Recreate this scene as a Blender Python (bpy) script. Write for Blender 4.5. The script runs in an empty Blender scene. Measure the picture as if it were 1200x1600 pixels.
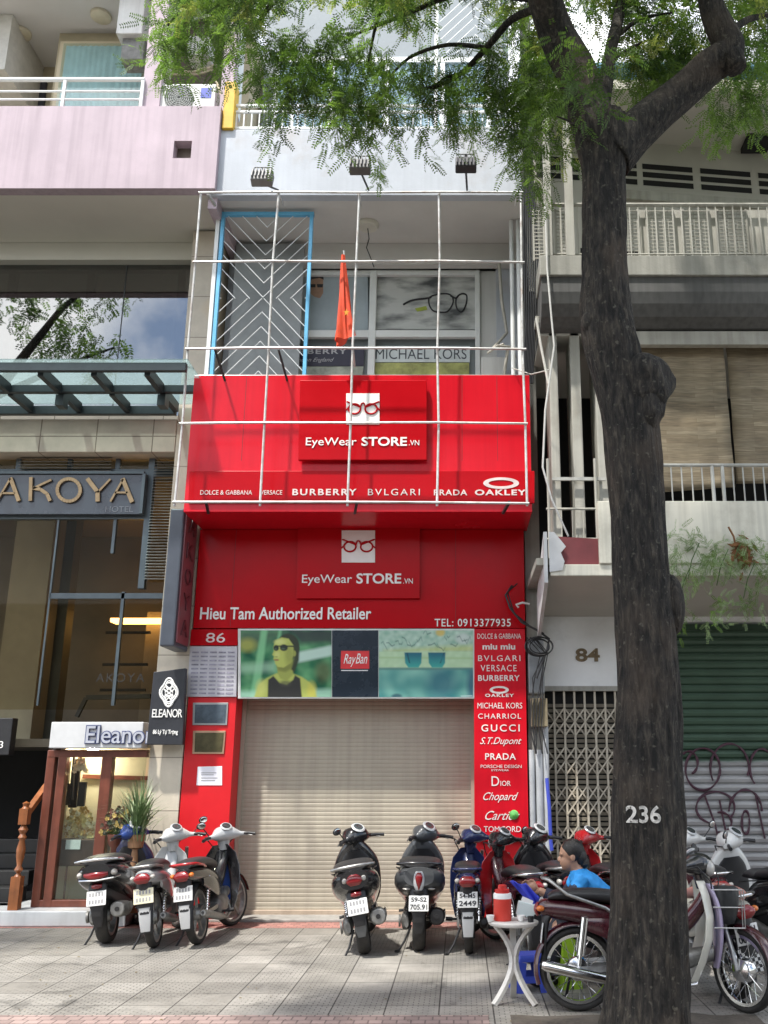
import bpy, bmesh, math, random
import numpy as np
from mathutils import Vector, Matrix, Euler, noise as mnoise
rad = math.radians
random.seed(7); RNG = np.random.default_rng(11)
SC = bpy.context.scene
COL = SC.collection

# ------------------------------------------------------------------ camera
FPX, PITCH, DIST, EYE, CX = 1480.0, rad(15.3), 11.9, 1.7, 720.0
cam_d = bpy.data.cameras.new('camera'); cam = bpy.data.objects.new('camera', cam_d)
COL.objects.link(cam); SC.camera = cam
cam.location = (0, -DIST, EYE); cam.rotation_euler = (rad(90) + PITCH, 0, 0)
cam_d.sensor_fit = 'VERTICAL'; cam_d.sensor_height = 32.0; cam_d.sensor_width = 24.0
cam_d.lens = FPX / 1600 * 32.0
cam_d.shift_x = -(CX - 600) / 1600
cam_d.clip_start = 0.1; cam_d.clip_end = 2000
SC.render.resolution_x, SC.render.resolution_y = 768, 1024
# ------------------------------------------------------------------ light
TO_SUN = Vector((-0.30, -0.40, 1.0)).normalized()
W = bpy.data.worlds.new('World'); SC.world = W; W.use_nodes = True
wn, wl = W.node_tree.nodes, W.node_tree.links
wn.clear()
wo = wn.new('ShaderNodeOutputWorld'); wb = wn.new('ShaderNodeBackground')
sky = wn.new('ShaderNodeTexSky'); sky.sky_type = 'NISHITA'; sky.sun_disc = False
sky.sun_elevation = math.asin(TO_SUN.z); sky.sun_rotation = math.atan2(TO_SUN.x, TO_SUN.y)
sky.dust_density = 1.0; sky.air_density = 1.0
# broken bright cloud over the blue
tc = wn.new('ShaderNodeTexCoord'); cn = wn.new('ShaderNodeTexNoise')
cn.inputs['Scale'].default_value = 3.2; cn.inputs['Detail'].default_value = 7; cn.inputs['Roughness'].default_value = .58
cr = wn.new('ShaderNodeValToRGB'); cr.color_ramp.elements[0].position = .42; cr.color_ramp.elements[1].position = .64
cm = wn.new('ShaderNodeMix'); cm.data_type = 'RGBA'
cmap = wn.new('ShaderNodeMapping'); cmap.inputs['Location'].default_value = (4.2, 2.2, .3); wl.new(tc.outputs['Generated'], cmap.inputs[0]); wl.new(cmap.outputs[0], cn.inputs['Vector']); wl.new(cn.outputs['Fac'], cr.inputs['Fac'])
wl.new(cr.outputs['Color'], cm.inputs[0]); wl.new(sky.outputs[0], cm.inputs[6]); cm.inputs[7].default_value = (14, 13.9, 13.8, 1)
wl.new(cm.outputs[2], wb.inputs['Color']); wb.inputs['Strength'].default_value = 0.14
wl.new(wb.outputs[0], wo.inputs[0])
sd = bpy.data.lights.new('sun', 'SUN'); sd.energy = 3.7; sd.angle = rad(2.2); sd.color = (1, .955, .88)
sun = bpy.data.objects.new('sun', sd); COL.objects.link(sun)
sun.rotation_euler = (-TO_SUN).to_track_quat('-Z', 'Y').to_euler(); sun.location = (-6, -8, 20)
vs = SC.view_settings; vs.view_transform = 'Standard'; vs.look = 'None'; vs.exposure = 0.86; vs.gamma = 1.0
vs.use_curve_mapping = False
SC.cycles.max_bounces = 7; SC.cycles.transparent_max_bounces = 12
SC.cycles.caustics_reflective = False; SC.cycles.caustics_refractive = False

# ------------------------------------------------------------------ pixel -> place (used with each thing's own real depth)
def P(px, py, Y=None, Z=None):
    u, v = (px - CX) / FPX, (800 - py) / FPX
    dy = math.cos(PITCH) - v * math.sin(PITCH); dz = math.sin(PITCH) + v * math.cos(PITCH)
    t = (Y + DIST) / dy if Y is not None else (Z - EYE) / dz
    return Vector((u * t, -DIST + dy * t, EYE + dz * t))
def XP(px, py, Y): return P(px, py, Y=Y).x
def ZP(py, Y): return P(CX, py, Y=Y).z

# ------------------------------------------------------------------ objects
def tag(o, label=None, cat=None, group=None, kind=None):
    if label: o['label'] = label
    if cat: o['category'] = cat
    if group: o['group'] = group
    if kind: o['kind'] = kind
    return o
def thing(name, label, cat, loc=(0, 0, 0), group=None, rot=(0, 0, 0)):
    o = bpy.data.objects.new(name, None); COL.objects.link(o)
    o.location = loc; o.rotation_euler = rot; o.empty_display_size = .2
    return tag(o, label, cat, group)
def root_of(o):
    while o.parent: o = o.parent
    return o

class MB:
    def __init__(s): s.v = []; s.f = []; s.mi = []; s.cur = 0
    def add(s, vs_, fs):
        b = len(s.v); s.v += [tuple(x) for x in vs_]
        for f in fs: s.f.append([b + i for i in f]); s.mi.append(s.cur)
        return s
    def mat(s, i): s.cur = i; return s
    def box(s, x0, x1, y0, y1, z0, z1):
        return s.add([(x0,y0,z0),(x1,y0,z0),(x1,y1,z0),(x0,y1,z0),(x0,y0,z1),(x1,y0,z1),(x1,y1,z1),(x0,y1,z1)],
                     [(0,3,2,1),(4,5,6,7),(0,1,5,4),(1,2,6,5),(2,3,7,6),(3,0,4,7)])
    def obox(s, c, size, M=None):
        hx, hy, hz = [a / 2 for a in size]; c = Vector(c)
        vs_ = []
        for z in (-hz, hz):
            for x, y in ((-hx,-hy),(hx,-hy),(hx,hy),(-hx,hy)):
                q = Vector((x, y, z)); q = (M @ q if M is not None else q) + c; vs_.append(q)
        return s.add(vs_, [(0,3,2,1),(4,5,6,7),(0,1,5,4),(1,2,6,5),(2,3,7,6),(3,0,4,7)])
    def bar(s, p, q, w, h, up=(0, 0, 1)):
        p, q = Vector(p), Vector(q); d = (q - p).normalized(); up = Vector(up)
        if abs(d.dot(up)) > .98: up = Vector((0, 1, 0))
        sx = d.cross(up).normalized() * w / 2; sz = sx.cross(d).normalized() * h / 2
        return s.add([p-sx-sz, p+sx-sz, p+sx+sz, p-sx+sz, q-sx-sz, q+sx-sz, q+sx+sz, q-sx+sz],
                     [(0,1,2,3),(7,6,5,4),(0,4,5,1),(1,5,6,2),(2,6,7,3),(3,7,4,0)])
    def quad(s, a, b, c, d): return s.add([a, b, c, d], [(0, 1, 2, 3)])
    def prism(s, pts, y0, y1):      # outline in x,z; extruded along y
        n = len(pts)
        return s.add([(x, y0, z) for x, z in pts] + [(x, y1, z) for x, z in pts],
                     [tuple(range(n)), tuple(range(2*n-1, n-1, -1))] + [(i, i+n, (i+1) % n + n, (i+1) % n) for i in range(n)])
    def xprism(s, pts, x0, x1):     # outline in y,z; extruded along x
        n = len(pts)
        return s.add([(x0, y, z) for y, z in pts] + [(x1, y, z) for y, z in pts],
                     [tuple(range(n)), tuple(range(2*n-1, n-1, -1))] + [(i, i+n, (i+1) % n + n, (i+1) % n) for i in range(n)])
    def rings(s, rs, cap=True, closed=False):
        n = len(rs[0]); m = len(rs); vs_ = [p for r in rs for p in r]; fs = []
        for k in range(m if closed else m - 1):
            a, b = k * n, ((k + 1) % m) * n
            for i in range(n): fs.append((a+i, a+(i+1) % n, b+(i+1) % n, b+i))
        if cap and not closed: fs += [tuple(range(n-1, -1, -1)), tuple(range((m-1)*n, m*n))]
        return s.add(vs_, fs)
    def tube(s, pts, r, n=8, cap=True):
        pts = [Vector(p) for p in pts]; m = len(pts)
        rr = r if isinstance(r, (list, tuple)) else [r] * m
        rs = []; u = None
        for i, p in enumerate(pts):
            t = (pts[min(i+1, m-1)] - pts[max(i-1, 0)]).normalized()
            if u is None:
                a = Vector((0, 0, 1)) if abs(t.z) < .9 else Vector((1, 0, 0)); u = t.cross(a).normalized()
            else: u = (u - t * u.dot(t)).normalized()
            w = t.cross(u)
            rs.append([p + (u * math.cos(2*math.pi*k/n) + w * math.sin(2*math.pi*k/n)) * rr[i] for k in range(n)])
        return s.rings(rs, cap)
    def lathe(s, prof, o=(0,0,0), axis=(0,0,1), n=20, closed=False):
        ax = Vector(axis).normalized(); a = Vector((1,0,0)) if abs(ax.x) < .9 else Vector((0,1,0))
        u = ax.cross(a).normalized(); w = ax.cross(u); o = Vector(o)
        return s.rings([[o + ax*h + (u*math.cos(2*math.pi*k/n) + w*math.sin(2*math.pi*k/n))*r for k in range(n)] for r, h in prof], not closed, closed)
    def ell(s, c, r, n=16, m=10, M=None):
        c = Vector(c); rs = []
        for j in range(m + 1):
            th = math.pi * (j / m * .98 + .01); rs.append([])
            for k in range(n):
                q = Vector((r[0]*math.sin(th)*math.cos(2*math.pi*k/n), r[1]*math.sin(th)*math.sin(2*math.pi*k/n), -r[2]*math.cos(th)))
                rs[-1].append((M @ q if M is not None else q) + c)
        return s.rings(rs)
    def loft(s, axis, secs, n=20, sub=4):   # secs: (t, c1, c2, a, b, exponent)
        secs = [tuple(q) + ((2.4,) if len(q) == 5 else ()) for q in secs]; out = []
        for i in range(len(secs) - 1):
            p0, p1, p2, p3 = [np.array(secs[min(max(i+d, 0), len(secs)-1)]) for d in (-1, 0, 1, 2)]
            for k in range(sub):
                t = k / sub
                q = .5*((2*p1)+(-p0+p2)*t+(2*p0-5*p1+4*p2-p3)*t*t+(-p0+3*p1-3*p2+p3)*t**3)
                out.append(q)
        out.append(np.array(secs[-1])); rs = []
        for t, c1, c2, a, b, e in out:
            ring = []; a = max(a, .002); b = max(b, .002)
            for k in range(n):
                th = 2*math.pi*(k+.5)/n; co, si = math.cos(th), math.sin(th)
                x = c1 + a*math.copysign(abs(co)**(2/e), co); y = c2 + b*math.copysign(abs(si)**(2/e), si)
                ring.append({'y': (x, t, y), 'z': (x, y, t), 'x': (t, x, y)}[axis])
            rs.append(ring)
        return s.rings(rs)
    def xform(s, M, start=0):
        s.v[start:] = [tuple(M @ Vector(p)) for p in s.v[start:]]; return s
    def build(s, name, mats, parent=None, smooth=False, bevel=0, local=False, seg=2):
        me = bpy.data.meshes.new(name)
        off = Vector((0, 0, 0))
        if parent is not None and not local: off = root_of(parent).location
        me.from_pydata([(p[0]-off[0], p[1]-off[1], p[2]-off[2]) for p in s.v], [], s.f)
        mats = mats if isinstance(mats, (list, tuple)) else [mats]
        for m in mats: me.materials.append(m)
        if len(mats) > 1: me.polygons.foreach_set('material_index', s.mi)
        bm = bmesh.new(); bm.from_mesh(me); bmesh.ops.recalc_face_normals(bm, faces=bm.faces); bm.to_mesh(me); bm.free()
        if smooth:
            me.polygons.foreach_set('use_smooth', [True] * len(me.polygons))
            try: me.set_sharp_from_angle(angle=rad(smooth if smooth is not True else 42))
            except Exception: pass
        me.update()
        o = bpy.data.objects.new(name, me); COL.objects.link(o)
        if parent is not None: o.parent = parent
        if bevel:
            b = o.modifiers.new('bevel', 'BEVEL'); b.width = bevel; b.segments = seg; b.limit_method = 'ANGLE'; b.angle_limit = rad(40)
        return o

# ------------------------------------------------------------------ materials
def nodes_of(name):
    m = bpy.data.materials.new(name); m.use_nodes = True
    nt = m.node_tree; nt.nodes.clear()
    out = nt.nodes.new('ShaderNodeOutputMaterial'); b = nt.nodes.new('ShaderNodeBsdfPrincipled')
    nt.links.new(b.outputs[0], out.inputs[0])
    return m, nt, b
def c4(c): return (c[0], c[1], c[2], 1)
def mat(name, col, rough=.6, metal=0, var=.15, scale=6, streak=0, bump=0, bscale=40, dirt=None, dirt_amt=.0, dscale=1.3, coat=0, spec=None, ior=None):
    """procedural paint / plaster / metal: tonal noise, rain streaks, fine bump, optional dirt patches"""
    m, nt, b = nodes_of(name); N, L = nt.nodes, nt.links
    tcn = N.new('ShaderNodeTexCoord')
    nz = N.new('ShaderNodeTexNoise'); nz.inputs['Scale'].default_value = scale; nz.inputs['Detail'].default_value = 6
    nz.inputs['Roughness'].default_value = .62
    L.new(tcn.outputs['Object'], nz.inputs['Vector'])
    mp = N.new('ShaderNodeMapRange'); mp.inputs[1].default_value = .3; mp.inputs[2].default_value = .7
    mp.inputs[3].default_value = 1 - var; mp.inputs[4].default_value = 1 + var * .6
    L.new(nz.outputs['Fac'], mp.inputs[0])
    val = mp.outputs[0]
    if streak:
        mg = N.new('ShaderNodeMapping'); mg.inputs['Scale'].default_value = (9, 9, .35); L.new(tcn.outputs['Object'], mg.inputs['Vector'])
        n2 = N.new('ShaderNodeTexNoise'); n2.inputs['Scale'].default_value = 1.6; n2.inputs['Detail'].default_value = 5
        L.new(mg.outputs[0], n2.inputs['Vector'])
        m2 = N.new('ShaderNodeMapRange'); m2.inputs[1].default_value = .42; m2.inputs[2].default_value = .75
        m2.inputs[3].default_value = 1; m2.inputs[4].default_value = 1 - streak; L.new(n2.outputs['Fac'], m2.inputs[0])
        mu = N.new('ShaderNodeMath'); mu.operation = 'MULTIPLY'; L.new(val, mu.inputs[0]); L.new(m2.outputs[0], mu.inputs[1]); val = mu.outputs[0]
    mx = N.new('ShaderNodeVectorMath'); mx.operation = 'SCALE'; mx.inputs[0].default_value = col; L.new(val, mx.inputs['Scale'])
    cout = mx.outputs[0]
    if dirt is not None:
        n3 = N.new('ShaderNodeTexNoise'); n3.inputs['Scale'].default_value = dscale; n3.inputs['Detail'].default_value = 9; n3.inputs['Roughness'].default_value = .7
        L.new(tcn.outputs['Object'], n3.inputs['Vector'])
        r3 = N.new('ShaderNodeMapRange'); r3.inputs[1].default_value = .5; r3.inputs[2].default_value = .72; r3.inputs[3].default_value = 0; r3.inputs[4].default_value = dirt_amt
        L.new(n3.outputs['Fac'], r3.inputs[0])
        md = N.new('ShaderNodeMix'); md.data_type = 'RGBA'; L.new(r3.outputs[0], md.inputs[0]); L.new(cout, md.inputs[6]); md.inputs[7].default_value = c4(dirt)
        cout = md.outputs[2]
    L.new(cout, b.inputs['Base Color'])
    rm = N.new('ShaderNodeMapRange'); rm.inputs[3].default_value = max(rough - .08, .02); rm.inputs[4].default_value = min(rough + .12, 1)
    L.new(nz.outputs['Fac'], rm.inputs[0]); L.new(rm.outputs[0], b.inputs['Roughness'])
    b.inputs['Metallic'].default_value = metal
    if coat: b.inputs['Coat Weight'].default_value = coat; b.inputs['Coat Roughness'].default_value = .08
    if spec is not None: b.inputs['Specular IOR Level'].default_value = spec
    if ior: b.inputs['IOR'].default_value = ior
    if bump:
        nb = N.new('ShaderNodeTexNoise'); nb.inputs['Scale'].default_value = bscale; nb.inputs['Detail'].default_value = 4
        L.new(tcn.outputs['Object'], nb.inputs['Vector'])
        bp = N.new('ShaderNodeBump'); bp.inputs['Strength'].default_value = bump; bp.inputs['Distance'].default_value = .01
        L.new(nb.outputs['Fac'], bp.inputs['Height']); L.new(bp.outputs[0], b.inputs['Normal'])
    return m
def emit(name, col, s):
    m, nt, b = nodes_of(name); b.inputs['Base Color'].default_value = c4(col)
    b.inputs['Emission Color'].default_value = c4(col); b.inputs['Emission Strength'].default_value = s
    return m
def glass(name, tint=(.75, .82, .82), refl=1.55, haze=0.0, density=.35):
    """window pane: clear tinted film with real mirror reflection, no refraction"""
    m = bpy.data.materials.new(name); m.use_nodes = True; nt = m.node_tree; N, L = nt.nodes, nt.links; N.clear()
    out = N.new('ShaderNodeOutputMaterial'); tr = N.new('ShaderNodeBsdfTransparent'); gl = N.new('ShaderNodeBsdfGlossy')
    tr.inputs[0].default_value = c4(tint); gl.inputs['Roughness'].default_value = .015; gl.inputs[0].default_value = (1, 1, 1, 1)
    fr = N.new('ShaderNodeFresnel'); ge = N.new('ShaderNodeNewGeometry'); io = N.new('ShaderNodeMapRange')    # same reflection from either face of a thin sheet
    io.inputs[3].default_value = refl; io.inputs[4].default_value = 1/refl; L.new(ge.outputs['Backfacing'], io.inputs[0]); L.new(io.outputs[0], fr.inputs['IOR'])
    mx = N.new('ShaderNodeMixShader'); L.new(fr.outputs[0], mx.inputs[0]); L.new(tr.outputs[0], mx.inputs[1]); L.new(gl.outputs[0], mx.inputs[2])
    L.new(mx.outputs[0], out.inputs[0])
    return m
def coursed(name, col, mortar, bw, bh, msize, rough=.6, var=.2, bump=.3, offset=0.0, axes='xz', stain=None):
    """slabs / tiles / bricks laid in courses, in object coordinates (metres)"""
    m, nt, b = nodes_of(name); N, L = nt.nodes, nt.links
    tcn = N.new('ShaderNodeTexCoord'); sp = N.new('ShaderNodeSeparateXYZ'); cb = N.new('ShaderNodeCombineXYZ')
    L.new(tcn.outputs['Object'], sp.inputs[0]); L.new(sp.outputs[axes[0].upper()], cb.inputs[0]); L.new(sp.outputs[axes[1].upper()], cb.inputs[1])
    br = N.new('ShaderNodeTexBrick'); br.offset = offset; br.inputs['Scale'].default_value = 1; br.inputs['Brick Width'].default_value = bw
    br.inputs['Row Height'].default_value = bh; br.inputs['Mortar Size'].default_value = msize; br.inputs['Mortar Smooth'].default_value = .1
    br.inputs['Color1'].default_value = c4([c * (1 - var) for c in col]); br.inputs['Color2'].default_value = c4([c * (1 + var) for c in col])
    br.inputs['Mortar'].default_value = c4(mortar); L.new(cb.outputs[0], br.inputs['Vector'])
    nz = N.new('ShaderNodeTexNoise'); nz.inputs['Scale'].default_value = 2.2; nz.inputs['Detail'].default_value = 8; nz.inputs['Roughness'].default_value = .65
    L.new(tcn.outputs['Object'], nz.inputs['Vector'])
    mp = N.new('ShaderNodeMapRange'); mp.inputs[1].default_value = .3; mp.inputs[2].default_value = .7; mp.inputs[3].default_value = .78; mp.inputs[4].default_value = 1.12
    L.new(nz.outputs['Fac'], mp.inputs[0])
    mx = N.new('ShaderNodeVectorMath'); mx.operation = 'SCALE'; L.new(br.outputs['Color'], mx.inputs[0]); L.new(mp.outputs[0], mx.inputs['Scale'])
    cout = mx.outputs[0]
    if stain:
        n3 = N.new('ShaderNodeTexNoise'); n3.inputs['Scale'].default_value = 1.1; n3.inputs['Detail'].default_value = 6
        L.new(tcn.outputs['Object'], n3.inputs['Vector'])
        r3 = N.new('ShaderNodeMapRange'); r3.inputs[1].default_value = .56; r3.inputs[2].default_value = .7; r3.inputs[3].default_value = 0; r3.inputs[4].default_value = .6
        L.new(n3.outputs['Fac'], r3.inputs[0]); md = N.new('ShaderNodeMix'); md.data_type = 'RGBA'
        L.new(r3.outputs[0], md.inputs[0]); L.new(cout, md.inputs[6]); md.inputs[7].default_value = c4(stain); cout = md.outputs[2]
    L.new(cout, b.inputs['Base Color']); b.inputs['Roughness'].default_value = rough
    bp = N.new('ShaderNodeBump'); bp.inputs['Strength'].default_value = bump; bp.inputs['Distance'].default_value = .006; bp.invert = True
    L.new(br.outputs['Fac'], bp.inputs['Height']); L.new(bp.outputs[0], b.inputs['Normal'])
    return m

# ------------------------------------------------------------------ lettering (Blender's built-in font)
def text_mb(s, shear=0, bold=0, space=1.0):
    cu = bpy.data.curves.new('lettering', 'FONT'); cu.body = s; cu.size = 1; cu.extrude = .5; cu.shear = shear; cu.offset = bold
    cu.space_character = space; cu.resolution_u = 4
    ob = bpy.data.objects.new('lettering', cu); COL.objects.link(ob)
    bpy.context.view_layer.update()
    me = bpy.data.meshes.new_from_object(ob.evaluated_get(bpy.context.evaluated_depsgraph_get()))
    vs_ = [v.co.copy() for v in me.vertices]; fs = [tuple(p.vertices) for p in me.polygons]
    bpy.data.objects.remove(ob); bpy.data.meshes.remove(me); bpy.data.curves.remove(cu)
    x0 = min(v.x for v in vs_); x1 = max(v.x for v in vs_); y0 = min(v.y for v in vs_); y1 = max(v.y for v in vs_)
    return vs_, fs, x0, x1, y0, y1
def letter(mb, s, X0, X1, Z0, Z1, Y, depth=.006, **kw):
    """fit the words into X0..X1, Z0..Z1 on a face that looks towards -Y"""
    vs_, fs, x0, x1, y0, y1 = text_mb(s, **kw)
    sx, sz = (X1 - X0) / (x1 - x0), (Z1 - Z0) / (y1 - y0)
    mb.add([(X0 + (v.x - x0) * sx, Y - (v.z + .5) * depth, Z0 + (v.y - y0) * sz) for v in vs_], fs)
    return mb
def words(parent, rows, Y, m, depth=.006, name='lettering'):
    for r in rows:      # (text, px0, px1, top row, bottom row, options)
        q = MB(); letter_px(q, r[0], r[1], r[2], r[3], r[4], Y, depth, **(r[5] if len(r) > 5 else {})); q.build(name, m, parent)
def letter_px(mb, s, px0, px1, py0, py1, Y, depth=.006, **kw):   # py0 = top row, py1 = bottom row
    return letter(mb, s, XP(px0, (py0+py1)/2, Y), XP(px1, (py0+py1)/2, Y), ZP(py1, Y), ZP(py0, Y), Y, depth, **kw)

# ------------------------------------------------------------------ shared materials
M = {}
M['black'] = mat('black_plastic', (.018, .018, .02), .45, var=.3, scale=14)
M['blackgloss'] = mat('black_gloss_paint', (.012, .012, .014), .2, var=.3, scale=5, coat=.8)
M['rubber'] = mat('tyre_rubber', (.022, .021, .02), .8, var=.4, scale=22, bump=.3, bscale=60, dirt=(.09, .08, .07), dirt_amt=.5)
M['chrome'] = mat('chrome', (.72, .72, .72), .13, 1, var=.12, scale=9)
M['steel'] = mat('dull_steel', (.42, .42, .41), .42, 1, var=.3, scale=18)
M['alu'] = mat('cast_aluminium', (.33, .33, .32), .5, .8, var=.3, scale=16, dirt=(.05, .045, .04), dirt_amt=.5)
M['seat'] = mat('seat_vinyl', (.026, .026, .028), .38, var=.3, scale=10, bump=.15, bscale=120)
M['redlens'] = mat('red_lens', (.2, .006, .009), .16, var=.25, scale=12, coat=.6)
M['orangelens'] = mat('orange_lens', (.62, .16, .02), .2, var=.2, coat=.5)
M['clearlens'] = mat('clear_lens', (.42, .4, .37), .12, var=.2, coat=.6)
M['plate'] = mat('number_plate_white', (.72, .72, .7), .4, var=.12, scale=20)
M['plate_cream'] = mat('number_plate_cream', (.72, .68, .5), .4, var=.12, scale=20)
M['ink'] = mat('black_ink', (.02, .02, .025), .6)
M['faint'] = mat('faded_ink', (.3, .3, .31), .6)
M['white'] = mat('white_letter_paint', (.82, .82, .8), .4, var=.06)
# ================================================================== SETTING
def pavement_material():
    m, nt, b = nodes_of('pavement_tiles'); N, L = nt.nodes, nt.links
    tcn = N.new('ShaderNodeTexCoord')
    mp = N.new('ShaderNodeMapping'); mp.inputs['Location'].default_value = (.16, .05, 0); L.new(tcn.outputs['Object'], mp.inputs[0])
    big = N.new('ShaderNodeTexBrick'); big.offset = 0; big.inputs['Scale'].default_value = 1
    big.inputs['Brick Width'].default_value = .4; big.inputs['Row Height'].default_value = .4
    big.inputs['Mortar Size'].default_value = .006; big.inputs['Mortar Smooth'].default_value = .25
    big.inputs['Color1'].default_value = (.25, .236, .21, 1); big.inputs['Color2'].default_value = (.335, .318, .288, 1); big.inputs['Mortar'].default_value = (.085, .078, .07, 1)
    L.new(mp.outputs[0], big.inputs['Vector'])
    # embossed little setts inside each slab, seen more strongly on some slabs
    small = N.new('ShaderNodeTexBrick'); small.inputs['Scale'].default_value = 1; small.inputs['Brick Width'].default_value = .08
    small.inputs['Row Height'].default_value = .04; small.inputs['Mortar Size'].default_value = .0042; small.inputs['Mortar Smooth'].default_value = .3
    L.new(mp.outputs[0], small.inputs['Vector'])
    wv = N.new('ShaderNodeTexWave'); wv.wave_type = 'RINGS'; wv.inputs['Scale'].default_value = 9; wv.inputs['Distortion'].default_value = 6; wv.inputs['Detail'].default_value = 3
    L.new(mp.outputs[0], wv.inputs['Vector'])
    mask = N.new('ShaderNodeTexNoise'); mask.inputs['Scale'].default_value = .9; mask.inputs['Detail'].default_value = 3
    L.new(tcn.outputs['Object'], mask.inputs['Vector'])
    mk = N.new('ShaderNodeMapRange'); mk.inputs[1].default_value = .36; mk.inputs[2].default_value = .52; L.new(mask.outputs['Fac'], mk.inputs[0])
    # grime
    g = N.new('ShaderNodeTexNoise'); g.inputs['Scale'].default_value = 2.3; g.inputs['Detail'].default_value = 9; g.inputs['Roughness'].default_value = .7
    L.new(tcn.outputs['Object'], g.inputs['Vector'])
    gm = N.new('ShaderNodeMapRange'); gm.inputs[1].default_value = .3; gm.inputs[2].default_value = .72; gm.inputs[3].default_value = 1.18; gm.inputs[4].default_value = .62
    L.new(g.outputs['Fac'], gm.inputs[0])
    sm = N.new('ShaderNodeMath'); sm.operation = 'MULTIPLY'; L.new(small.outputs['Fac'], sm.inputs[0]); L.new(mk.outputs[0], sm.inputs[1])
    s2 = N.new('ShaderNodeMath'); s2.operation = 'MULTIPLY_ADD'; s2.inputs[1].default_value = -.62; s2.inputs[2].default_value = 1; L.new(sm.outputs[0], s2.inputs[0])
    k = N.new('ShaderNodeMath'); k.operation = 'MULTIPLY'; L.new(gm.outputs[0], k.inputs[0]); L.new(s2.outputs[0], k.inputs[1])
    wm = N.new('ShaderNodeMapRange'); wm.inputs[3].default_value = .9; wm.inputs[4].default_value = 1.05; L.new(wv.outputs['Fac'], wm.inputs[0])
    k2 = N.new('ShaderNodeMath'); k2.operation = 'MULTIPLY'; L.new(k.outputs[0], k2.inputs[0]); L.new(wm.outputs[0], k2.inputs[1])
    sc = N.new('ShaderNodeVectorMath'); sc.operation = 'SCALE'; L.new(big.outputs['Color'], sc.inputs[0]); L.new(k2.outputs[0], sc.inputs['Scale'])
    os_ = N.new('ShaderNodeTexNoise'); os_.inputs['Scale'].default_value = 1.7; os_.inputs['Detail'].default_value = 7; os_.inputs['Roughness'].default_value = .68; os_.inputs['Distortion'].default_value = .8
    L.new(tcn.outputs['Object'], os_.inputs['Vector']); om = N.new('ShaderNodeMapRange'); om.inputs[1].default_value = .58; om.inputs[2].default_value = .68; om.inputs[3].default_value = 1; om.inputs[4].default_value = .5; L.new(os_.outputs['Fac'], om.inputs[0])
    s3 = N.new('ShaderNodeVectorMath'); s3.operation = 'SCALE'; L.new(sc.outputs[0], s3.inputs[0]); L.new(om.outputs[0], s3.inputs['Scale'])
    L.new(s3.outputs[0], b.inputs['Base Color']); b.inputs['Roughness'].default_value = .72
    ad = N.new('ShaderNodeMath'); ad.operation = 'ADD'; L.new(big.outputs['Fac'], ad.inputs[0]); L.new(sm.outputs[0], ad.inputs[1])
    bp = N.new('ShaderNodeBump'); bp.invert = True; bp.inputs['Strength'].default_value = .6; bp.inputs['Distance'].default_value = .006
    L.new(ad.outputs[0], bp.inputs['Height']); L.new(bp.outputs[0], b.inputs['Normal'])
    return m
M['pave'] = pavement_material()
M['redpave'] = coursed('red_pavement_setts', (.36, .175, .15), (.2, .12, .1), .1, .1, .005, .8, .16, .4, .5, 'xy', stain=(.31, .28, .25))
M['asphalt'] = mat('asphalt', (.11, .108, .1), .85, var=.3, scale=3, bump=.5, bscale=150)
M['kerb'] = mat('kerb_granite', (.3, .29, .27), .75, var=.25, scale=12, bump=.3)
M['soil'] = mat('soil', (.09, .075, .06), .95, var=.4, scale=9, bump=1, bscale=40)
o = MB().add([(-400, -400, -.154), (400, -400, -.154), (400, 400, -.154), (-400, 400, -.154)], [(0, 1, 2, 3)]).build('ground', M['asphalt']); tag(o, kind='structure')
o = MB().box(-40, 40, -6.3, 6, -.15, 0).build('pavement', M['pave']); tag(o, kind='structure')
o = MB().box(-40, 40, -6.55, -6.303, -.15, .006).build('kerb', M['kerb'], bevel=.02); tag(o, kind='structure')
o = MB().box(-40, 40, -.42, .0, .001, .004).build('red_paving_band', M['redpave']); tag(o, kind='structure')
M['redpave2'] = coursed('worn_red_setts', (.3, .22, .2), (.15, .11, .1), .1, .1, .006, .8, .22, .5, .5, 'xy', stain=(.24, .22, .2))
o = MB().box(-40, .2, -6.1, -4.36, .001, .004).build('worn_red_paving_band', M['redpave2']); tag(o, kind='structure')
o = MB().box(-40, 40, -14, -6.56, -.152, -.149).build('road', M['asphalt']); tag(o, kind='structure')
# square of bare earth round the tree
mb = MB(); n = 22
vs_ = []; fs = []
for j in range(n + 1):
    for i in range(n + 1):
        x, y = .35 + 1.75 * i / n, -6.2 + 1.75 * j / n
        vs_.append((x, y, .006 + .022 * mnoise.noise(Vector((x * 4, y * 4, 0))) + .02))
for j in range(n):
    for i in range(n): fs.append((j*(n+1)+i, j*(n+1)+i+1, (j+1)*(n+1)+i+1, (j+1)*(n+1)+i))
o = mb.add(vs_, fs).build('tree_pit_earth', M['soil'], smooth=True); tag(o, kind='structure')
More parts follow.
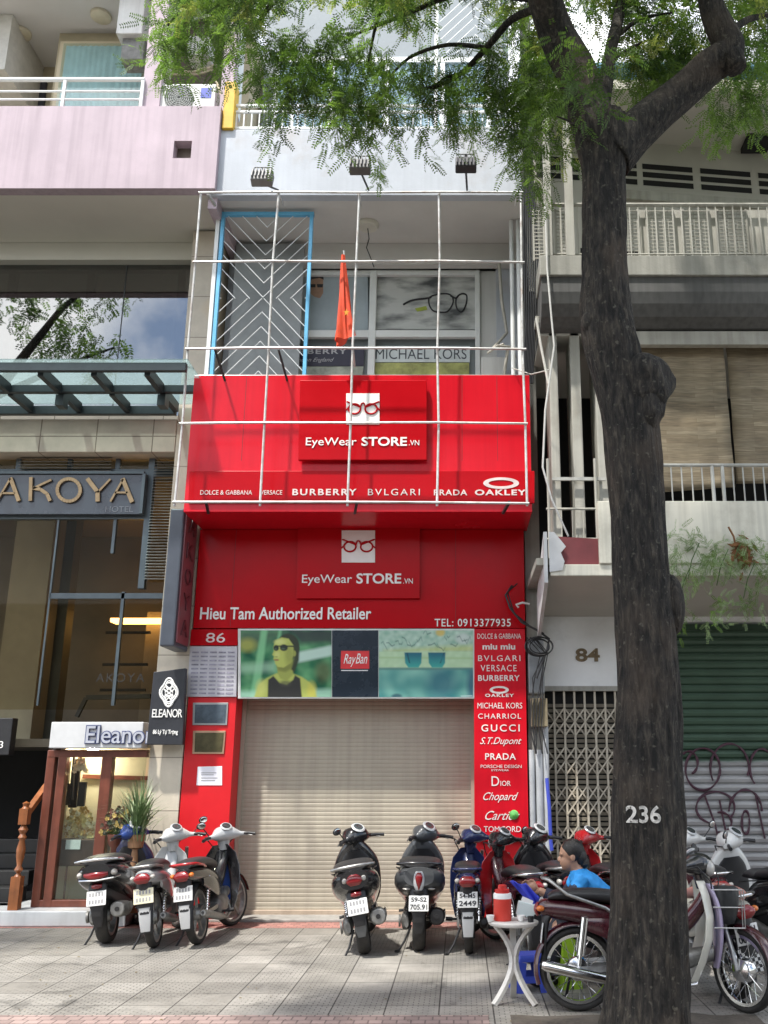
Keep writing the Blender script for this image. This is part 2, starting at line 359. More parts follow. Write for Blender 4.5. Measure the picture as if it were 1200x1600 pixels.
# houses on the other side of the street (only what the shop glass mirrors)
M['farwall'] = mat('far_house_plaster', (.22, .21, .19), .8, var=.2, scale=1.5, streak=.3); M['fardark'] = mat('far_house_opening', (.03, .035, .04), .3)
for i, (xa, xb, h) in enumerate(((-24, -9, 8.4), (-8.9, -.5, 9.4), (-.4, 8, 8.0), (8.1, 24, 9.6))):
    t_ = thing('far_house', ('wide low plaster house across the street mirrored in the hotel glass', 'taller plaster house straight across the street from the red shop', 'low plaster house across the street behind the tree', 'wide tall plaster house across the street from the concrete house')[i], 'building', ((xa+xb)/2, -30, 0), 'houses across the street')
    MB().box(xa, xb, -36, -28, -.15, h).build('wall', M['farwall'], t_)
    MB().box(xa-.1, xb+.1, -36, -27.6, h, h+.2).build('roof', M['farwall'], t_)
    for z in (.3, 3.6, 6.3):
        x = xa+.8
        while x < xb-1.8: MB().box(x, x+1.5, -28, -27.95, z, z+1.9).build('window', M['fardark'], t_); x += 2.4
# ================================================================== SHOP HOUSE (middle)
XL, XR = -3.37, .81
M['wpaint'] = mat('white_wall_paint', (.47, .5, .55), .7, var=.16, scale=.9, streak=.07, bump=.1, dirt=(.36, .32, .29), dirt_amt=.75, dscale=.8)
M['greypaint'] = mat('grey_white_paint', (.55, .55, .54), .75, var=.1, scale=1.5, streak=.15)
M['ceil'] = mat('balcony_ceiling_paint', (.6, .59, .57), .8, var=.08, scale=1.5)
M['redpanel'] = mat('red_composite_panel', (.6, .008, .02), .22, var=.1, scale=1.1, spec=.28, streak=.1)
M['redpanel2'] = mat('deep_red_composite_panel', (.43, .004, .009), .2, var=.1, scale=1.5, spec=.12)
M['redsatin'] = mat('red_pillar_paint', (.6, .006, .012), .4, var=.1, scale=2, dirt=(.35, .02, .02), dirt_amt=.4)
M['frame_w'] = mat('white_window_frame', (.7, .72, .72), .45, var=.08, scale=4)
M['shutter'] = mat('beige_shutter_slats', (.4, .36, .285), .5, var=.08, scale=1.5, streak=.14, dirt=(.3, .25, .2), dirt_amt=.35)
shop = thing('shop_house', 'narrow white shop house with red pillars and a lowered beige roller shutter', 'building', (-1.28, 0, 0))
# structure
wb_ = MB()
wb_.box(XL, XR, 1.6, 7, 0, 16)                       # body behind
wb_.box(XL, XL+.12, .45, 1.6, 6.3, 9.06); wb_.box(XR-.3, XR, .45, 1.6, 6.3, 9.06)
wb_.box(XL, XR, .36, 1.6, 2.66, 6.5)
wb_.box(XL, XR-.005, .7, 1.6, 0, 2.655)
wb_.build('wall', M['wpaint'], shop)
pp = MB(); pp.box(XL+.02, XR, -.9, -.76, 9.06, 10.08); pp.box(XL+.02, XL+.14, -.757, 1.6, 9.28, 10.08); pp.box(XR-.12, XR, -.757, 1.6, 9.28, 10.08)
pp.build('parapet', M['wpaint'], shop, bevel=.012)
MB().box(XL+.02, XR, -.757, 1.6, 9.075, 9.25).build('balcony_soffit', M['ceil'], shop)
MB().box(XL+.1, XR-.01, .3, .44, 8.74, 9.07).build('lintel', M['ceil'], shop)
# upper window wall with frames
YW = .5
fw = MB(); fz0, fz1 = 6.45, 8.735
x0, xm, x1 = XP(415, 500, YW), XP(582, 500, YW), XP(750, 500, YW)
for xa, xb in ((XL+.12, x0), (x1, XR-.3)): MB().box(xa, xb, .5, .62, fz0, fz1).build('window_pier', M['greypaint'], shop)
for a, b_, c, d in ((x0, x1, 8.66, 8.735), (x0, x1, ZP(528, YW), ZP(517, YW)), (x0, x1, fz0, fz0+.08)): fw.box(a, b_, .47, .55, c, d)
for xc, w in ((x0+.035, .07), (xm, .1), (x1-.035, .07)): fw.box(xc-w/2, xc+w/2, .462, .553, fz0, 8.733)
win = fw.build('window', M['frame_w'], shop, bevel=.006)
MB().box(x0, x1, .6, .62, fz0, 8.73).build('pane', mat('dull_window_back', (.22, .25, .26), .3, var=.1), win)
# left pillar, right brand pillar core, shutter
MB().box(XL, -2.77, .0, .345, 0, 2.6).build('red_pillar', M['redsatin'], shop, bevel=.006)
MB().box(XL, XR, .06, .355, 2.6, 2.655).build('shutter_head', M['redsatin'], shop)
MB().box(.17, XR-.002, .03, .345, 0, 2.6).build('red_pillar', M['redsatin'], shop, bevel=.006)
sh = MB(); z = .07
prof = []
while z < 2.58:
    prof += [(.40, z), (.397, z + .006), (.3955, z + .026), (.397, z + .045), (.40, z + .05)]; z += .052
pts = [(y, zz) for y, zz in prof] + [(.46, 2.62), (.46, .02)]
sh.xprism(pts, -2.765, .168)
sh.build('roller_shutter', M['shutter'], shop)
MB().box(-2.765, .168, .37, .43, .004, .085).build('shutter_bottom_bar', mat('shutter_bar', (.45, .36, .28), .5, dirt=(.2, .15, .1), dirt_amt=.5), shop, bevel=.008)
for xx in (-2.745, .15): MB().box(xx-.025, xx+.025, .352, .378, .004, 2.59).build('shutter_guide', M['shutter'], shop)
MB().box(-3.3, .9, -.02, .6, .0, .035).build('door_step', M['kerb'], shop, bevel=.01)
# upper storey: balcony door, curtain, rail
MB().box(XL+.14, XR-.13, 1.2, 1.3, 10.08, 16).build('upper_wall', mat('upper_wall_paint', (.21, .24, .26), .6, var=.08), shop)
dw = MB()
for xa in (-3.0, -2.1, -1.2, -.3, .45): dw.box(xa-.04, xa+.04, 1.12, 1.19, 10.1, 12.9)
dw.box(-3.05, .5, 1.115, 1.192, 12.9, 13.0); dw.box(-3.05, .5, 1.117, 1.19, 11.4, 11.46)
dwo = dw.build('upper_window', M['frame_w'], shop)
def curtain(xa, xb, y, z0, z1, amp=.03, n=90, folds=14, seed=0):
    mbb = MB(); r = random.Random(seed); ph = r.random() * 6; vs_ = []
    for i in range(n + 1):
        t = i / n; yy = y + amp * math.sin(t * folds * 6.283 + ph + 1.3 * math.sin(t * 9 + ph))
        vs_ += [(xa + (xb-xa)*t, yy, z0), (xa + (xb-xa)*t, yy, z1)]
    return mbb.add(vs_, [(2*i, 2*i+2, 2*i+3, 2*i+1) for i in range(n)])
M['bluecurtain'] = mat('pale_blue_curtain', (.27, .37, .43), .8, var=.12, scale=3)
curtain(-3.0, .45, 1.16, 10.1, 12.9, .02, 160, 30, 3).build('curtain', M['bluecurtain'], dwo, smooth=True)
rl = MB(); rz0, rz1 = 10.14, 10.5; yr = -.84
for zz in (rz1, rz1-.1, rz0): rl.box(XL+.15, XR, yr-.018, yr+.018, zz-.016, zz+.016)
x = XL + .2
while x < XR: rl.box(x-.008, x+.008, yr-.008, yr+.008, rz0, rz1-.1); x += .105
for x in (XL+.16, -2.3, -1.25, -.2, XR-.02): rl.box(x-.015, x+.015, yr-.015, yr+.015, 10.07, rz1)
rl.build('balcony_railing', M['frame_w'], shop)
# slanted white security grille high up on the right
gl_ = MB(); gx0, gx1, gz0, gz1 = -.35, .75, 11.6, 14
for xx in (gx0, gx1): gl_.box(xx-.025, xx+.025, -.6, -.55, 10.1, 14)
k = -2.5
def clipseg(a, b, X0, X1, Z0, Z1):
    (xa, za), (xb, zb) = a, b; t0, t1 = 0, 1; dx, dz = xb-xa, zb-za
    for p, q in ((-dx, xa-X0), (dx, X1-xa), (-dz, za-Z0), (dz, Z1-za)):
        if p == 0:
            if q < 0: return None
        else:
            r = q / p
            if p < 0: t0 = max(t0, r)
            else: t1 = min(t1, r)
    return None if t0 >= t1 else ((xa+dx*t0, za+dz*t0), (xa+dx*t1, za+dz*t1))
def chevrons(mbb, X0, X1, Z0, Z1, Y, step, r):
    xm_ = (X0 + X1) / 2; k = -4.0
    while k < 6:
        for (xa, xb, sg, zz0, zz1) in ((X0, xm_, 1, Z0, (Z0+Z1)/2), (xm_, X1, -1, Z0, (Z0+Z1)/2), (X0, xm_, -1, (Z0+Z1)/2, Z1), (xm_, X1, 1, (Z0+Z1)/2, Z1)):
            s_ = clipseg((xa, Z0 + k), (xb, Z0 + k + sg*(xb-xa)*1.1), xa, xb, zz0, zz1)
            if s_: mbb.tube([(s_[0][0], Y, s_[0][1]), (s_[1][0], Y, s_[1][1])], r, 5)
        k += step
chevrons(gl_, gx0, gx1, gz0, gz1, -.57, .16, .011)
gl_.build('upper_grille', M['frame_w'], shop)
# inside of the balcony: ceiling lamp and its cable
lmp = MB().lathe([(.0, 0), (.13, 0), (.15, .03), (.15, .06), (0, .065)], (XP(575, 345, -.2), -.2, 9.01), n=24).build('ceiling_lamp', mat('lamp_opal', (.62, .6, .52), .4), shop, smooth=True)
cp = P(575, 345, Y=-.2)
MB().tube([(cp.x, -.2, 9.0), (cp.x+.02, -.18, 8.85), (cp.x-.01, -.2, 8.7), (cp.x+.06, -.2, 8.52), (cp.x+.1, -.2, 8.4)], .008, 6).build('lamp_cable', M['black'], lmp)

# ------------------------------------------------------------------ posters behind the upper window
def pp_(px, py, Y): return (XP(px, py, Y), ZP(py, Y))
def flat(mb, pts, Y, t=.002): mb.prism([pp_(px, py, Y) for px, py in pts], Y - t, Y)
YP = .545
ps = thing('poster', 'grey blue poster of a man wearing glasses in the left upper window', 'poster', (-2.0, YP, 7))
M['postgrey'] = mat('poster_grey_blue', (.36, .42, .46), .5, var=.25, scale=1.1)
flat(q := MB(), [(424, 424), (575, 424), (575, 516), (420, 516)], YP, .006); q.build('sheet', M['postgrey'], ps)
flat(q := MB(), [(483, 437), (488, 428), (500, 427), (505, 432), (505, 458), (500, 466), (492, 464), (484, 458)], YP-.008); q.build('face', mat('poster_skin', (.36, .22, .15), .6, var=.2, scale=14), ps)
flat(q := MB(), [(482, 440), (486, 427), (494, 423), (504, 427), (506, 437), (499, 434), (488, 436)], YP-.011); q.build('hair', M['ink'], ps)
q = MB(); flat(q, [(484, 444), (493, 444), (493, 449), (486, 449)], YP-.011); flat(q, [(495, 444), (505, 444), (504, 449), (496, 449)], YP-.011); q.build('glasses', M['ink'], ps)
pb = thing('brand_board', 'dark navy board lettered with a brand name under the left upper window', 'sign', (-2.0, YP, 6.6))
flat(q := MB(), [(424, 541), (570, 541), (568, 572), (420, 572)], YP, .006); q.build('board', mat('navy_board', (.03, .028, .055), .5), pb)
words(pb, [('BURBERRY', 440, 542, 545, 553, dict(bold=.02, space=1.2)), ('London England', 455, 522, 559, 567, dict(shear=.5))], YP-.008, mat('board_letter', (.45, .45, .48), .5), .003)
flat(q := MB(), [(420, 573), (568, 573), (566, 590), (418, 590)], YP, .006); o = q.build('poster', mat('pale_picture', (.42, .45, .38), .5, var=.5, scale=5)); tag(o, 'pale green picture strip just below the dark navy brand board', 'poster')
pg = thing('poster', 'landscape poster with large sport glasses in the right upper window', 'poster', (-.6, YP, 7))
mgp, nt, bb = nodes_of('misty_landscape'); N, L = nt.nodes, nt.links
tcn = N.new('ShaderNodeTexCoord'); mpn = N.new('ShaderNodeMapping'); mpn.inputs['Scale'].default_value = (.9, 1, 2.6); L.new(tcn.outputs['Object'], mpn.inputs[0])
nz = N.new('ShaderNodeTexNoise'); nz.inputs['Scale'].default_value = 1.6; nz.inputs['Detail'].default_value = 5; L.new(mpn.outputs[0], nz.inputs['Vector'])
rr = N.new('ShaderNodeValToRGB'); rr.color_ramp.elements[0].position = .34; rr.color_ramp.elements[0].color = (.06, .065, .07, 1); rr.color_ramp.elements[1].position = .55; rr.color_ramp.elements[1].color = (.5, .51, .5, 1)
L.new(nz.outputs['Fac'], rr.inputs[0]); L.new(rr.outputs[0], bb.inputs['Base Color']); bb.inputs['Roughness'].default_value = .4
flat(q := MB(), [(584, 421), (744, 421), (744, 515), (583, 515)], YP, .006); q.build('sheet', mgp, pg)
q = MB()
def smooth(pts, k=5):
    pts = [np.array(p, float) for p in pts]; out = []; n = len(pts); cl = np.allclose(pts[0], pts[-1])
    for i in range(n-1):
        p1, p2 = pts[i], pts[i+1]; p0 = pts[i-1] if i > 0 else (pts[-2] if cl else p1); p3 = pts[i+2] if i+2 < n else (pts[1] if cl else p2)
        for j in range(k): t = j/k; out.append(.5*((2*p1)+(-p0+p2)*t+(2*p0-5*p1+4*p2-p3)*t*t+(-p0+3*p1-3*p2+p3)*t**3))
    return out + [pts[-1]]
def loop(pts, r=.014):
    q.tube([(XP(a, b_, YP-.01), YP-.012, ZP(b_, YP-.01)) for a, b_ in smooth(pts)], r*.75, 6)
loop([(630, 476), (645, 469), (668, 466), (674, 464)], .018); loop([(672, 464), (690, 459), (704, 461), (708, 472), (700, 486), (688, 488), (676, 485), (670, 474), (672, 464)], .014)
loop([(704, 462), (712, 466), (716, 462)], .017); loop([(714, 464), (722, 459), (729, 462), (728, 476), (722, 487), (715, 484), (712, 474), (714, 464)], .015)
q.build('glasses', M['ink'], pg)
flat(q := MB(), [(648, 482), (666, 478), (668, 484), (652, 487)], YP-.01); q.build('accent', mat('lime', (.35, .42, .05), .5), pg)
pk = thing('brand_board', 'white board lettered in dark capitals under the right upper window', 'sign', (-.6, YP, 6.6))
flat(q := MB(), [(584, 541), (734, 541), (734, 566), (583, 566)], YP, .006); q.build('board', mat('white_board', (.62, .68, .7), .5), pk)
q = MB(); letter_px(q, 'MICHAEL KORS', 587, 729, 545, 561, YP-.008, .003, bold=-.005); q.build('lettering', mat('dark_letter', (.05, .06, .08), .5), pk)
flat(q := MB(), [(583, 567), (733, 567), (733, 590), (582, 590)], YP, .006); o = q.build('poster', mat('yellow_green_picture', (.4, .42, .14), .5, var=.6, scale=4)); tag(o, 'yellow green picture strip just below the white lettered board', 'poster')

# ------------------------------------------------------------------ red signs
def glasses_logo(parent, px0, py0, px1, py1, Y):
    flat(q := MB(), [(px0, py0), (px1, py0), (px1, py1), (px0, py1)], Y, .008); sq = q.build('logo_square', M['white'], parent)
    cx_, cy_ = (px0+px1)/2, (py0+py1)/2; w = (px1-px0)/2; q = MB()
    pt = lambda u, v: (XP(cx_+u*w, cy_, Y), Y-.012, ZP(cy_-v*w, Y))
    for sg in (-1, 1):
        q.tube([pt(sg*(.5+.36*math.cos(a)), -.02+.3*math.sin(a)) for a in np.linspace(0, 6.283, 20)], .012, 6)
        q.tube([pt(sg*.16, .1), pt(sg*.98, .42)], .011, 6); q.tube([pt(sg*.86, .04), pt(sg*1.02, -.1)], .011, 6)
        q.tube([pt(sg*.14, .1), pt(sg*.08, .3), pt(0, .34)], .011, 6)
    q.build('glasses_emblem', M['redpanel2'], sq)
YF = -.9
fas = thing('fascia_sign', 'large glossy red box sign jutting out above the street with a raised logo panel', 'sign', (-1.25, 0, 4.71))
MB().box(-3.34, .86, YF, .05, 4.71, 6.49).build('sign_box', M['redpanel'], fas, bevel=.006)
flat(q := MB(), [(297, 737), (835, 737), (835, 787), (295, 787)], YF-.002, .03); q.build('brand_strip', M['redpanel2'], fas, bevel=.004)
YS = YF-.034; M['signletter'] = mat('sign_letter', (.72, .6, .58), .4)
words(fas, (('DOLCE & GABBANA', 313, 394, 766, 773, {}), ('VERSACE', 407, 441, 766, 773, {}), ('BURBERRY', 457, 557, 764, 774, dict(bold=.02, space=1.25)),
                           ('BVLGARI', 575, 656, 764, 774, dict(space=1.3)), ('PRADA', 678, 730, 765, 774, dict(bold=.015, space=1.15)), ('OAKLEY', 742, 822, 765, 774, dict(bold=.03, space=1.2))), YS, M['signletter'], .004, 'brand_lettering')
def ring_px(q, cx_, cy_, a, b_, thick, Y):
    outer = [(XP(cx_+a*math.cos(t), cy_, Y), ZP(cy_-b_*math.sin(t), Y)) for t in np.linspace(0, 6.283, 33)[:-1]]
    inner = [(XP(cx_+a*(1-thick)*math.cos(t), cy_, Y), ZP(cy_-b_*(1-thick*1.5)*math.sin(t), Y)) for t in np.linspace(0, 6.283, 33)[:-1]]
    n = 32; vs_ = [(x, Y, z) for x, z in outer] + [(x, Y, z) for x, z in inner] + [(x, Y-.004, z) for x, z in outer] + [(x, Y-.004, z) for x, z in inner]
    fs = []
    for i in range(n):
        j = (i+1) % n; fs += [(2*n+i, 2*n+j, 3*n+j, 3*n+i), (i, j, 2*n+j, 2*n+i), (n+i, 3*n+i, 3*n+j, n+j)]
    q.add(vs_, fs)
q = MB(); ring_px(q, 783, 755, 28, 9, .3, YS); q.build('ring_emblem', M['signletter'], fas)
flat(q := MB(), [(470, 597), (667, 597), (667, 721), (467, 721)], YF-.04, .06)
lp = q.build('logo_panel', M['redpanel2'], fas, bevel=.006)
glasses_logo(fas, 541, 615, 593, 663, YF-.102)
words(fas, [('EyeWear', 478, 557, 684, 700), ('STORE', 565, 636, 683, 697, dict(bold=.02)), ('.VN', 639, 655, 688, 696)], YF-.102, M['white'], .008)
M['seam'] = mat('panel_joint', (.16, .006, .01), .6)
for px in (381, 722, 777): x = XP(px, 660, YF); MB().box(x-.003, x+.003, YF-.0015, YF+.01, 5.36, 6.47).build('panel_joint', M['seam'], fas)
low = thing('lower_sign', 'flat dark red sign with white shop lettering under the jutting red box', 'sign', (-1.28, 0, 3.42))
MB().box(XL+.01, XR, -.06, .055, 3.43, 4.705).build('sign_panel', M['redpanel2'], low, bevel=.005)
flat(q := MB(), [(467, 800), (657, 800), (656, 936), (464, 936)], -.065, .05); q.build('logo_panel', M['redpanel2'], low, bevel=.005)
glasses_logo(low, 534, 829, 586, 879, -.118)
for px in (366, 712): x = XP(px, 880, -.06); MB().box(x-.003, x+.003, -.0615, -.05, 3.45, 4.7).build('panel_joint', M['seam'], low)
words(low, [('EyeWear', 472, 550, 898, 915), ('STORE', 557, 627, 896, 912, dict(bold=.02)), ('.VN', 630, 645, 904, 912)], -.118, M['white'], .008)
words(low, [('Hieu Tam Authorized Retailer', 313, 580, 949, 968, dict(bold=.012)), ('TEL: 0913377935', 679, 798, 967, 979, dict(bold=.005, space=1.1))], -.062, M['white'], .01)

bb_ = thing('billboard', 'long picture billboard with a red logo between two green toned eyewear photos', 'billboard', (-1.3, 0, 2.6))
YB = -.05
flat(q := MB(), [(373, 983), (741, 983), (741, 1092), (373, 1092)], -.005, .045); q.build('light_box', mat('pale_metal_edge', (.6, .6, .58), .4, .3), bb_, bevel=.004)
# printed pictures: one flat sheet each, its print carried by a colour per vertex
def soft_poly(X, Y, pts, soft=1.2):
    pts = np.array(pts, float); ins = np.zeros(X.shape, bool); d = np.full(X.shape, 1e9)
    for (xa, ya), (xb, yb) in zip(pts, np.roll(pts, -1, 0)):
        c = (ya > Y) != (yb > Y); ins ^= c & (X < (xb-xa)*(Y-ya)/((yb-ya) if abs(yb-ya) > 1e-9 else 1e-9)+xa)
        t = np.clip(((X-xa)*(xb-xa)+(Y-ya)*(yb-ya))/((xb-xa)**2+(yb-ya)**2+1e-9), 0, 1); d = np.minimum(d, np.hypot(X-xa-t*(xb-xa), Y-ya-t*(yb-ya)))
    s_ = np.where(ins, d, -d); return np.clip(.5+s_/(2*soft), 0, 1)
def soft_ell(X, Y, cx_, cy_, a, b_, soft=.25, rot=0):
    u = (X-cx_)*math.cos(rot)+(Y-cy_)*math.sin(rot); v = -(X-cx_)*math.sin(rot)+(Y-cy_)*math.cos(rot); return np.clip((1-np.hypot(u/a, v/b_))/soft+.5, 0, 1)
def over(img, m, col, k=1.0):
    col = np.asarray(col, float); img += ((col if col.ndim > 1 else col[None, None, :]) - img)*(m*k)[..., None]
def value_noise(X, Y, s, seed=0):
    return np.array([[mnoise.noise(Vector((x*s, y*s, seed))) for x in X[0]] for y in Y[:, 0]])
pm, nt, bb = nodes_of('printed_picture'); N, L = nt.nodes, nt.links
at = N.new('ShaderNodeAttribute'); at.attribute_name = 'print'; L.new(at.outputs['Color'], bb.inputs['Base Color']); bb.inputs['Roughness'].default_value = .28
def print_sheet(px0, px1, py0, py1, Y, painter, parent, nx, ny):
    xs, ys = np.linspace(px0, px1, nx), np.linspace(py0, py1, ny); X, Yp = np.meshgrid(xs, ys); img = np.clip(painter(X, Yp), 0, 1)
    q = MB(); q.add([(XP(x, y, Y), Y, ZP(y, Y)) for y in ys for x in xs], [(j*nx+i, j*nx+i+1, (j+1)*nx+i+1, (j+1)*nx+i) for j in range(ny-1) for i in range(nx-1)])
    o = q.build('photo', pm, parent); ca = o.data.color_attributes.new('print', 'FLOAT_COLOR', 'POINT')
    ca.data.foreach_set('color', np.concatenate([img, np.ones(img.shape[:2]+(1,))], 2).astype(np.float32).ravel()); return o
def paint_woman(X, Y):
    n1 = value_noise(X, Y, .045, 1)[..., None]; n2 = value_noise(X, Y, .11, 5)[..., None]
    img = np.array([.05, .2, .09]) + n1*np.array([.1, .22, .1]) + n2*np.array([.04, .06, .03])
    over(img, soft_poly(X, Y, [(374, 984), (470, 984), (400, 1010), (374, 1012)], 8), (.05, .09, .06), .8); over(img, soft_poly(X, Y, [(455, 984), (520, 984), (520, 1004), (470, 1006)], 5), (.035, .05, .045), .9)
    over(img, soft_ell(X, Y, 386, 1008, 14, 10, 1), (.4, .42, .08), .7)
    for p_ in ([(408, 984), (418, 984), (404, 1092), (390, 1092)], [(436, 984), (440, 984), (438, 1000), (433, 1000)]): over(img, soft_poly(X, Y, p_, 2.2), (.22, .55, .28), .8)
    over(img, soft_poly(X, Y, [(460, 1020), (520, 1008), (520, 1024), (462, 1036)], 2.5), (.5, .68, .6), .9); over(img, soft_poly(X, Y, [(374, 1038), (432, 1034), (430, 1050), (374, 1052)], 5), (.36, .58, .42), .55)
    over(img, soft_poly(X, Y, [(374, 1080), (520, 1076), (520, 1092), (374, 1092)], 4), (.36, .62, .48), .7); over(img, soft_ell(X, Y, 505, 1050, 12, 16, .8), (.12, .12, .05), .6)
    skin_ = np.array([.44, .5, .12])
    over(img, soft_poly(X, Y, [(396, 1092), (404, 1070), (416, 1060), (432, 1052), (456, 1052), (472, 1058), (484, 1066), (492, 1078), (496, 1092)], 1.5), skin_)
    over(img, soft_ell(X, Y, 408, 1075, 8, 12, .9), (.62, .66, .2), .7); over(img, soft_ell(X, Y, 487, 1078, 7, 12, .9), (.6, .55, .1), .7)
    over(img, soft_poly(X, Y, [(418, 1092), (419, 1062), (427, 1056), (437, 1067), (448, 1070), (458, 1062), (461, 1055), (469, 1060), (472, 1092)], 1.2), (.035, .035, .032)); over(img, soft_ell(X, Y, 446, 1068, 9, 5, .8), (.07, .07, .05), .7)
    over(img, soft_poly(X, Y, [(432, 1036), (458, 1030), (458, 1054), (448, 1064), (438, 1060), (434, 1052)], 1.4), skin_*.72); over(img, soft_poly(X, Y, [(432, 1040), (444, 1042), (458, 1034), (457, 1044), (446, 1050), (435, 1048)], 2), skin_*.38, .8)
    over(img, soft_ell(X, Y, 450, 1010, 18, 20, .15), (.03, .04, .022)); over(img, soft_poly(X, Y, [(456, 1010), (468, 1012), (467, 1032), (460, 1050), (455, 1046), (459, 1030)], 1.5), (.035, .045, .025))
    over(img, soft_poly(X, Y, [(427, 1012), (430, 1001), (440, 996), (451, 998), (458, 1008), (459, 1022), (454, 1036), (443, 1043), (434, 1042), (430, 1037), (429, 1032), (427, 1029), (428.5, 1026), (425.5, 1023), (428, 1017)], 1.1), skin_)
    over(img, soft_ell(X, Y, 452, 1024, 7, 15, 1), skin_*.5, .65); over(img, soft_ell(X, Y, 437, 1003, 8, 4, 1), (.6, .66, .26), .7); over(img, soft_ell(X, Y, 433, 1023, 4, 5, 1), (.58, .62, .24), .6)
    over(img, soft_ell(X, Y, 460, 1021, 2.6, 4.5, .5), skin_*.65); over(img, soft_ell(X, Y, 432, 1031.2, 4, 1.6, .6), (.28, .14, .07), .9); over(img, soft_ell(X, Y, 432, 1026.2, 2.4, 1, .6), skin_*.45, .7)
    for c_ in ((431.5, 1012.5, 4.2, 4.6), (443.5, 1012, 6.2, 5.2)): over(img, soft_ell(X, Y, *c_, .35), (.018, .026, .02)); over(img, soft_ell(X, Y, c_[0]-1, c_[1]+1.6, c_[2]*.5, 1.4, 1), (.1, .16, .09), .6)
    over(img, soft_poly(X, Y, [(430, 1008.6), (458, 1008.6), (460, 1011), (430, 1010.2)], .6), (.02, .03, .02)); return img
def paint_ledge(X, Y):
    n1 = value_noise(X, Y, .05, 9)[..., None]; n2 = value_noise(X, Y, .14, 3)[..., None]
    img = np.array([.17, .4, .34]) + n1*np.array([.12, .16, .1]) + n2*.03
    over(img, soft_poly(X, Y, [(590, 1047), (742, 1047), (742, 1092), (590, 1092)], 1), np.array([.13, .36, .32]) + n1*np.array([.14, .2, .14]))
    over(img, soft_ell(X, Y, 690, 1068, 22, 26, 1), (.035, .15, .2), .8); over(img, soft_ell(X, Y, 738, 1070, 8, 30, 1), (.03, .1, .17), .8); over(img, soft_ell(X, Y, 620, 1088, 8, 4, .6), (.02, .07, .11), .8)
    over(img, soft_poly(X, Y, [(590, 984), (742, 984), (742, 1018), (590, 1018)], .8), np.array([.36, .54, .44]) + n2*np.array([.16, .14, .14]) + n1*.06)
    over(img, soft_poly(X, Y, [(600, 1016), (690, 1010), (742, 1008), (742, 1019), (600, 1019)], 4), (.5, .55, .14), .6); over(img, soft_ell(X, Y, 688, 988, 7, 6, .6), (.62, .45, .06), .8); over(img, soft_ell(X, Y, 724, 998, 12, 8, .6), (.55, .62, .6), .7)
    rs_ = random.Random(6)
    for k in range(13):
        x, y = 594+k*11+rs_.uniform(-3, 3), rs_.uniform(990, 1008); p_ = [(x, y)]
        for j in range(4): p_.append((p_[-1][0]+rs_.uniform(1, 5), p_[-1][1]+rs_.uniform(-6, 8)))
        for (a_, b_), (c_, d_) in zip(p_, p_[1:]): over(img, soft_poly(X, Y, [(a_, b_-.8), (c_, d_-.8), (c_, d_+.8), (a_, b_+.8)], .8), (.05, .13, .11), .8)
    over(img, soft_poly(X, Y, [(590, 1018), (742, 1018), (742, 1044), (590, 1044)], .8), np.array([.44, .62, .4]) + n2*.05); over(img, soft_poly(X, Y, [(590, 1026), (742, 1027), (742, 1030), (590, 1029)], 1.5), (.34, .52, .27), .8); over(img, soft_poly(X, Y, [(590, 1043), (742, 1043), (742, 1047), (590, 1047)], .8), (.09, .22, .2), .8)
    for a_ in (632, 669):
        m_ = soft_poly(X, Y, [(a_, 1019.5), (a_+27, 1019.5), (a_+26.5, 1036), (a_+22, 1043), (a_+6, 1043), (a_+1, 1036)], .8); t_ = np.clip((Y-1019)/24, 0, 1)[..., None]; over(img, m_, np.array([.012, .1, .17])*(1-t_) + np.array([.05, .36, .32])*t_)
        sx_ = a_+3 if a_ == 632 else a_+24; over(img, soft_poly(X, Y, [(sx_, 1020), (sx_+(4 if a_ == 632 else -4), 1036), (sx_+(6 if a_ == 632 else -6), 1036), (sx_+2, 1020)], .8), (.01, .05, .08), .85)
    over(img, soft_poly(X, Y, [(720, 1087), (738, 1086.4), (738, 1088), (720, 1088.4)], .5), (.6, .72, .72), .7); return img
print_sheet(376, 518, 985, 1089, YB-.004, paint_woman, bb_, 150, 110)
YB2 = YB-.0066
flat(q := MB(), [(519, 985), (591, 985), (591, 1089), (519, 1089)], YB-.002, .004); q.build('navy_panel', mat('navy_panel', (.012, .022, .035), .25, var=.1), bb_)
flat(q := MB(), [(533, 1017), (577, 1017), (577, 1045), (532, 1045)], YB2); rb = q.build('red_logo', mat('logo_red', (.62, .03, .035), .35), bb_)
q = MB(); letter_px(q, 'Ray', 537, 556, 1022, 1042, YB2-.004, .003, shear=.35); letter_px(q, 'Ban', 556, 574, 1021, 1037, YB2-.004, .003, shear=.35)
flat(q, [(533, 1047), (575, 1047), (575, 1048.3), (533, 1048.3)], YB2); q.build('lettering', M['white'], rb)
print_sheet(592, 739, 985, 1089, YB-.004, paint_ledge, bb_, 150, 106)
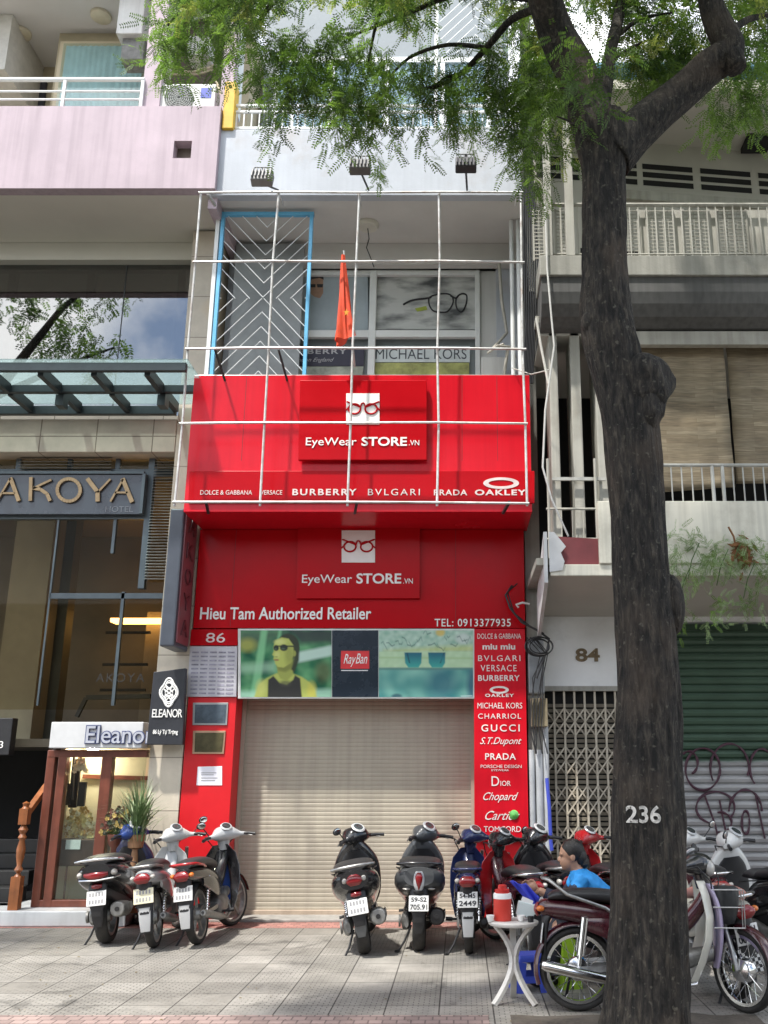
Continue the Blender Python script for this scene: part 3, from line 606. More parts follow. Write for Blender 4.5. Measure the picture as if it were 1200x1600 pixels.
# brand column
bc = thing('brand_column', 'tall narrow red sign listing brand names beside the shutter', 'sign', (.48, 0, 1))
MB().box(.162, XR-.004, -.045, .028, .9, 3.425).build('panel', M['redpanel'], bc, bevel=.004)
q = MB()
rows = [('DOLCE & GABBANA', 746, 814, 990, 998, {}), ('miu miu', 754, 805, 1006, 1015, dict(bold=.03)), ('BVLGARI', 747, 813, 1024, 1033, dict(space=1.25)), ('VERSACE', 751, 807, 1039, 1049, dict(space=1.2)),
        ('BURBERRY', 747, 812, 1055, 1064, dict(bold=.02, space=1.1)), ('OAKLEY', 758, 803, 1084, 1089, dict(bold=.03, space=1.25)), ('MICHAEL KORS', 746, 816, 1098, 1107, {}),
        ('CHARRIOL', 747, 814, 1115, 1123, dict(space=1.2)), ('GUCCI', 752, 812, 1132, 1143, dict(space=1.3, bold=.01)), ('S.T.Dupont', 750, 815, 1152, 1166, dict(shear=.45)),
        ('PRADA', 758, 806, 1177, 1187, dict(bold=.015, space=1.1)), ('PORSCHE DESIGN', 751, 815, 1195, 1200, {}), ('EYEWEAR', 768, 795, 1202, 1205, {}), ('D', 768, 780, 1213, 1228, {}), ('IOR', 782, 798, 1220, 1228, {}),
        ('Chopard', 755, 810, 1238, 1254, dict(shear=.5)), ('Cartier', 758, 812, 1267, 1281, dict(shear=.5)), ('TOM FORD', 756, 814, 1291, 1300, {})]
M['colletter'] = mat('column_letter', (.78, .7, .68), .4); words(bc, rows, -.047, M['colletter'], .004, 'brand_lettering')
q = MB(); ring_px(q, 780, 1078, 15, 6, .32, -.047); q.build('ring_emblem', M['colletter'], bc)
MB().lathe([(0, 0), (.05, .002), (.055, .008), (.03, .02), (0, .024)], (XP(803, 1273, -.05), -.052, ZP(1273, -.05)), (0, -1, 0)).build('round_sticker', mat('green_sticker', (.15, .5, .12), .3, var=.6, scale=14), bc, smooth=True)
# house number, price board, plates, notice
hn = thing('number_plate_board', 'dark red board with house number 86 above the silver list board', 'house number', (-3.08, 0, 3.2))
flat(q := MB(), [(300, 984), (373, 984), (372, 1009), (298, 1009)], -.002, .04); q.build('board', M['redpanel2'], hn)
q = MB(); letter_px(q, '86', 322, 352, 989, 1004, -.044, .006, bold=.0); q.build('lettering', mat('number_silver', (.7, .6, .6), .4), hn)
pl = thing('list_board', 'silver board with rows of small slots beside the billboard', 'notice board', (-3.08, 0, 2.7))
flat(q := MB(), [(298, 1010), (372, 1010), (370, 1089), (293, 1089)], -.002, .03); q.build('board', mat('silver_board', (.5, .49, .53), .35, .3, var=.15, streak=.1), pl, bevel=.004)
q = MB()
for r_ in range(11):
    for c in range(5):
        a = 300 + c*14 - r_*.3; t = 1018 + r_*6.4; flat(q, [(a, t), (a+11, t), (a+11, t+2.6), (a, t+2.6)], -.034)
q.build('row_strips', mat('strip_grey', (.3, .29, .36), .4, var=.5, scale=20), pl)
for nm, lab, y0, y1, x0_, x1_, x2_, cc, fc in (('framed_plate', 'blue grey glazed plate in a thin steel frame, upper of two on the red pillar', 1098, 1133, 302, 357, 355, (.09, .12, .15), (.4, .42, .42)), ('framed_plate', 'brown glazed plate in a copper coloured frame, lower of two on the red pillar', 1142, 1178, 302, 353, 350, (.09, .08, .04), (.5, .33, .22))):
    t_ = thing(nm, lab, 'plaque', (XP(330, y1, -.01), -.01, ZP(y1, 0)))
    flat(q := MB(), [(x0_, y0), (x1_, y0), (x2_, y1), (x0_-1, y1)], -.003, .014); q.build('frame', mat(nm+'_frame', fc, .35, .6), t_, bevel=.003)
    flat(q := MB(), [(x0_+3, y0+3), (x1_-3, y0+3), (x2_-3, y1-3), (x0_+2, y1-3)], -.018, .003); q.build('plate', mat(nm+'_glass', cc, .06, var=.6, scale=5, coat=1), t_)
t_ = thing('paper_notice', 'white paper notice taped to the red pillar below the two plates', 'notice', (XP(327, 1226, -.01), -.01, ZP(1226, 0)))
flat(q := MB(), [(309, 1198), (347, 1197), (347, 1227), (307, 1227)], -.003, .003); q.build('paper', mat('paper', (.78, .78, .84), .7, var=.04), t_)
q = MB()
for yy, w in ((1207, 24), (1210, 20), (1215, 26), (1219, 22)): flat(q, [(314, yy), (314+w, yy), (314+w, yy+1), (314, yy+1)], -.008, .001)
q.build('writing', M['faint'], t_)
# small downlights under the billboard
for px in (565, 625, 691):
    t_ = MB().lathe([(0, 0), (.03, 0), (.035, .03), (0, .03)], (XP(px, 1097, .0), .14, 2.565), n=14).build('downlight', M['chrome'], None, smooth=True)
    tag(t_, 'small chrome downlight under the red shutter head, one of three alike', 'lamp', 'downlights over the shutter')
# ------------------------------------------------------------------ steel sign frame in front
YG = -1.25
sf = thing('steel_sign_frame', 'empty white steel tube grid standing out in front of the red box sign', 'frame', (-1.2, YG, 4.6))
M['tube'] = mat('galvanised_tube', (.58, .58, .57), .4, .25, var=.3, scale=9, dirt=(.26, .15, .09), dirt_amt=.75, dscale=3)
Xg = [XP(295, 545, YG), XP(420, 545, YG), XP(552, 545, YG), XP(685, 545, YG), XP(818, 545, YG)]
Zg = [ZP(y, YG) for y in (787, 662, 546, 411, 303)]
rj = random.Random(31); jj = lambda a=.014: rj.uniform(-a, a)      # hand-welded: nothing is quite straight
for x in Xg:
    pts = [(x+jj(), YG+jj(.006), z) for z in [Zg[0]-.03]+Zg[1:-1]+[Zg[-1]+.02]]; q = MB(); q.tube(pts, .015, 8); q.build('upright', M['tube'], sf, smooth=True)
for z in Zg:
    pts = [(x, YG-.03, z+jj(.012)) for x in [Xg[0]-.03]+Xg[1:-1]+[Xg[-1]+.03]]; q = MB(); q.tube(pts, .0145, 8); q.build('crossbar', M['tube'], sf, smooth=True)
for x, z, zb in ((Xg[0]+.35, Zg[0], 4.85), (Xg[2]+.1, Zg[0], 4.85), (Xg[4]-.2, Zg[0], 4.85)): MB().bar((x, YG, z+.02), (x-.06, YF, z-.02), .03, .03).build('bracket', M['black'], sf)
for x in (Xg[0]+.08, Xg[1], Xg[2], Xg[3], Xg[4]-.04): MB().bar((x, YG, Zg[-1]), (x, YF, Zg[-1]+.06), .03, .03).build('bracket', M['tube'], sf)
for x, z in ((Xg[1]+.12, Zg[2]), (Xg[0]+.32, Zg[2])): MB().bar((x, YG, z), (x+.06, YF+.03, z-.28), .022, .022).build('bracket', M['black'], sf)
# blue folding grille
YBf = -.55
MB().box(-3.33, .85, YF+.01, .0, 6.492, 6.5).build('bounce_cover', mat('grey_bounce_cover', (.4, .4, .39), .7, var=.25, scale=3), fas)  # unseen grey sheet, added to keep red bounce off the balcony above
gr = thing('blue_grille', 'blue framed grille of slanting wire bars closing the left of the open balcony', 'grille', (-2.6, YBf, 6.45))
M['bluep'] = mat('sky_blue_paint', (.13, .45, .72), .4, var=.15, scale=5)
bx0, bx1, bxt = XP(341, 450, YBf), XP(482, 450, YBf), 8.97
for x in (bx0, bx1): MB().box(x-.022, x+.022, YBf-.03, YBf+.03, 6.495, bxt).build('post', M['bluep'], gr)
MB().box(bx0-.03, bx1+.03, YBf-.033, YBf+.028, bxt+.001, bxt+.05).build('top_rail', M['bluep'], gr)
q = MB(); chevrons(q, bx0+.03, bx1-.03, 6.5, bxt, YBf, .21, .006); q.build('slanting_bars', mat('dull_bar', (.66, .68, .69), .5, 0), gr)
# the same wire pattern returns along the side wall
MB().box(bx0-.09, bx0-.04, YBf-.03, YBf+.03, 6.495, bxt+.05).build('white_post', M['frame_w'], gr)
o = MB().box(bx0, bx1-.22, .2, .25, 6.5, 9.0).build('grey_screen', mat('grey_screen', (.3, .32, .33), .7, var=.25, scale=2), shop)
# floodlights on the parapet
for i, (px, py, lab) in enumerate(((410, 279, 'weathered grey floodlight on an arm, leftmost of three below the white parapet'), (563, 261, 'grey floodlight half behind hanging leaves, middle of three below the white parapet'), (728, 258, 'black floodlight on an arm, rightmost of three below the white parapet'))):
    Yl = -1.75; c = P(px, py, Y=Yl); t_ = thing('floodlight', lab, 'floodlight', (c.x, Yl, c.z), 'floodlights on the parapet')
    mm = mat('flood_body', ((.2, .2, .2), (.1, .1, .1), (.015, .015, .02))[i], .5, var=.3)
    Mx = Matrix.Rotation(rad(-25), 3, 'X')
    MB().obox(c, (.26, .12, .2), Mx).build('lamp_body', mm, t_, bevel=.015)
    q = MB()
    for k in range(6): q.obox(c + Mx @ Vector((-.11+.044*k, -.075, 0)), (.012, .04, .17), Mx)
    q.build('cooling_fins', mm, t_)
    q = MB(); q.tube([c + Vector((-.11, 0, .02)), c + Vector((-.11, .02, .17)), c + Vector((.11, .02, .17)), c + Vector((.11, 0, .02))], .009, 6); q.build('yoke', M['steel'], t_)
    q = MB(); q.tube([c + Vector((0, .02, .16)), c + Vector((0, .08, -.02)), (c.x+.02, -.93, 9.12)], .014, 8); q.build('arm', M['black'], t_)
# flag
fc = P(538, 465, Y=-1.15)
fl = thing('flag', 'furled red flag with a yellow star hanging in front of the upper window', 'flag', (fc.x, -1.1, 6.6))
pa, pb_ = P(537, 395, Y=-1.15), P(551, 560, Y=-1.15)
MB().tube([(pb_.x, -.9, 6.6), pb_ + Vector((0, .05, .1)), pa + Vector((0, 0, .03))], .012, 8).build('pole', M['tube'], fl)
q = MB(); rs = []
for j in range(26):
    t = j/25; py = 398 + (531-398)*t; hw = 2.2 + 10.5*t**1.15; cxp = 536 + 1.5*t
    ctr = P(cxp, py, Y=-1.16); w = hw/115; ring = []
    for k in range(40):
        a = 2*math.pi*k/40; fold = 1 + .3*math.sin(3*a+2*t) + .16*math.sin(7*a-3*t)
        zz = ctr.z + .03*t*math.sin(2*a+.5) + (.05*math.cos(a) if j == 25 else 0)
        ring.append((ctr.x + w*math.cos(a)*fold, ctr.y + .7*w*math.sin(a)*fold, zz))
    rs.append(ring)
q.rings(rs); q.build('cloth', mat('flag_red', (.66, .06, .015), .7, var=.25, scale=8), fl, smooth=True)
st = P(541, 487, Y=-1.28); q = MB()
q.prism([(st.x + (.055 if k % 2 == 0 else .022)*math.sin(k*math.pi/5)*.7, st.z + (.055 if k % 2 == 0 else .022)*math.cos(k*math.pi/5)) for k in range(10)], -1.262, -1.255)
q.build('star', mat('star_yellow', (.6, .28, .02), .7), fl)
# yellow drain box at the left end of the upper railing, white pipes at right
o = MB().box(XP(354, 165, -.8), XP(371, 165, -.8), -.95, -.74, ZP(204, -.9), ZP(131, -.9)).build('drain_box', mat('yellow_paint', (.66, .4, .02), .5, var=.25, scale=4), None, bevel=.01); tag(o, 'yellow upright drain box between the pink balcony and the white railing', 'drain box')
for i, (px, r_, lab) in enumerate(((800, .028, 'thin white drain pipe nearer the window on the right balcony edge'), (812, .04, 'thick white drain pipe at the outer right edge of the balcony'))):
    xx = XP(px, 450, -.3); o = MB().tube([(xx, -.3, 6.4), (xx, -.3, 9.06)], r_, 12).build('drain_pipe', M['frame_w'], None, smooth=True); tag(o, lab, 'pipe')
# tangle of hose and wire by the right post
q = MB(); a = P(790, 560, Y=-.2); pts = [P(780, 410, Y=.1), P(784, 470, Y=.1), P(792, 520, Y=.0), P(770, 545, Y=-.2), P(786, 538, Y=-.25), P(793, 548, Y=-.2), P(788, 585, Y=-.15)]
q.tube(pts, .022, 8); q.tube([P(762, 552, Y=-.2), P(778, 540, Y=-.3), P(800, 542, Y=-.25), P(806, 560, Y=-.2)], .016, 8)
o = q.build('loose_hose', mat('old_hose', (.42, .4, .35), .6, var=.3), None, smooth=True); tag(o, 'loose dirty hose tangled beside the right balcony window', 'hose')
ac = P(772, 575, Y=.2); o = MB().box(ac.x-.18, ac.x+.16, .05, .3, 6.49, ac.z+.1).build('junction_box', M['greypaint'], None, bevel=.01); tag(o, 'white box unit below the hose at right end of the upper window', 'box')
# ================================================================== HOTEL (left)
M['traver'] = coursed('travertine_cladding', (.55, .49, .4), (.25, .21, .17), .8, .62, .006, .5, .06, .3, 0.0, 'xz', stain=(.44, .32, .17))
M['lint'] = coursed('stone_lintel', (.5, .44, .35), (.2, .16, .12), .75, 2.0, .008, .5, .06, .3, 0.0, 'xz', stain=(.42, .3, .12))
M['pink'] = mat('lilac_pink_plaster', (.47, .385, .43), .8, var=.14, scale=1.0, streak=.18, bump=.15, bscale=60, dirt=(.4, .33, .37), dirt_amt=.6)
M['soff'] = mat('hotel_soffit', (.7, .68, .61), .8, var=.06, scale=.8)
M['darksteel'] = mat('dark_teal_steel', (.04, .05, .054), .4, .3, var=.25, scale=6)
M['gframe'] = mat('blue_grey_frame', (.1, .125, .14), .4, .3, var=.2, scale=5)
M['wood'] = mat('red_brown_wood', (.16, .045, .025), .35, var=.3, scale=5, streak=.3, coat=.3)
M['orwood'] = mat('orange_wood', (.3, .1, .03), .35, var=.3, scale=7, streak=.3, coat=.3)
M['cream'] = mat('cream_wall', (.6, .52, .38), .7, var=.08, scale=2)
M['marble'] = mat('grey_white_marble', (.55, .57, .58), .3, var=.2, scale=1.6, streak=.1)
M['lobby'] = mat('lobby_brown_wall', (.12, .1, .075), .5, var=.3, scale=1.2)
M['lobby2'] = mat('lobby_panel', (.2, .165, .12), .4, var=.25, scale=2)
M['mirrorglass'] = glass('sky_mirroring_glass', (.34, .38, .38), 2.7)
M['lobbyglass'] = glass('lobby_glass', (.88, .85, .76), 1.14)
M['frostglass'] = bpy.data.materials.new('frosted_canopy_glass'); M['frostglass'].use_nodes = True; nt = M['frostglass'].node_tree; nt.nodes.clear()
fo_, ft_, fl_, fm_ = [nt.nodes.new(n_) for n_ in ('ShaderNodeOutputMaterial', 'ShaderNodeBsdfTransparent', 'ShaderNodeBsdfTranslucent', 'ShaderNodeMixShader')]
ft_.inputs[0].default_value = (.8, .9, .9, 1); fl_.inputs[0].default_value = (.3, .35, .35, 1); fm_.inputs[0].default_value = .34
nt.links.new(ft_.outputs[0], fm_.inputs[1]); nt.links.new(fl_.outputs[0], fm_.inputs[2]); nt.links.new(fm_.outputs[0], fo_.inputs[0])
M['clearglass'] = glass('clear_glass', (.86, .92, .9), 1.5)
M['blackvoid'] = mat('dark_stair_wall', (.012, .012, .012), .8)
hotel = thing('hotel', 'hotel building with pale stone cladding and a lilac pink balcony band', 'building', (-5.6, 0, 0))
HL = -11.0
q = MB(); q.box(-3.79, -3.385, .002, 1.2, 0, 9.085); q.build('stone_column', M['traver'], hotel, bevel=.008)
q = MB()
x0, x1, z0, z1 = XP(271, 234, -1), XP(299, 234, -1), ZP(247, -1), ZP(220, -1)
q.box(HL, x0, -1.0, -.84, 9.1, 10.37); q.box(x1, -3.24, -1.0, -.84, 9.1, 10.37); q.box(x0, x1, -1.0, -.84, 9.1, z0); q.box(x0, x1, -1.0, -.84, z1, 10.37)
q.box(-3.36, -3.24, -.84, .5, 8.9, 10.37)
q.build('pink_balcony_wall', M['pink'], hotel)
MB().box(x0-.01, x1+.01, -.82, -.8, z0-.01, z1+.01).build('drain_opening', mat('drain_dark', (.16, .13, .11), .9, var=.3), hotel)
MB().box(HL, -3.37, -.835, 3, 9.12, 9.3).build('balcony_floor', M['soff'], hotel)
MB().box(HL, -3.8, .36, .8, 8.84, 9.115).build('beam', M['soff'], hotel)
# big upper window behind the canopy
MB().box(HL, -3.84, .5, .506, 6.44, 8.835).build('window_pane', M['mirrorglass'], hotel)
q = MB()
for px in (20, 143, 285): x = XP(px, 440, .55); q.box(x-.055, x+.055, .53, .62, 6.42, 8.83)
q.box(HL, -3.84, .53, .62, 8.76, 8.835); q.build('window_frame', M['darksteel'], hotel)
q = MB()
for px in (190,): x = XP(px, 500, .5); q.box(x-.006, x+.006, .493, .498, 6.5, 8.83)
q.build('glass_joint', M['darksteel'], hotel)
MB().box(HL, -3.8, 1.9, 2.0, 6.4, 8.84).build('room_wall', mat('room_grey', (.33, .34, .31), .8, var=.15), hotel)
MB().box(HL, -3.8, .55, 1.95, 8.83, 8.9).build('room_ceiling', M['soff'], hotel)
MB().box(HL, -3.80, .35, 2.2, 6.25, 6.43).build('sill_slab', M['lint'], hotel)
# stone lintel
MB().box(HL, -3.795, .0, .6, 5.78, 6.245).build('stone_lintel', M['lint'], hotel, bevel=.008)
# glass canopy
can = MB(); cz = 6.30
can.box(HL, -3.3, -1.40, -1.33, cz+.03, cz+.14); can.box(HL, -3.25, -.76, -.68, cz+.02, cz+.12); can.box(HL, -3.8, -.1, -.02, cz-.02, cz+.1)
cano = can.build('canopy_beams', M['darksteel'], hotel, bevel=.006)
q = MB(); k = 0; xx = XP(227, 590, -1.35)
while xx > HL:
    q = MB(); q.box(xx-.035, xx+.035, -1.298, -.762, cz+.005, cz+.13); q.build('canopy_rafter', M['darksteel'], cano); q = MB(); q.box(xx-.035, xx+.035, -.678, -.102, cz+.005, cz+.13); q.build('canopy_rafter', M['darksteel'], cano)
    if k % 2 == 0: q = MB(); q.box(xx-.05, xx+.05, -.72, -.56, cz-.14, cz+.004); q.build('canopy_hanger', M['darksteel'], cano)
    xx -= .645; k += 1
MB().box(HL, -3.27, -1.45, -.02, cz+.145, cz+.16).build('canopy_glass', M['frostglass'], cano)
# entrance glazing
q = MB()
for za, zb in ((ZP(740, .3), ZP(736, .3)),): q.box(HL, -3.86, .27, .36, za-.06, zb+.02)
xr = XP(232, 800, .3)
q.box(xr-.04, xr+.04, .262, .362, ZP(920, .3), 5.775)
for px in (178,): x = XP(px, 840, .3); q.box(x-.02, x+.02, .28, .34, ZP(865, .3), ZP(806, .3))
for px in (30, 110, 185): x = XP(px, 722, .3); q.box(x-.03, x+.03, .28, .34, ZP(738, .3), 5.775)
q.box(HL, xr, .265, .345, ZP(812, .3), ZP(803, .3)); x80 = XP(82, 900, .3)
q.box(x80-.012, x80+.012, .285, .335, 2.5, ZP(808, .3)); q.box(x80, -3.8, .285, .335, ZP(932, .3)-.03, ZP(927, .3))
xm_ = XP(186, 1000, .3); q.box(xm_-.02, xm_+.02, .285, .335, 2.5, ZP(925, .3))
q.build('entrance_frame', M['gframe'], hotel)
MB().box(HL, -3.8, .30, .305, 2.45, 5.775).build('entrance_glass', M['lobbyglass'], hotel)
q = MB(); z = ZP(905, .2)
while z < 5.76:
    q.add([(xr+.05, .2, z), (-3.795, .2, z), (-3.795, .26, z+.03), (xr+.05, .26, z+.03)], [(0, 1, 2, 3)]); z += .04
z = ZP(737, .2)
while z < 5.76:
    q.add([(-5.95, .18, z), (-4.7, .18, z), (-4.7, .24, z+.03), (-5.95, .24, z+.03)], [(0, 1, 2, 3)]); z += .045
q.build('louvres', mat('louvre_grey', (.42, .41, .38), .5, .2, var=.15), hotel)
# lobby interior
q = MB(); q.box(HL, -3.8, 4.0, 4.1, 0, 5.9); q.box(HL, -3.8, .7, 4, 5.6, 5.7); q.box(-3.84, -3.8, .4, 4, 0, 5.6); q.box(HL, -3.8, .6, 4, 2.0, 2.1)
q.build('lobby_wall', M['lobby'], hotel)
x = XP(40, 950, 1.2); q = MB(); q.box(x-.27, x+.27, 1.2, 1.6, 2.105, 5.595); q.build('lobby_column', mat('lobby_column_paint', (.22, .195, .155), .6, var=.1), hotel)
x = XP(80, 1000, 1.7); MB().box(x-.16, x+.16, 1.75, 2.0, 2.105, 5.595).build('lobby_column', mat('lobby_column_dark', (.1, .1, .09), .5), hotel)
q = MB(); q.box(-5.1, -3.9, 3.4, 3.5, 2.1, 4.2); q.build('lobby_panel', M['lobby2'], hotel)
q = MB(); q.box(-5.6, -3.86, 3.15, 3.42, 4.0, 4.06); q.build('cove_lamp', emit('cove_glow', (1, .55, .16), 5), hotel)
a, b_ = P(78, 905, Y=2.6), P(104, 955, Y=2.6); q = MB(); q.bar(a, b_, .06, .05); q.bar(b_, P(105, 985, Y=2.6), .06, .05); q.build('cove_lamp', emit('stair_glow', (1, .5, .14), 1.2), hotel)
c = P(108, 887, Y=2.2); MB().lathe([(0, 0), (.035, 0), (.04, .03), (0, .03)], c, (0, -1, 0), 12).build('spot_lamp', emit('spot_glow', (1, .95, .8), 14), hotel)
q = MB()
for py in (1080, 1040, 990): q = MB(); q.box(-5.6, -4.9, 3.0, 3.05, ZP(py, 3), ZP(py, 3)+.04); q.build('shelf', M['black'], hotel)
q = MB()
q.bar(P(120, 1120, Y=1.0), P(135, 1090, Y=1.0), .05, .05); q.bar(P(135, 1090, Y=1.0), P(235, 1088, Y=1.0), .06, .06); q.build('stair_rail', M['black'], hotel)
# dark under-stair void at left bottom, steps, marble plinth
MB().box(HL, -5.0, 3.0, 3.1, 0, 2.0).build('back_wall', M['blackvoid'], hotel); MB().box(-5.02, -4.98, .1, 3, 0, 2.05).build('side_wall', M['blackvoid'], hotel); MB().box(-5.0, -3.8, .62, .7, 0, 2.05).build('back_wall', M['lobby'], hotel)
q = MB()
for k in range(5): q.box(HL, -5.35, .1+.25*k, .35+.25*k, 0 if k == 0 else .17*k, .17*(k+1))
q.build('entrance_steps', mat('step_dark_stone', (.018, .018, .018), .4, var=.3), hotel, bevel=.008)
MB().box(HL, -3.79, -.36, .6, .006, .17).build('marble_plinth', M['marble'], hotel, bevel=.012)
# jewellery shop front
sx0, sx1 = XP(52, 1390, -.05), -3.8
sfz = ZP(1172, -.05)
q = MB()
for x, w in ((sx0+.04, .1), (sx0+.18, .1), (XP(158, 1290, -.05), .13)): q.box(x-w/2, x+w/2, -.06, .06, .172, sfz)
q.box(sx0, sx1-.005, -.065, .055, sfz-.085, sfz+.002); q.box(sx0+.05, sx1-.01, -.055, .05, .172, .25)
sfo = q.build('shop_front_frame', M['wood'], hotel, bevel=.008)
MB().box(sx0+.2, sx1-.02, -.004, .002, .25, sfz-.08).build('shop_front_pane', M['clearglass'], sfo)
q = MB(); q.box(sx0+.15, sx1, .59, .615, .17, 2.0); q.box(sx0+.1, sx0+.16, .06, .6, .17, 2.0); q.box(sx0+.1, sx1, .065, .6, 1.98, 2.02); q.build('display_wall', M['cream'], hotel)
MB().lathe([(0, 0), (.06, 0), (.07, .03), (0, .03)], (-4.6, .3, 1.945), n=16).build('display_fill_lamp', emit('display_fill_glow', (1, .88, .68), 150), hotel)  # added glowing disc that brightens the display; no known lamp here
q = MB(); q.bar(P(130, 1213, Y=.55), P(235, 1216, Y=.55), .05, .05); q.build('display_rail', M['wood'], hotel)
# upper balcony over the pink band
q = MB(); yr = -.93
for z, r_ in ((10.85, .03), (10.66, .014), (10.53, .014)): q.tube([(HL, yr, z), (XP(224, 145, yr), yr, z)], r_, 8)
for px in (100, 222): x = XP(px, 145, yr); q.box(x-.02, x+.02, yr-.02, yr+.02, 10.37, 10.85)
q.build('balcony_rail', M['frame_w'], hotel)
MB().box(HL, -3.3, -.9, 3.0, 13.0, 13.2).build('upper_soffit', mat('upper_soffit_white', (.62, .61, .6), .8, var=.06, scale=1), hotel)
q = MB(); q.box(HL, XP(83, 130, .6), 1.35, 1.5, 9.3, 13.0); q.box(XP(83, 130, .6), -3.3, .6, 1.5, 9.3, 13.0); q.build('upper_wall', mat('upper_tan_wall', (.46, .4, .28), .8, var=.1), hotel)
q = MB(); xa, xb = XP(93, 130, .5), XP(225, 130, .5); q.box(xa-.08, xb+.08, .52, .6, 10.0, ZP(68, .5)+.06); q.build('upper_window_frame', M['cream'], hotel)
uw = MB().box(xa, xb, .47, .474, 10.0, ZP(70, .5)).build('upper_window_pane', M['clearglass'], hotel)
curtain(xa+.03, xb-.05, .497, 10.0, ZP(72, .5), .008, 90, 13, 5).build('curtain', mat('pale_curtain', (.6, .74, .82), .8, var=.15, scale=4), uw, smooth=True)
xa_, xb_ = XP(15, 150, 1.3), XP(70, 150, 1.3); MB().box(xa_, xb_, 1.3, 1.345, 9.5, ZP(128, 1.3)).build('dark_opening', mat('dark_void', (.04, .04, .05), .5), hotel)
q = MB(); q.box(XP(0, 100, .3)-2, XP(14, 100, .3), .2, 1.34, ZP(108, .2), 12.995); q.build('upper_beam', mat('upper_beam_paint', (.6, .58, .54), .8), hotel)
for xa_, xb_ in ((228, 256), (349, 368)): MB().box(XP(xa_, 90, -.9), XP(xb_, 90, -.9), -.9, -.55, 10.372, 14.5).build('pink_column', M['pink'], hotel)
MB().box(XP(368, 90, -.6)-.01, XP(379, 90, -.6), -.75, -.5, 10.5, 14.5).build('white_edge', M['frame_w'], hotel)
MB().box(XP(256, 90, 0), XP(349, 90, 0), .3, .4, 10.37, 14).build('utility_wall', mat('utility_brown', (.13, .1, .085), .8, var=.4, scale=3), hotel)
for i, (px, py) in enumerate(((33, 52), (158, 25))):
    c = P(px, py, Z=12.98); MB().lathe([(0, 0), (.13, 0), (.155, .02), (.16, .06), (0, .06)], (c.x, c.y, 12.935), n=24).build('ceiling_lamp', mat('ceiling_lamp_glass', (.6, .55, .42), .4), hotel, smooth=True)

# air conditioner units hung on the hotel
def ac_unit(label, x0, x1, z0, z1, y, fan=True, blue=True, turned=False):
    t = thing('air_conditioner', label, 'air conditioner', ((x0+x1)/2, y, z0), 'air conditioner units')
    w = mat('ac_casing', (.66, .66, .64), .5, var=.12, scale=5, streak=.15)
    MB().box(x0, x1, y, y+.3, z0, z1).build('casing', w, t, bevel=.012)
    if fan:
        cx_, cz_, r = x0+(x1-x0)*.36, (z0+z1)/2, (z1-z0)*.43
        q = MB()
        for k in range(1, 8): q.lathe([(r*k/7-.005, 0), (r*k/7+.005, 0), (r*k/7+.005, .012), (r*k/7-.005, .012)], (cx_, y-.004, cz_), (0, -1, 0), 28, closed=True)
        for k in range(14): a = k*math.pi/7; q.bar((cx_+.03*math.cos(a), y-.018, cz_+.03*math.sin(a)), (cx_+r*math.cos(a), y-.018, cz_+r*math.sin(a)), .006, .006)
        q.build('fan_grille', mat('fan_grille', (.3, .32, .3), .5, var=.2), t)
        MB().lathe([(0, 0), (r, 0), (r, .003), (0, .003)], (cx_, y, cz_), (0, -1, 0), 28).build('fan_recess', mat('fan_dark', (.12, .13, .12), .6), t)
    if blue: MB().box(x0+(x1-x0)*.74, x0+(x1-x0)*.93, y-.005, y, z0+(z1-z0)*.5, z0+(z1-z0)*.85).build('badge', mat('badge_blue', (.06, .09, .42), .4), t)
    return t
ac_unit('white air conditioner with round fan grille and blue badge on the pink ledge', XP(247, 148, -.9), XP(335, 148, -.9), 10.38, ZP(131, -.86), -.86)
ac_unit('white air conditioner seen from below beside the pink column, upper of two', XP(188, 30, -.3), XP(228, 30, -.3), ZP(60, -.3), ZP(-5, -.3), -.4, False, False)
t = ac_unit('dirty grey air conditioner under the white one beside the pink column', XP(193, 85, -.2), XP(228, 85, -.2), ZP(100, -.2), ZP(66, -.2), -.3, False, False)
for ch in t.children: ch.data.materials[0] = mat('ac_dirty', (.2, .2, .19), .6, var=.5, scale=9)
ac_unit('pale air conditioner half hidden by leaves high on the brown utility wall', XP(290, 60, -.1), XP(325, 60, -.1), ZP(78, -.1), ZP(48, -.1), 0, False, False)
q = MB(); pbt = thing('pipe_bundle', 'tan lagged pipes looping across the brown wall above the air conditioner', 'pipes', P(300, 113, Y=.1)); M['lagged'] = mat('lagged_pipe', (.42, .36, .26), .8, var=.3)
q.tube([P(270, 110, Y=.1), P(300, 113, Y=.05), P(330, 105, Y=.05), P(347, 92, Y=.1)], .022, 8); q.build('pipe', M['lagged'], pbt, smooth=True); q = MB(); q.tube([P(262, 116, Y=.12), P(310, 116, Y=.05), P(345, 104, Y=.1)], .016, 8); q.build('pipe', M['lagged'], pbt, smooth=True); q = MB(); q.tube([P(338, 128, Y=-.4), P(345, 145, Y=-.5), P(338, 160, Y=-.6)], .018, 8)
q.build('pipe', M['lagged'], pbt, smooth=True)

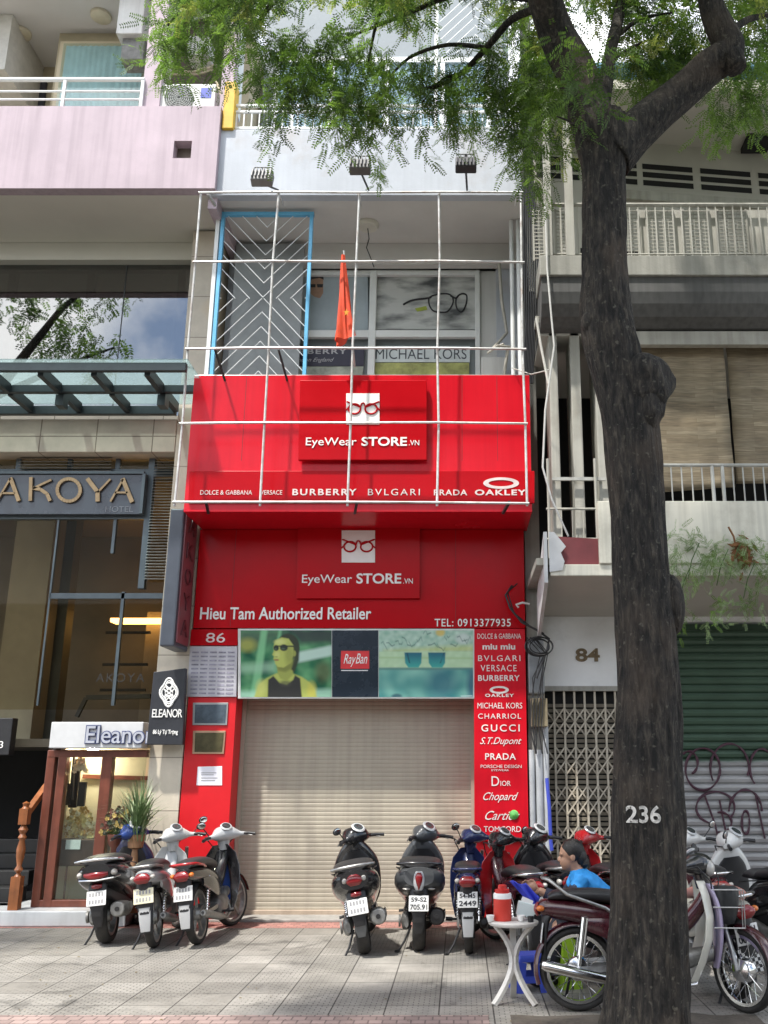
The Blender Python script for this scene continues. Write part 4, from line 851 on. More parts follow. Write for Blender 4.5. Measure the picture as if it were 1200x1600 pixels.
# ------------------------------------------------------------------ hotel signs
YA = .16
sg = thing('hotel_sign', 'dark blue grey panel with raised bronze capital letters over the hotel entrance', 'sign', (XP(110, 770, YA), YA, ZP(800, YA)))
q = MB(); q.box(-6.3, XP(221, 770, YA), YA, YA+.06, ZP(803, YA), ZP(742, YA)); q.build('panel', mat('slate_panel', (.06, .07, .09), .25, var=.12, scale=2), sg)
q = MB(); q.box(-6.3, XP(226, 738, YA), YA-.03, YA+.07, ZP(741, YA), ZP(737, YA)); q.box(XP(221, 770, YA)+.002, XP(226, 770, YA), YA-.03, YA+.07, ZP(803, YA), ZP(741, YA)); q.build('frame', M['gframe'], sg)
q = MB(); Yl = YA-.02
S = lambda px, py: (XP(px, py, Yl), ZP(py, Yl))
def stroke(pts, w):
    for (a, b_) in zip(pts, pts[1:]):
        p0, p1 = Vector((*S(*a), 0)), Vector((*S(*b_), 0)); p0, p1 = Vector((p0.x, Yl, p0.y)), Vector((p1.x, Yl, p1.y)); q.bar(p0, p1, w, .035, up=(0, 1, 0))
stroke([(-4, 783), (17, 748)], .026); stroke([(17, 747), (30, 783)], .05); stroke([(4, 771), (24, 771)], .026)
stroke([(49, 746), (48, 783)], .045); stroke([(81, 750), (66, 757), (52, 764)], .03); stroke([(52, 763), (64, 765), (74, 772), (79, 783)], .045)
ring = [(108+18*math.cos(t), 766+17.5*math.sin(t)) for t in np.linspace(0, 6.283, 25)]; stroke(ring, .045)
stroke([(137, 748), (153, 769)], .055); stroke([(173, 749), (153, 770)], .026); stroke([(153, 768), (153, 784)], .055)
stroke([(173, 784), (193, 749)], .026); stroke([(192, 748), (207, 785)], .055); stroke([(180, 770), (200, 770)], .026)
q.build('letters', mat('bronze_letter', (.3, .21, .12), .35, .75, var=.25, scale=8), sg)
q = MB(); letter_px(q, 'HOTEL', 165, 208, 791, 800, YA-.002, .004); q.build('small_lettering', mat('slate_letter', (.2, .21, .24), .4), sg)
q = MB(); letter_px(q, 'AKOYA', 150, 226, 1052, 1066, .296, .003, space=1.2); o = q.build('window_lettering', mat('dull_dark_letter', (.03, .025, .02), .5), hotel)
# vertical projecting sign
Yv0, Yv1 = -.62, .0
va, vb = XP(268, 930, -.3), XP(290, 930, -.3)
vs_sign = thing('projecting_sign', 'tall dark projecting sign with pinkish vertical lettering between hotel and shop', 'sign', ((va+vb)/2, -.3, 3.2))
zt, zb = ZP(805, -.3), ZP(1015, -.3)
MB().box(va, vb, Yv0, -.03, zb, zt).build('sign_case', mat('sign_slate', (.055, .065, .085), .35, var=.15), vs_sign, bevel=.02)
MB().box(vb+.001, vb+.018, Yv0+.05, -.08, zb+.06, zt-.06).build('side_panel', mat('sign_side_red', (.22, .07, .085), .35, var=.25, scale=2.5), vs_sign)
q = MB(); st_ = len(q.v)
for i, ch in enumerate('AKOYA'):
    zc = zt - .17 - i*(zt-zb-.3)/4.4; n0 = len(q.v); letter(q, ch, -.13, .13, -.1, .1, 0, .012)
    q.v[n0:] = [(vb+.024-p[1], -.33+p[0], zc+p[2]) for p in q.v[n0:]]
q.build('lettering', mat('pink_letter', (.12, .03, .04), .4), vs_sign)
# black eleanor sign, slightly swung forward
es = thing('hanging_sign', 'black square sign with a white knot emblem at the foot of the stone column', 'sign', (XP(262, 1110, -.15), -.15, 2.15))
Ye = -.15
flat(q := MB(), [(243, 1051), (293, 1045), (288, 1164), (232, 1164)], Ye, .08); q.build('board', mat('sign_black', (.022, .024, .03), .4, var=.2), es, bevel=.006)
q = MB(); cxk, cyk = 264, 1082; Yk = Ye-.085
kp = lambda u, v: (XP(cxk+u-v*.03, cyk+v, Yk), Yk, ZP(cyk+v, Yk))
for r1, r2, rr_ in ((12.5, 20, .013), (9.5, 16, .008)): q.tube([kp((r1+1.6*math.cos(4*t))*math.cos(t), (r2+2.2*math.cos(4*t))*math.sin(t)) for t in np.linspace(0, 6.283, 41)], rr_, 6)
for k in (-7, 0, 7):
    q.tube([kp(-8+abs(k)*.25, k-5), kp(8-abs(k)*.25, k+7)], .009, 5); q.tube([kp(8-abs(k)*.25, k-5), kp(-8+abs(k)*.25, k+7)], .009, 5)
q.tube([kp(5*math.cos(t), -10+5*math.sin(t)) for t in np.linspace(0, 6.283, 15)], .008, 5); q.tube([kp(5*math.cos(t), 10+5*math.sin(t)) for t in np.linspace(0, 6.283, 15)], .008, 5)
q.build('knot_emblem', M['white'], es)
words(es, [('ELEANOR', 238, 285, 1108, 1121, dict(bold=.005, space=.9)), ('86 Lý Tự Trọng', 239, 278, 1140, 1149, dict(bold=.02))], Yk, M['white'], .007)
lb = thing('light_box_sign', 'pale grey light box with dark outlined lettering over the wooden shop front', 'sign', (XP(155, 1150, -.2), -.1, ZP(1170, -.2)))
Yb_ = -.2
flat(q := MB(), [(80, 1128), (250, 1128), (248, 1169), (77, 1169)], Yb_, .0); 
MB().box(XP(78, 1150, Yb_), -3.83, Yb_, .05, ZP(1169, Yb_), ZP(1128, Yb_)).build('box', mat('light_box_white', (.56, .57, .58), .4, var=.08), lb, bevel=.01)
q = MB(); xa, xb = XP(134, 1150, Yb_), XP(243, 1150, Yb_); letter(q, 'Eleanor', xa, xb, ZP(1163, Yb_), ZP(1133, Yb_), Yb_-.002, .02, bold=.035); q.build('letter_backing', mat('letter_navy', (.06, .075, .17), .4), lb)
q = MB(); letter(q, 'Eleanor', xa+.012, xb-.012, ZP(1163, Yb_)+.012, ZP(1133, Yb_)-.012, Yb_-.023, .006, bold=.004); q.build('lettering', mat('letter_grey', (.42, .44, .5), .3), lb)
ds = thing('dark_box_sign', 'black box sign with small white marks at the left edge', 'sign', (XP(5, 1150, .2), .2, 2))
MB().box(-6.5, XP(20, 1150, .2), .15, .3, ZP(1180, .2), ZP(1122, .2)).build('box', M['black'], ds, bevel=.01)
q = MB(); letter_px(q, '3', -1, 5, 1158, 1169, .145, .004); q.build('lettering', M['white'], ds)
# ------------------------------------------------------------------ stair post and shop window contents
nb = P(25, 1395, Y=-.25); np_ = thing('newel_post', 'turned orange wooden newel post with a sloping handrail by dark steps', 'stair rail', (nb.x, -.25, .17))
zt = ZP(1252, -.25); h = zt - .17
q = MB(); q.box(nb.x-.055, nb.x+.055, -.305, -.195, .172, .172+.3*h); q.box(nb.x-.05, nb.x+.05, -.3, -.2, .172+.78*h, .172+.93*h)
q.lathe([(.045, .3*h), (.02, .33*h), (.05, .36*h), (.025, .4*h), (.045, .48*h), (.05, .55*h), (.03, .63*h), (.05, .66*h), (.03, .69*h), (.055, .73*h), (.025, .78*h)], (nb.x, -.25, .172), n=20)
q.lathe([(.05, .93*h), (.03, .95*h), (.045, .98*h), (.0, 1.0*h)], (nb.x, -.25, .172), n=20)
q.build('post', M['orwood'], np_, smooth=True)
MB().bar((nb.x, -.25, .172+.86*h), (nb.x+.12, .95, .172+.86*h+.95), .07, .06).build('handrail', M['orwood'], np_)
dt = thing('display_table', 'dark brown display table inside the wooden shop front', 'table', (-4.75, .3, .17))
tz = ZP(1310, .3); xa, xb = XP(92, 1330, .3), XP(150, 1330, .3)
MB().box(xa, xb+.1, .1, .5, tz-.3, tz).build('table_box', mat('dark_wood', (.055, .022, .014), .4, var=.3, scale=6), dt, bevel=.008)
for x, y in ((xa+.03, .13), (xb+.07, .13), (xa+.03, .47), (xb+.07, .47)): MB().box(x-.025, x+.025, y-.025, y+.025, .172, tz-.3).build('leg', M['wood'], dt)
o = MB().box(XP(103, 1320, .09), XP(126, 1320, .09), .08, .095, ZP(1327, .09), ZP(1312, .09)).build('price_card', M['plate'], None); tag(o, 'small white card hung on the front of the display table', 'card')
def flower_bunch(name, label, c, r, cols, n=60, leaf=None, petal=.035, seed=0):
    rr_ = random.Random(seed); t = thing(name, label, 'flowers', c); q = MB(); g = MB(); c = Vector(c)
    for i in range(n):
        d = Vector((rr_.gauss(0, 1), rr_.gauss(0, .8), abs(rr_.gauss(0, 1)))).normalized() * rr_.uniform(.5, 1); p = c + Vector((d.x*r[0], d.y*r[1], d.z*r[2]))
        q.mat(rr_.randrange(len(cols)))
        for k in range(5):
            a = k*1.2566+rr_.random(); u = Vector((math.cos(a), rr_.uniform(-.6, .2), math.sin(a)))*petal; w = Vector((-math.sin(a), 0, math.cos(a)))*petal*.45
            q.add([p, p+u*.6+w, p+u, p+u*.6-w], [(0, 1, 2, 3)])
        if i % 2 == 0: g.tube([c + Vector((d.x*.02, 0, 0)), c+(p-c)*.5+Vector((0, 0, .01)), p], .003, 4)
    q.build('blossom', cols, t); g.build('stems', leaf or M['stemgreen'], t); return t
M['stemgreen'] = mat('stem_green', (.07, .13, .035), .6, var=.3)
yel = [mat('dried_yellow', (.7, .56, .25), .7, var=.3), mat('cream_petal', (.75, .68, .48), .7), mat('straw', (.45, .3, .1), .7)]
flower_bunch('dried_flowers', 'cream and yellow dried flowers on the dark display table', (XP(120, 1308, .3), .3, tz+.01), (.24, .14, .36), yel, 130, seed=3, leaf=yel[2])
hb = thing('hanging_display', 'dark display panels with a cream garland hanging in the shop window', 'display', (XP(118, 1220, .2), .2, 1.3))
q = MB()
for a, b_, t_, u, y in ((98, 110, 1224, 1258, .2), (108, 121, 1186, 1262, .24), (122, 133, 1222, 1260, .19)): q.box(XP(a, 1240, y), XP(b_, 1240, y), y, y+.04, ZP(u, y), ZP(t_, y))
q.tube([P(116, 1180, Y=.2), P(114, 1210, Y=.2), P(113, 1250, Y=.2)], .02, 8); q.build('dark_panels', mat('espresso', (.03, .018, .014), .4, var=.3), hb)
flower_bunch('cream_garland', 'cream silk garland draped over the dark hanging display', P(126, 1205, Y=.16), (.07, .06, .16), [mat('silk_cream', (.7, .56, .42), .7), mat('silk_white', (.7, .66, .56), .7)], 50, seed=8)
# planter with arching leaves in front of the stone column
pc = Vector((XP(215, 1285, -.45), -.45, 0)); po = thing('potted_plant', 'spiky green potted plant with arching leaves in front of the stone column', 'plant', (pc.x, pc.y, 0))
q = MB(); q.lathe([(0, .172), (.11, .172), (.05, .22), (.04, .84), (.085, .86), (.1, 1.0), (.085, 1.0), (.08, .95), (0, .95)], (pc.x, pc.y, 0), n=24); q.build('planter', mat('planter_terracotta', (.3, .16, .08), .6, var=.25), po, smooth=True)
q = MB(); rr_ = random.Random(4)
M['blade'] = mat('grass_blade', (.13, .2, .08), .5, var=.4, scale=12); M['blade2'] = mat('pale_blade', (.34, .42, .24), .5, var=.3, scale=12)
for i in range(170):
    a = rr_.uniform(0, 6.283); L_ = rr_.uniform(.35, .9); ou = rr_.uniform(.1, .5); q.mat(0 if rr_.random() < .7 else 1); pts = []
    b0 = pc + Vector((rr_.gauss(0, .04), rr_.gauss(0, .04), .93)); d = Vector((math.cos(a), math.sin(a), 0)); side = Vector((-d.y, d.x, 0)) * .011
    for k in range(6):
        t_ = k/5; pts.append(b0 + d*(ou*t_**1.5) + Vector((0, 0, L_*(t_ - .52*t_**2.6*(ou*2)))))
    vs_ = []
    for k, p in enumerate(pts): w = side*(1-.9*(k/5)**2); vs_ += [p-w, p+w]
    q.add(vs_, [(2*k, 2*k+1, 2*k+3, 2*k+2) for k in range(5)])
q.build('leaves', [M['blade'], M['blade2']], po)
flower_bunch('potted_flowers', 'low dark potted flowers with yellow and red blooms left of the spiky plant', (XP(185, 1290, -.4), -.4, 1.0), (.2, .1, .3), [mat('bloom_yellow', (.5, .36, .1), .6), mat('bloom_red', (.12, .03, .02), .6), mat('dark_leaf', (.025, .045, .02), .6), mat('dark_leaf_brown', (.06, .05, .025), .6)], 120, seed=21, petal=.03)
o = MB().lathe([(0, .172), (.1, .172), (.06, .25), (.06, .85), (.1, .9), (.11, 1.0), (.09, 1.0), (0, .97)], (XP(185, 1290, -.4), -.4, 0), n=20).build('flower_stand', M['wood'], None, smooth=True); tag(o, 'tall brown stand pot under the low flowers behind the scooters', 'pot')
# ================================================================== OLD CONCRETE HOUSE (right)
M['conc'] = mat('grey_concrete_paint', (.33, .325, .29), .85, var=.2, scale=1.3, streak=.3, bump=.2, dirt=(.12, .11, .09), dirt_amt=.6)
M['conc2'] = mat('pale_concrete_fin', (.42, .41, .365), .85, var=.15, scale=1.6, streak=.25, dirt=(.2, .18, .14), dirt_amt=.5)
M['creamw'] = mat('cream_parapet_paint', (.66, .64, .55), .8, var=.12, scale=1.1, streak=.25, dirt=(.3, .26, .2), dirt_amt=.5)
M['ceilold'] = mat('old_ceiling_paint', (.47, .455, .41), .85, var=.1, scale=1)
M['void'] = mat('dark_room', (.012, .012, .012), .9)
M['greenshut'] = mat('dark_green_shutter', (.035, .075, .045), .5, var=.2, scale=2, streak=.3)
OX0, OX1 = .83, 9.0
old = thing('old_concrete_house', 'weathered grey concrete house with deep balconies and a dark green shutter', 'building', (4.5, 0, 0))
q = MB(); q.box(OX0, 1.02, .05, 6, 0, 8.0); q.box(OX0, OX1, 3.2, 6, 0, 10.9); q.build('wall', M['conc'], old)
# ground floor: panel over the gate, deep slab
Yg = .25
gx0, gx1 = XP(852, 1200, Yg), XP(1063, 1200, Yg)
q = MB(); q.box(1.0, gx1-.12, Yg-.03, .8, ZP(1078, Yg), 3.62); q.box(gx1-.12, OX1, Yg-.03, .8, ZP(972, Yg), 3.62); q.build('white_panel', mat('white_gate_panel', (.78, .79, .79), .7, var=.1, scale=1.5, dirt=(.3, .28, .25), dirt_amt=.4), old)
MB().add([(1.0, -1.5, 3.83), (OX1, -1.5, 3.83), (OX1, .25, 3.62), (1.0, .25, 3.62), (1.0, -1.5, 3.93), (OX1, -1.5, 3.93), (OX1, .8, 3.93), (1.0, .8, 3.93)],
         [(0, 3, 2, 1), (4, 5, 6, 7), (0, 1, 5, 4), (1, 2, 6, 5), (2, 3, 7, 6), (3, 0, 4, 7)]).build('canopy_slab', M['ceilold'], old)
q = MB(); q.box(1.55, OX1, -1.56, -1.42, 3.934, 4.66); q.box(1.0, OX1, -1.53, -1.50, 3.80, 3.932); q.build('cream_parapet', M['creamw'], old, bevel=.01)
MB().box(OX0+.02, 1.6, -1.45, .8, 3.94, 4.02).build('terrace_floor', M['conc'], old)
# side panel and flaking red board under the fins
q = MB(); q.prism([(XP(866, 870, -1.5), ZP(838, -1.5)), (XP(941, 842, -1.5), ZP(842, -1.5)), (XP(941, 862, -1.5), ZP(866, -1.5)), (XP(937, 880, -1.5), ZP(896, -1.5)), (XP(862, 890, -1.5), ZP(898, -1.5)), (XP(864, 880, -1.5), ZP(878, -1.5))], -1.5, -1.47)
o = q.build('flaking_board', mat('faded_maroon', (.2, .045, .05), .7, var=.2, scale=4), None); tag(o, 'faded maroon board with torn edges on the terrace front', 'board')
q = MB()
ya, yb = -1.55, -.2
q.add([(.93, ya, 3.72), (.95, yb, 3.3), (.95, yb, 3.82), (.93, ya, 4.3), (.97, ya, 3.72), (.99, yb, 3.3), (.99, yb, 3.82), (.97, ya, 4.3)], [(0, 1, 2, 3), (7, 6, 5, 4), (0, 4, 5, 1), (1, 5, 6, 2), (2, 6, 7, 3), (3, 7, 4, 0)])
q.prism([(.99, 3.84), (1.13, 3.86), (1.16, 3.96), (1.12, 4.06), (1.18, 4.13), (1.05, 4.3), (.99, 4.3)], ya, ya+.01)
o = q.build('torn_sign_panel', mat('old_white_sheet', (.55, .56, .57), .6, var=.15, scale=3), None); tag(o, 'torn white sheet panel flapping from the terrace corner', 'panel')
# house number
q = MB(); letter_px(q, '84', 899, 937, 1013, 1034, Yg-.034, .008, bold=.03); o = q.build('house_number', mat('brown_flaked', (.19, .14, .08), .8, var=.5, scale=30), None); tag(o, 'flaked brown house number 84 on the white panel above the gate', 'house number')
# folding gate
gt = thing('folding_gate', 'beige folding lattice gate with scissor bars left of the tree', 'gate', ((gx0+gx1)/2, Yg, 0))
M['gatep'] = mat('beige_gate_paint', (.5, .45, .36), .6, var=.2, scale=6, dirt=(.2, .13, .08), dirt_amt=.5)
gz = ZP(1080, Yg); q = MB(); n = 14; xs = [gx0 + (gx1-gx0)*i/(n-1) for i in range(n)]
for x in xs: q.box(x-.012, x+.012, Yg-.015, Yg+.015, .03, gz)
q.build('uprights', M['gatep'], gt)
q = MB()
for r_ in range(5):
    zc = .25 + r_*.47
    for a, b_ in zip(xs[:-2], xs[2:]):
        q.bar((a, Yg-.02, zc), (b_, Yg-.02, zc+.34), .004, .018); q.bar((a, Yg+.02, zc+.34), (b_, Yg+.02, zc), .004, .018)
q.build('scissor_bars', M['gatep'], gt)
q = MB(); z = .06
while z < gz-.15: q.box(gx0, gx1, Yg+.045, Yg+.055, z, z+.042); z += .062
q.build('slats', mat('gate_slat', (.2, .175, .13), .6, var=.3), gt)
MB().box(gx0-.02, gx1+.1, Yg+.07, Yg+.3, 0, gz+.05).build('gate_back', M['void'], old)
q = MB(); q.box(gx0-.04, gx1+.03, Yg-.05, Yg+.06, gz, gz+.06); q.build('top_rail', M['conc'], gt)
# green shutter with graffiti
sx0, sx1 = XP(1064, 1200, Yg), OX1-.2
ms, nt, bb = nodes_of('green_and_grey_shutter'); N, L = nt.nodes, nt.links
tcn = N.new('ShaderNodeTexCoord'); sp = N.new('ShaderNodeSeparateXYZ'); L.new(tcn.outputs['Object'], sp.inputs[0])
rp = N.new('ShaderNodeValToRGB'); rp.color_ramp.interpolation = 'LINEAR'; e = rp.color_ramp.elements
e[0].position = .49; e[0].color = (.33, .33, .33, 1); e[1].position = .5; e[1].color = (.045, .085, .055, 1)
nz = N.new('ShaderNodeTexNoise'); nz.inputs['Scale'].default_value = 3; L.new(tcn.outputs['Object'], nz.inputs['Vector'])
dv = N.new('ShaderNodeMath'); dv.operation = 'MULTIPLY_ADD'; dv.inputs[1].default_value = .5/1.83; L.new(sp.outputs['Z'], dv.inputs[0])
nm = N.new('ShaderNodeMath'); nm.operation = 'MULTIPLY_ADD'; nm.inputs[1].default_value = .02; nm.inputs[2].default_value = -.01; L.new(nz.outputs['Fac'], nm.inputs[0]); L.new(nm.outputs[0], dv.inputs[2])
L.new(dv.outputs[0], rp.inputs[0])
st2 = N.new('ShaderNodeMapRange'); st2.inputs[3].default_value = .7; st2.inputs[4].default_value = 1.2; L.new(nz.outputs['Fac'], st2.inputs[0])
sc = N.new('ShaderNodeVectorMath'); sc.operation = 'SCALE'; L.new(rp.outputs[0], sc.inputs[0]); L.new(st2.outputs[0], sc.inputs['Scale']); L.new(sc.outputs[0], bb.inputs['Base Color']); bb.inputs['Roughness'].default_value = .5
prof = []; z = .05; zt = ZP(974, Yg)
while z < zt-.1: prof += [(Yg+.0, z), (Yg-.03, z+.02), (Yg-.045, z+.055), (Yg-.03, z+.085), (Yg+.0, z+.094)]; z += .1
q = MB(); q.xprism(prof + [(Yg+.05, zt), (Yg+.05, .02)], sx0, sx1); gs = q.build('green_shutter', ms, old)
q = MB()
rr_ = random.Random(9)
for (cx_, cy_, a, b_, t0, t1) in ((1098, 1202, 27, 33, 0, 6.3), (1140, 1200, 30, 38, 2.6, 6.6), (1118, 1262, 30, 25, 1.6, 6.9), (1165, 1270, 26, 36, 3.2, 6.2), (1190, 1200, 18, 30, 2.2, 5.6), (1076, 1192, 14, 18, 4, 7.5), (1165, 1285, 6, 18, 0, 6.3), (1125, 1285, 18, 16, 4.5, 8)):
    q.tube([(XP(cx_+a*math.cos(t), cy_+b_*math.sin(t), Yg-.047), Yg-.047, ZP(cy_+b_*math.sin(t), Yg-.047)) for t in np.linspace(t0, t1, 30)], [.008+.01*abs(math.sin(k*.37+cx_)) for k in range(30)], 5)
for pts in ([(1100, 1240), (1118, 1290), (1126, 1330)], [(1124, 1250), (1134, 1300), (1150, 1330)], [(1066, 1260), (1075, 1310)], [(1180, 1240), (1195, 1310)]): q.tube([(XP(a, b_, Yg-.047), Yg-.047, ZP(b_, Yg-.047)) for a, b_ in pts], .012, 5)
q.build('graffiti_scrawl', mat('graffiti_purple', (.06, .02, .035), .6, var=.3), gs)
# first floor: fins, dark room, bamboo blinds, railing
Yf = -.9
fn = MB(); zb_, zt_ = 4.03, ZP(505, Yf)
q = MB()
for px0, px1 in ((856, 869), (889, 904), (926, 941)): x0, x1 = XP(px0, 500, Yf), XP(px1, 500, Yf); MB().box(x0, x1, Yf, Yf+.5, zb_, zt_).build('concrete_fin', M['conc2'], old, bevel=.01)
MB().box(.95, 1.85, Yf-.02, Yf+.52, zt_, zt_+.09).build('fin_cap', M['conc2'], old)
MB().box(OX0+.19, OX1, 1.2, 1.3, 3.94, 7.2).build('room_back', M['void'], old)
MB().box(1.0, OX1, -.9, 1.2, 7.03, 7.1).build('room_ceiling', M['ceilold'], old)
MB().box(1.95, OX1, -1.0, -.9, 6.86, 7.04).build('white_lintel', M['conc2'], old)
q = MB(); pts = [(-1.3, 7.42)] + [(-1.3+.0-.0*math.cos(a), 7.42) for a in ()]
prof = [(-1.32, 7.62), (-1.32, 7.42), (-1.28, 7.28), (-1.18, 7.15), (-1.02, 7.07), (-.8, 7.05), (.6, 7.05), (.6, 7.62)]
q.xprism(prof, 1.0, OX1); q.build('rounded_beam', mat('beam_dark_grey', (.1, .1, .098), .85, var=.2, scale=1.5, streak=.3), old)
MB().box(.98, OX1, -1.36, .7, 7.625, 7.9).build('floor_slab', M['conc'], old, bevel=.01)
mb_, nt, bb = nodes_of('woven_bamboo'); N, L = nt.nodes, nt.links
tcn = N.new('ShaderNodeTexCoord'); sp = N.new('ShaderNodeSeparateXYZ'); cb = N.new('ShaderNodeCombineXYZ'); L.new(tcn.outputs['Object'], sp.inputs[0]); L.new(sp.outputs['X'], cb.inputs[0]); L.new(sp.outputs['Z'], cb.inputs[1])
br = N.new('ShaderNodeTexBrick'); br.inputs['Scale'].default_value = 1; br.inputs['Brick Width'].default_value = .62; br.inputs['Row Height'].default_value = .055; br.inputs['Mortar Size'].default_value = .0015; br.offset = .37
br.inputs['Color1'].default_value = (.2, .155, .095, 1); br.inputs['Color2'].default_value = (.285, .235, .155, 1); br.inputs['Mortar'].default_value = (.17, .125, .075, 1); L.new(cb.outputs[0], br.inputs['Vector'])
mg = N.new('ShaderNodeMapping'); mg.inputs['Scale'].default_value = (3, 3, 45); L.new(tcn.outputs['Object'], mg.inputs[0]); nz = N.new('ShaderNodeTexNoise'); nz.inputs['Scale'].default_value = 1.5; nz.inputs['Detail'].default_value = 4; L.new(mg.outputs[0], nz.inputs['Vector'])
n2 = N.new('ShaderNodeTexNoise'); n2.inputs['Scale'].default_value = 1.4; n2.inputs['Detail'].default_value = 6; L.new(tcn.outputs['Object'], n2.inputs['Vector'])
mu = N.new('ShaderNodeMath'); mu.operation = 'ADD'; L.new(nz.outputs['Fac'], mu.inputs[0]); L.new(n2.outputs['Fac'], mu.inputs[1])
mr = N.new('ShaderNodeMapRange'); mr.inputs[1].default_value = .7; mr.inputs[2].default_value = 1.3; mr.inputs[3].default_value = .45; mr.inputs[4].default_value = 1.2; L.new(mu.outputs[0], mr.inputs[0])
sc = N.new('ShaderNodeVectorMath'); sc.operation = 'SCALE'; L.new(br.outputs['Color'], sc.inputs[0]); L.new(mr.outputs[0], sc.inputs['Scale']); L.new(sc.outputs[0], bb.inputs['Base Color']); bb.inputs['Roughness'].default_value = .7
Yb = -.78
def blind(label, px0, px1, pyt, pyb, y, seed):
    r = random.Random(seed); x0, x1 = XP(px0, 640, y), XP(px1, 640, y); z1, z0 = ZP(pyt, y), ZP(pyb, y); q = MB(); nx, nz_ = 14, 24; vs_ = []
    for j in range(nz_+1):
        for i in range(nx+1):
            t = j/nz_; vs_.append((x0+(x1-x0)*i/nx, y+.03*math.sin(3.1*t+i*.5+seed)*t+.012*math.sin(i*1.7+j*.9), z1+(z0-z1)*t-(.03*math.sin(i/nx*3+seed)*t)))
    fs = [(j*(nx+1)+i, j*(nx+1)+i+1, (j+1)*(nx+1)+i+1, (j+1)*(nx+1)+i) for j in range(nz_) for i in range(nx)]
    q.add(vs_, fs); t = thing('bamboo_blind', label, 'blind', ((x0+x1)/2, y, z0), 'bamboo blinds'); o = q.build('woven_sheet', mb_, t, smooth=True)
    so = o.modifiers.new('thickness', 'SOLIDIFY'); so.thickness = .008
    MB().tube([(x0, y-.01, z1+.02), (x1, y-.01, z1+.02)], .025, 8).build('head_rod', M['orwood'], t)
blind('woven bamboo blind right behind the tree trunk on the terrace', 940, 1138, 517, 765, Yb, 1); blind('woven bamboo blind at the right edge of the picture', 1142, 1420, 517, 758, Yb+.04, 4)
q = MB(); yr = -1.5; zr = ZP(727, yr)
q.box(1.1, 1.75, -.98, -.95, zr-.02, zr+.02); q.tube([(1.9, yr, zr), (OX1, yr, zr)], .022, 8); x = 1.95
while x < OX1: q.tube([(x, yr, 4.63), (x, yr, zr)], .009 if int(x*8.3) % 8 else .022, 6); x += .118
q.build('terrace_railing', mat('railing_grey', (.42, .42, .39), .5, .3, var=.25, dirt=(.2, .13, .09), dirt_amt=.5), old)
q = MB(); y = -1.0
for z in (4.35, 4.72): q.tube([(1.02, y, z), (1.62, y, z)], .015, 6)
for x in (1.05, 1.62): q.tube([(x, y, 4.02), (x, y, 5.35)], .018, 6)
for x in (1.2, 1.33, 1.46): q.tube([(x, y, 4.02), (x, y, 4.72)], .008, 6)
q.build('fin_railing', M['conc2'], old)
# second floor balcony
Y2 = -1.25
q = MB(); z0, z1 = 7.92, ZP(320, Y2)
q.tube([(1.0, Y2, z1), (OX1, Y2, z1)], .025, 8); q.tube([(1.0, Y2, z0+.06), (OX1, Y2, z0+.06)], .012, 6)
x = 1.05
while x < OX1: q.box(x-.008, x+.008, Y2-.008, Y2+.008, z0, z1); x += .11
q.build('balcony_railing', M['conc2'], old)
q = MB()
for px0, px1 in ((833, 850), (868, 884), (972, 996), (1010, 1052), (1068, 1108), (1122, 1166)):
    q = MB(); x0, x1 = XP(px0, 365, Y2+.1), XP(px1, 365, Y2+.1)
    z = z0+.03
    while z < z1-.05: q.box(x0, x1, Y2+.05, Y2+.06, z, z+.012); z += .052
    for xx in (x0, x1): q.box(xx-.012, xx+.012, Y2+.048, Y2+.063, z0, z1-.03)
    n_ = max(2, int((x1-x0)/.06))
    for k in range(1, n_): xx = x0+(x1-x0)*k/n_; q.box(xx-.004, xx+.004, Y2+.046, Y2+.05, z0, z1-.06)
    q.build('wire_panel', M['conc2'], old)
q = MB()
for px0, px1 in ((996, 1010), (1053, 1066), (1108, 1120), (1168, 1300)): q.box(XP(px0, 365, Y2+.1), XP(px1, 365, Y2+.1), Y2+.08, Y2+.11, z0, z1-.02)
q.build('balcony_panels', M['conc2'], old)
for px0, px1 in ((848, 859), (880, 893)): MB().box(XP(px0, 250, Y2-.05), XP(px1, 250, Y2-.05), Y2-.1, Y2-.03, 7.905, 10.35).build('slim_post', M['conc2'], old, bevel=.006)
q = MB(); q.add([(.9, -.45, 7.9), (OX1, .56, 7.9), (OX1, .56, 10.4), (.9, -.45, 10.4)], [(0, 1, 2, 3)]); q.build('balcony_back_wall', M['ceilold'], old)
q = MB(); w = Vector((OX1-.9, 1.01, 0)).normalized(); nrm = Vector((w.y, -w.x, 0))
def backpt(px, py, d=0):
    # pierce the slanted back wall
    o_ = Vector((0, -DIST, EYE)); dr = P(px, py, Y=0) - o_; a = Vector((.9, -.45, 0)); t = (a - o_).dot(nrm) / dr.dot(nrm); return o_ + dr*t + nrm*d
zl0, zl1 = backpt(1010, 290).z, backpt(1010, 252).z
for a, b_ in ((838, 876), (884, 905), (960, 995), (1004, 1082), (1094, 1172), (1184, 1262)):
    pa, pb = backpt(a, 270, .004), backpt(b_, 270, .004); za = zl0; hgt = zl1-zl0
    for r_ in range(3):
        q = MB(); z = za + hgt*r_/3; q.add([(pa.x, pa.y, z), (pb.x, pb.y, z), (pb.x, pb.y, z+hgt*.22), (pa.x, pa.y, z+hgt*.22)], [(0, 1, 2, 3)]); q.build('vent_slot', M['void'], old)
q = MB(); pa, pb = backpt(930, 300, .03), backpt(1400, 300, .03); q.bar((pa.x, pa.y, zl0-.2), (pb.x, pb.y, zl0-.2), .06, .14); q.build('ledge', M['conc2'], old)
q = MB()
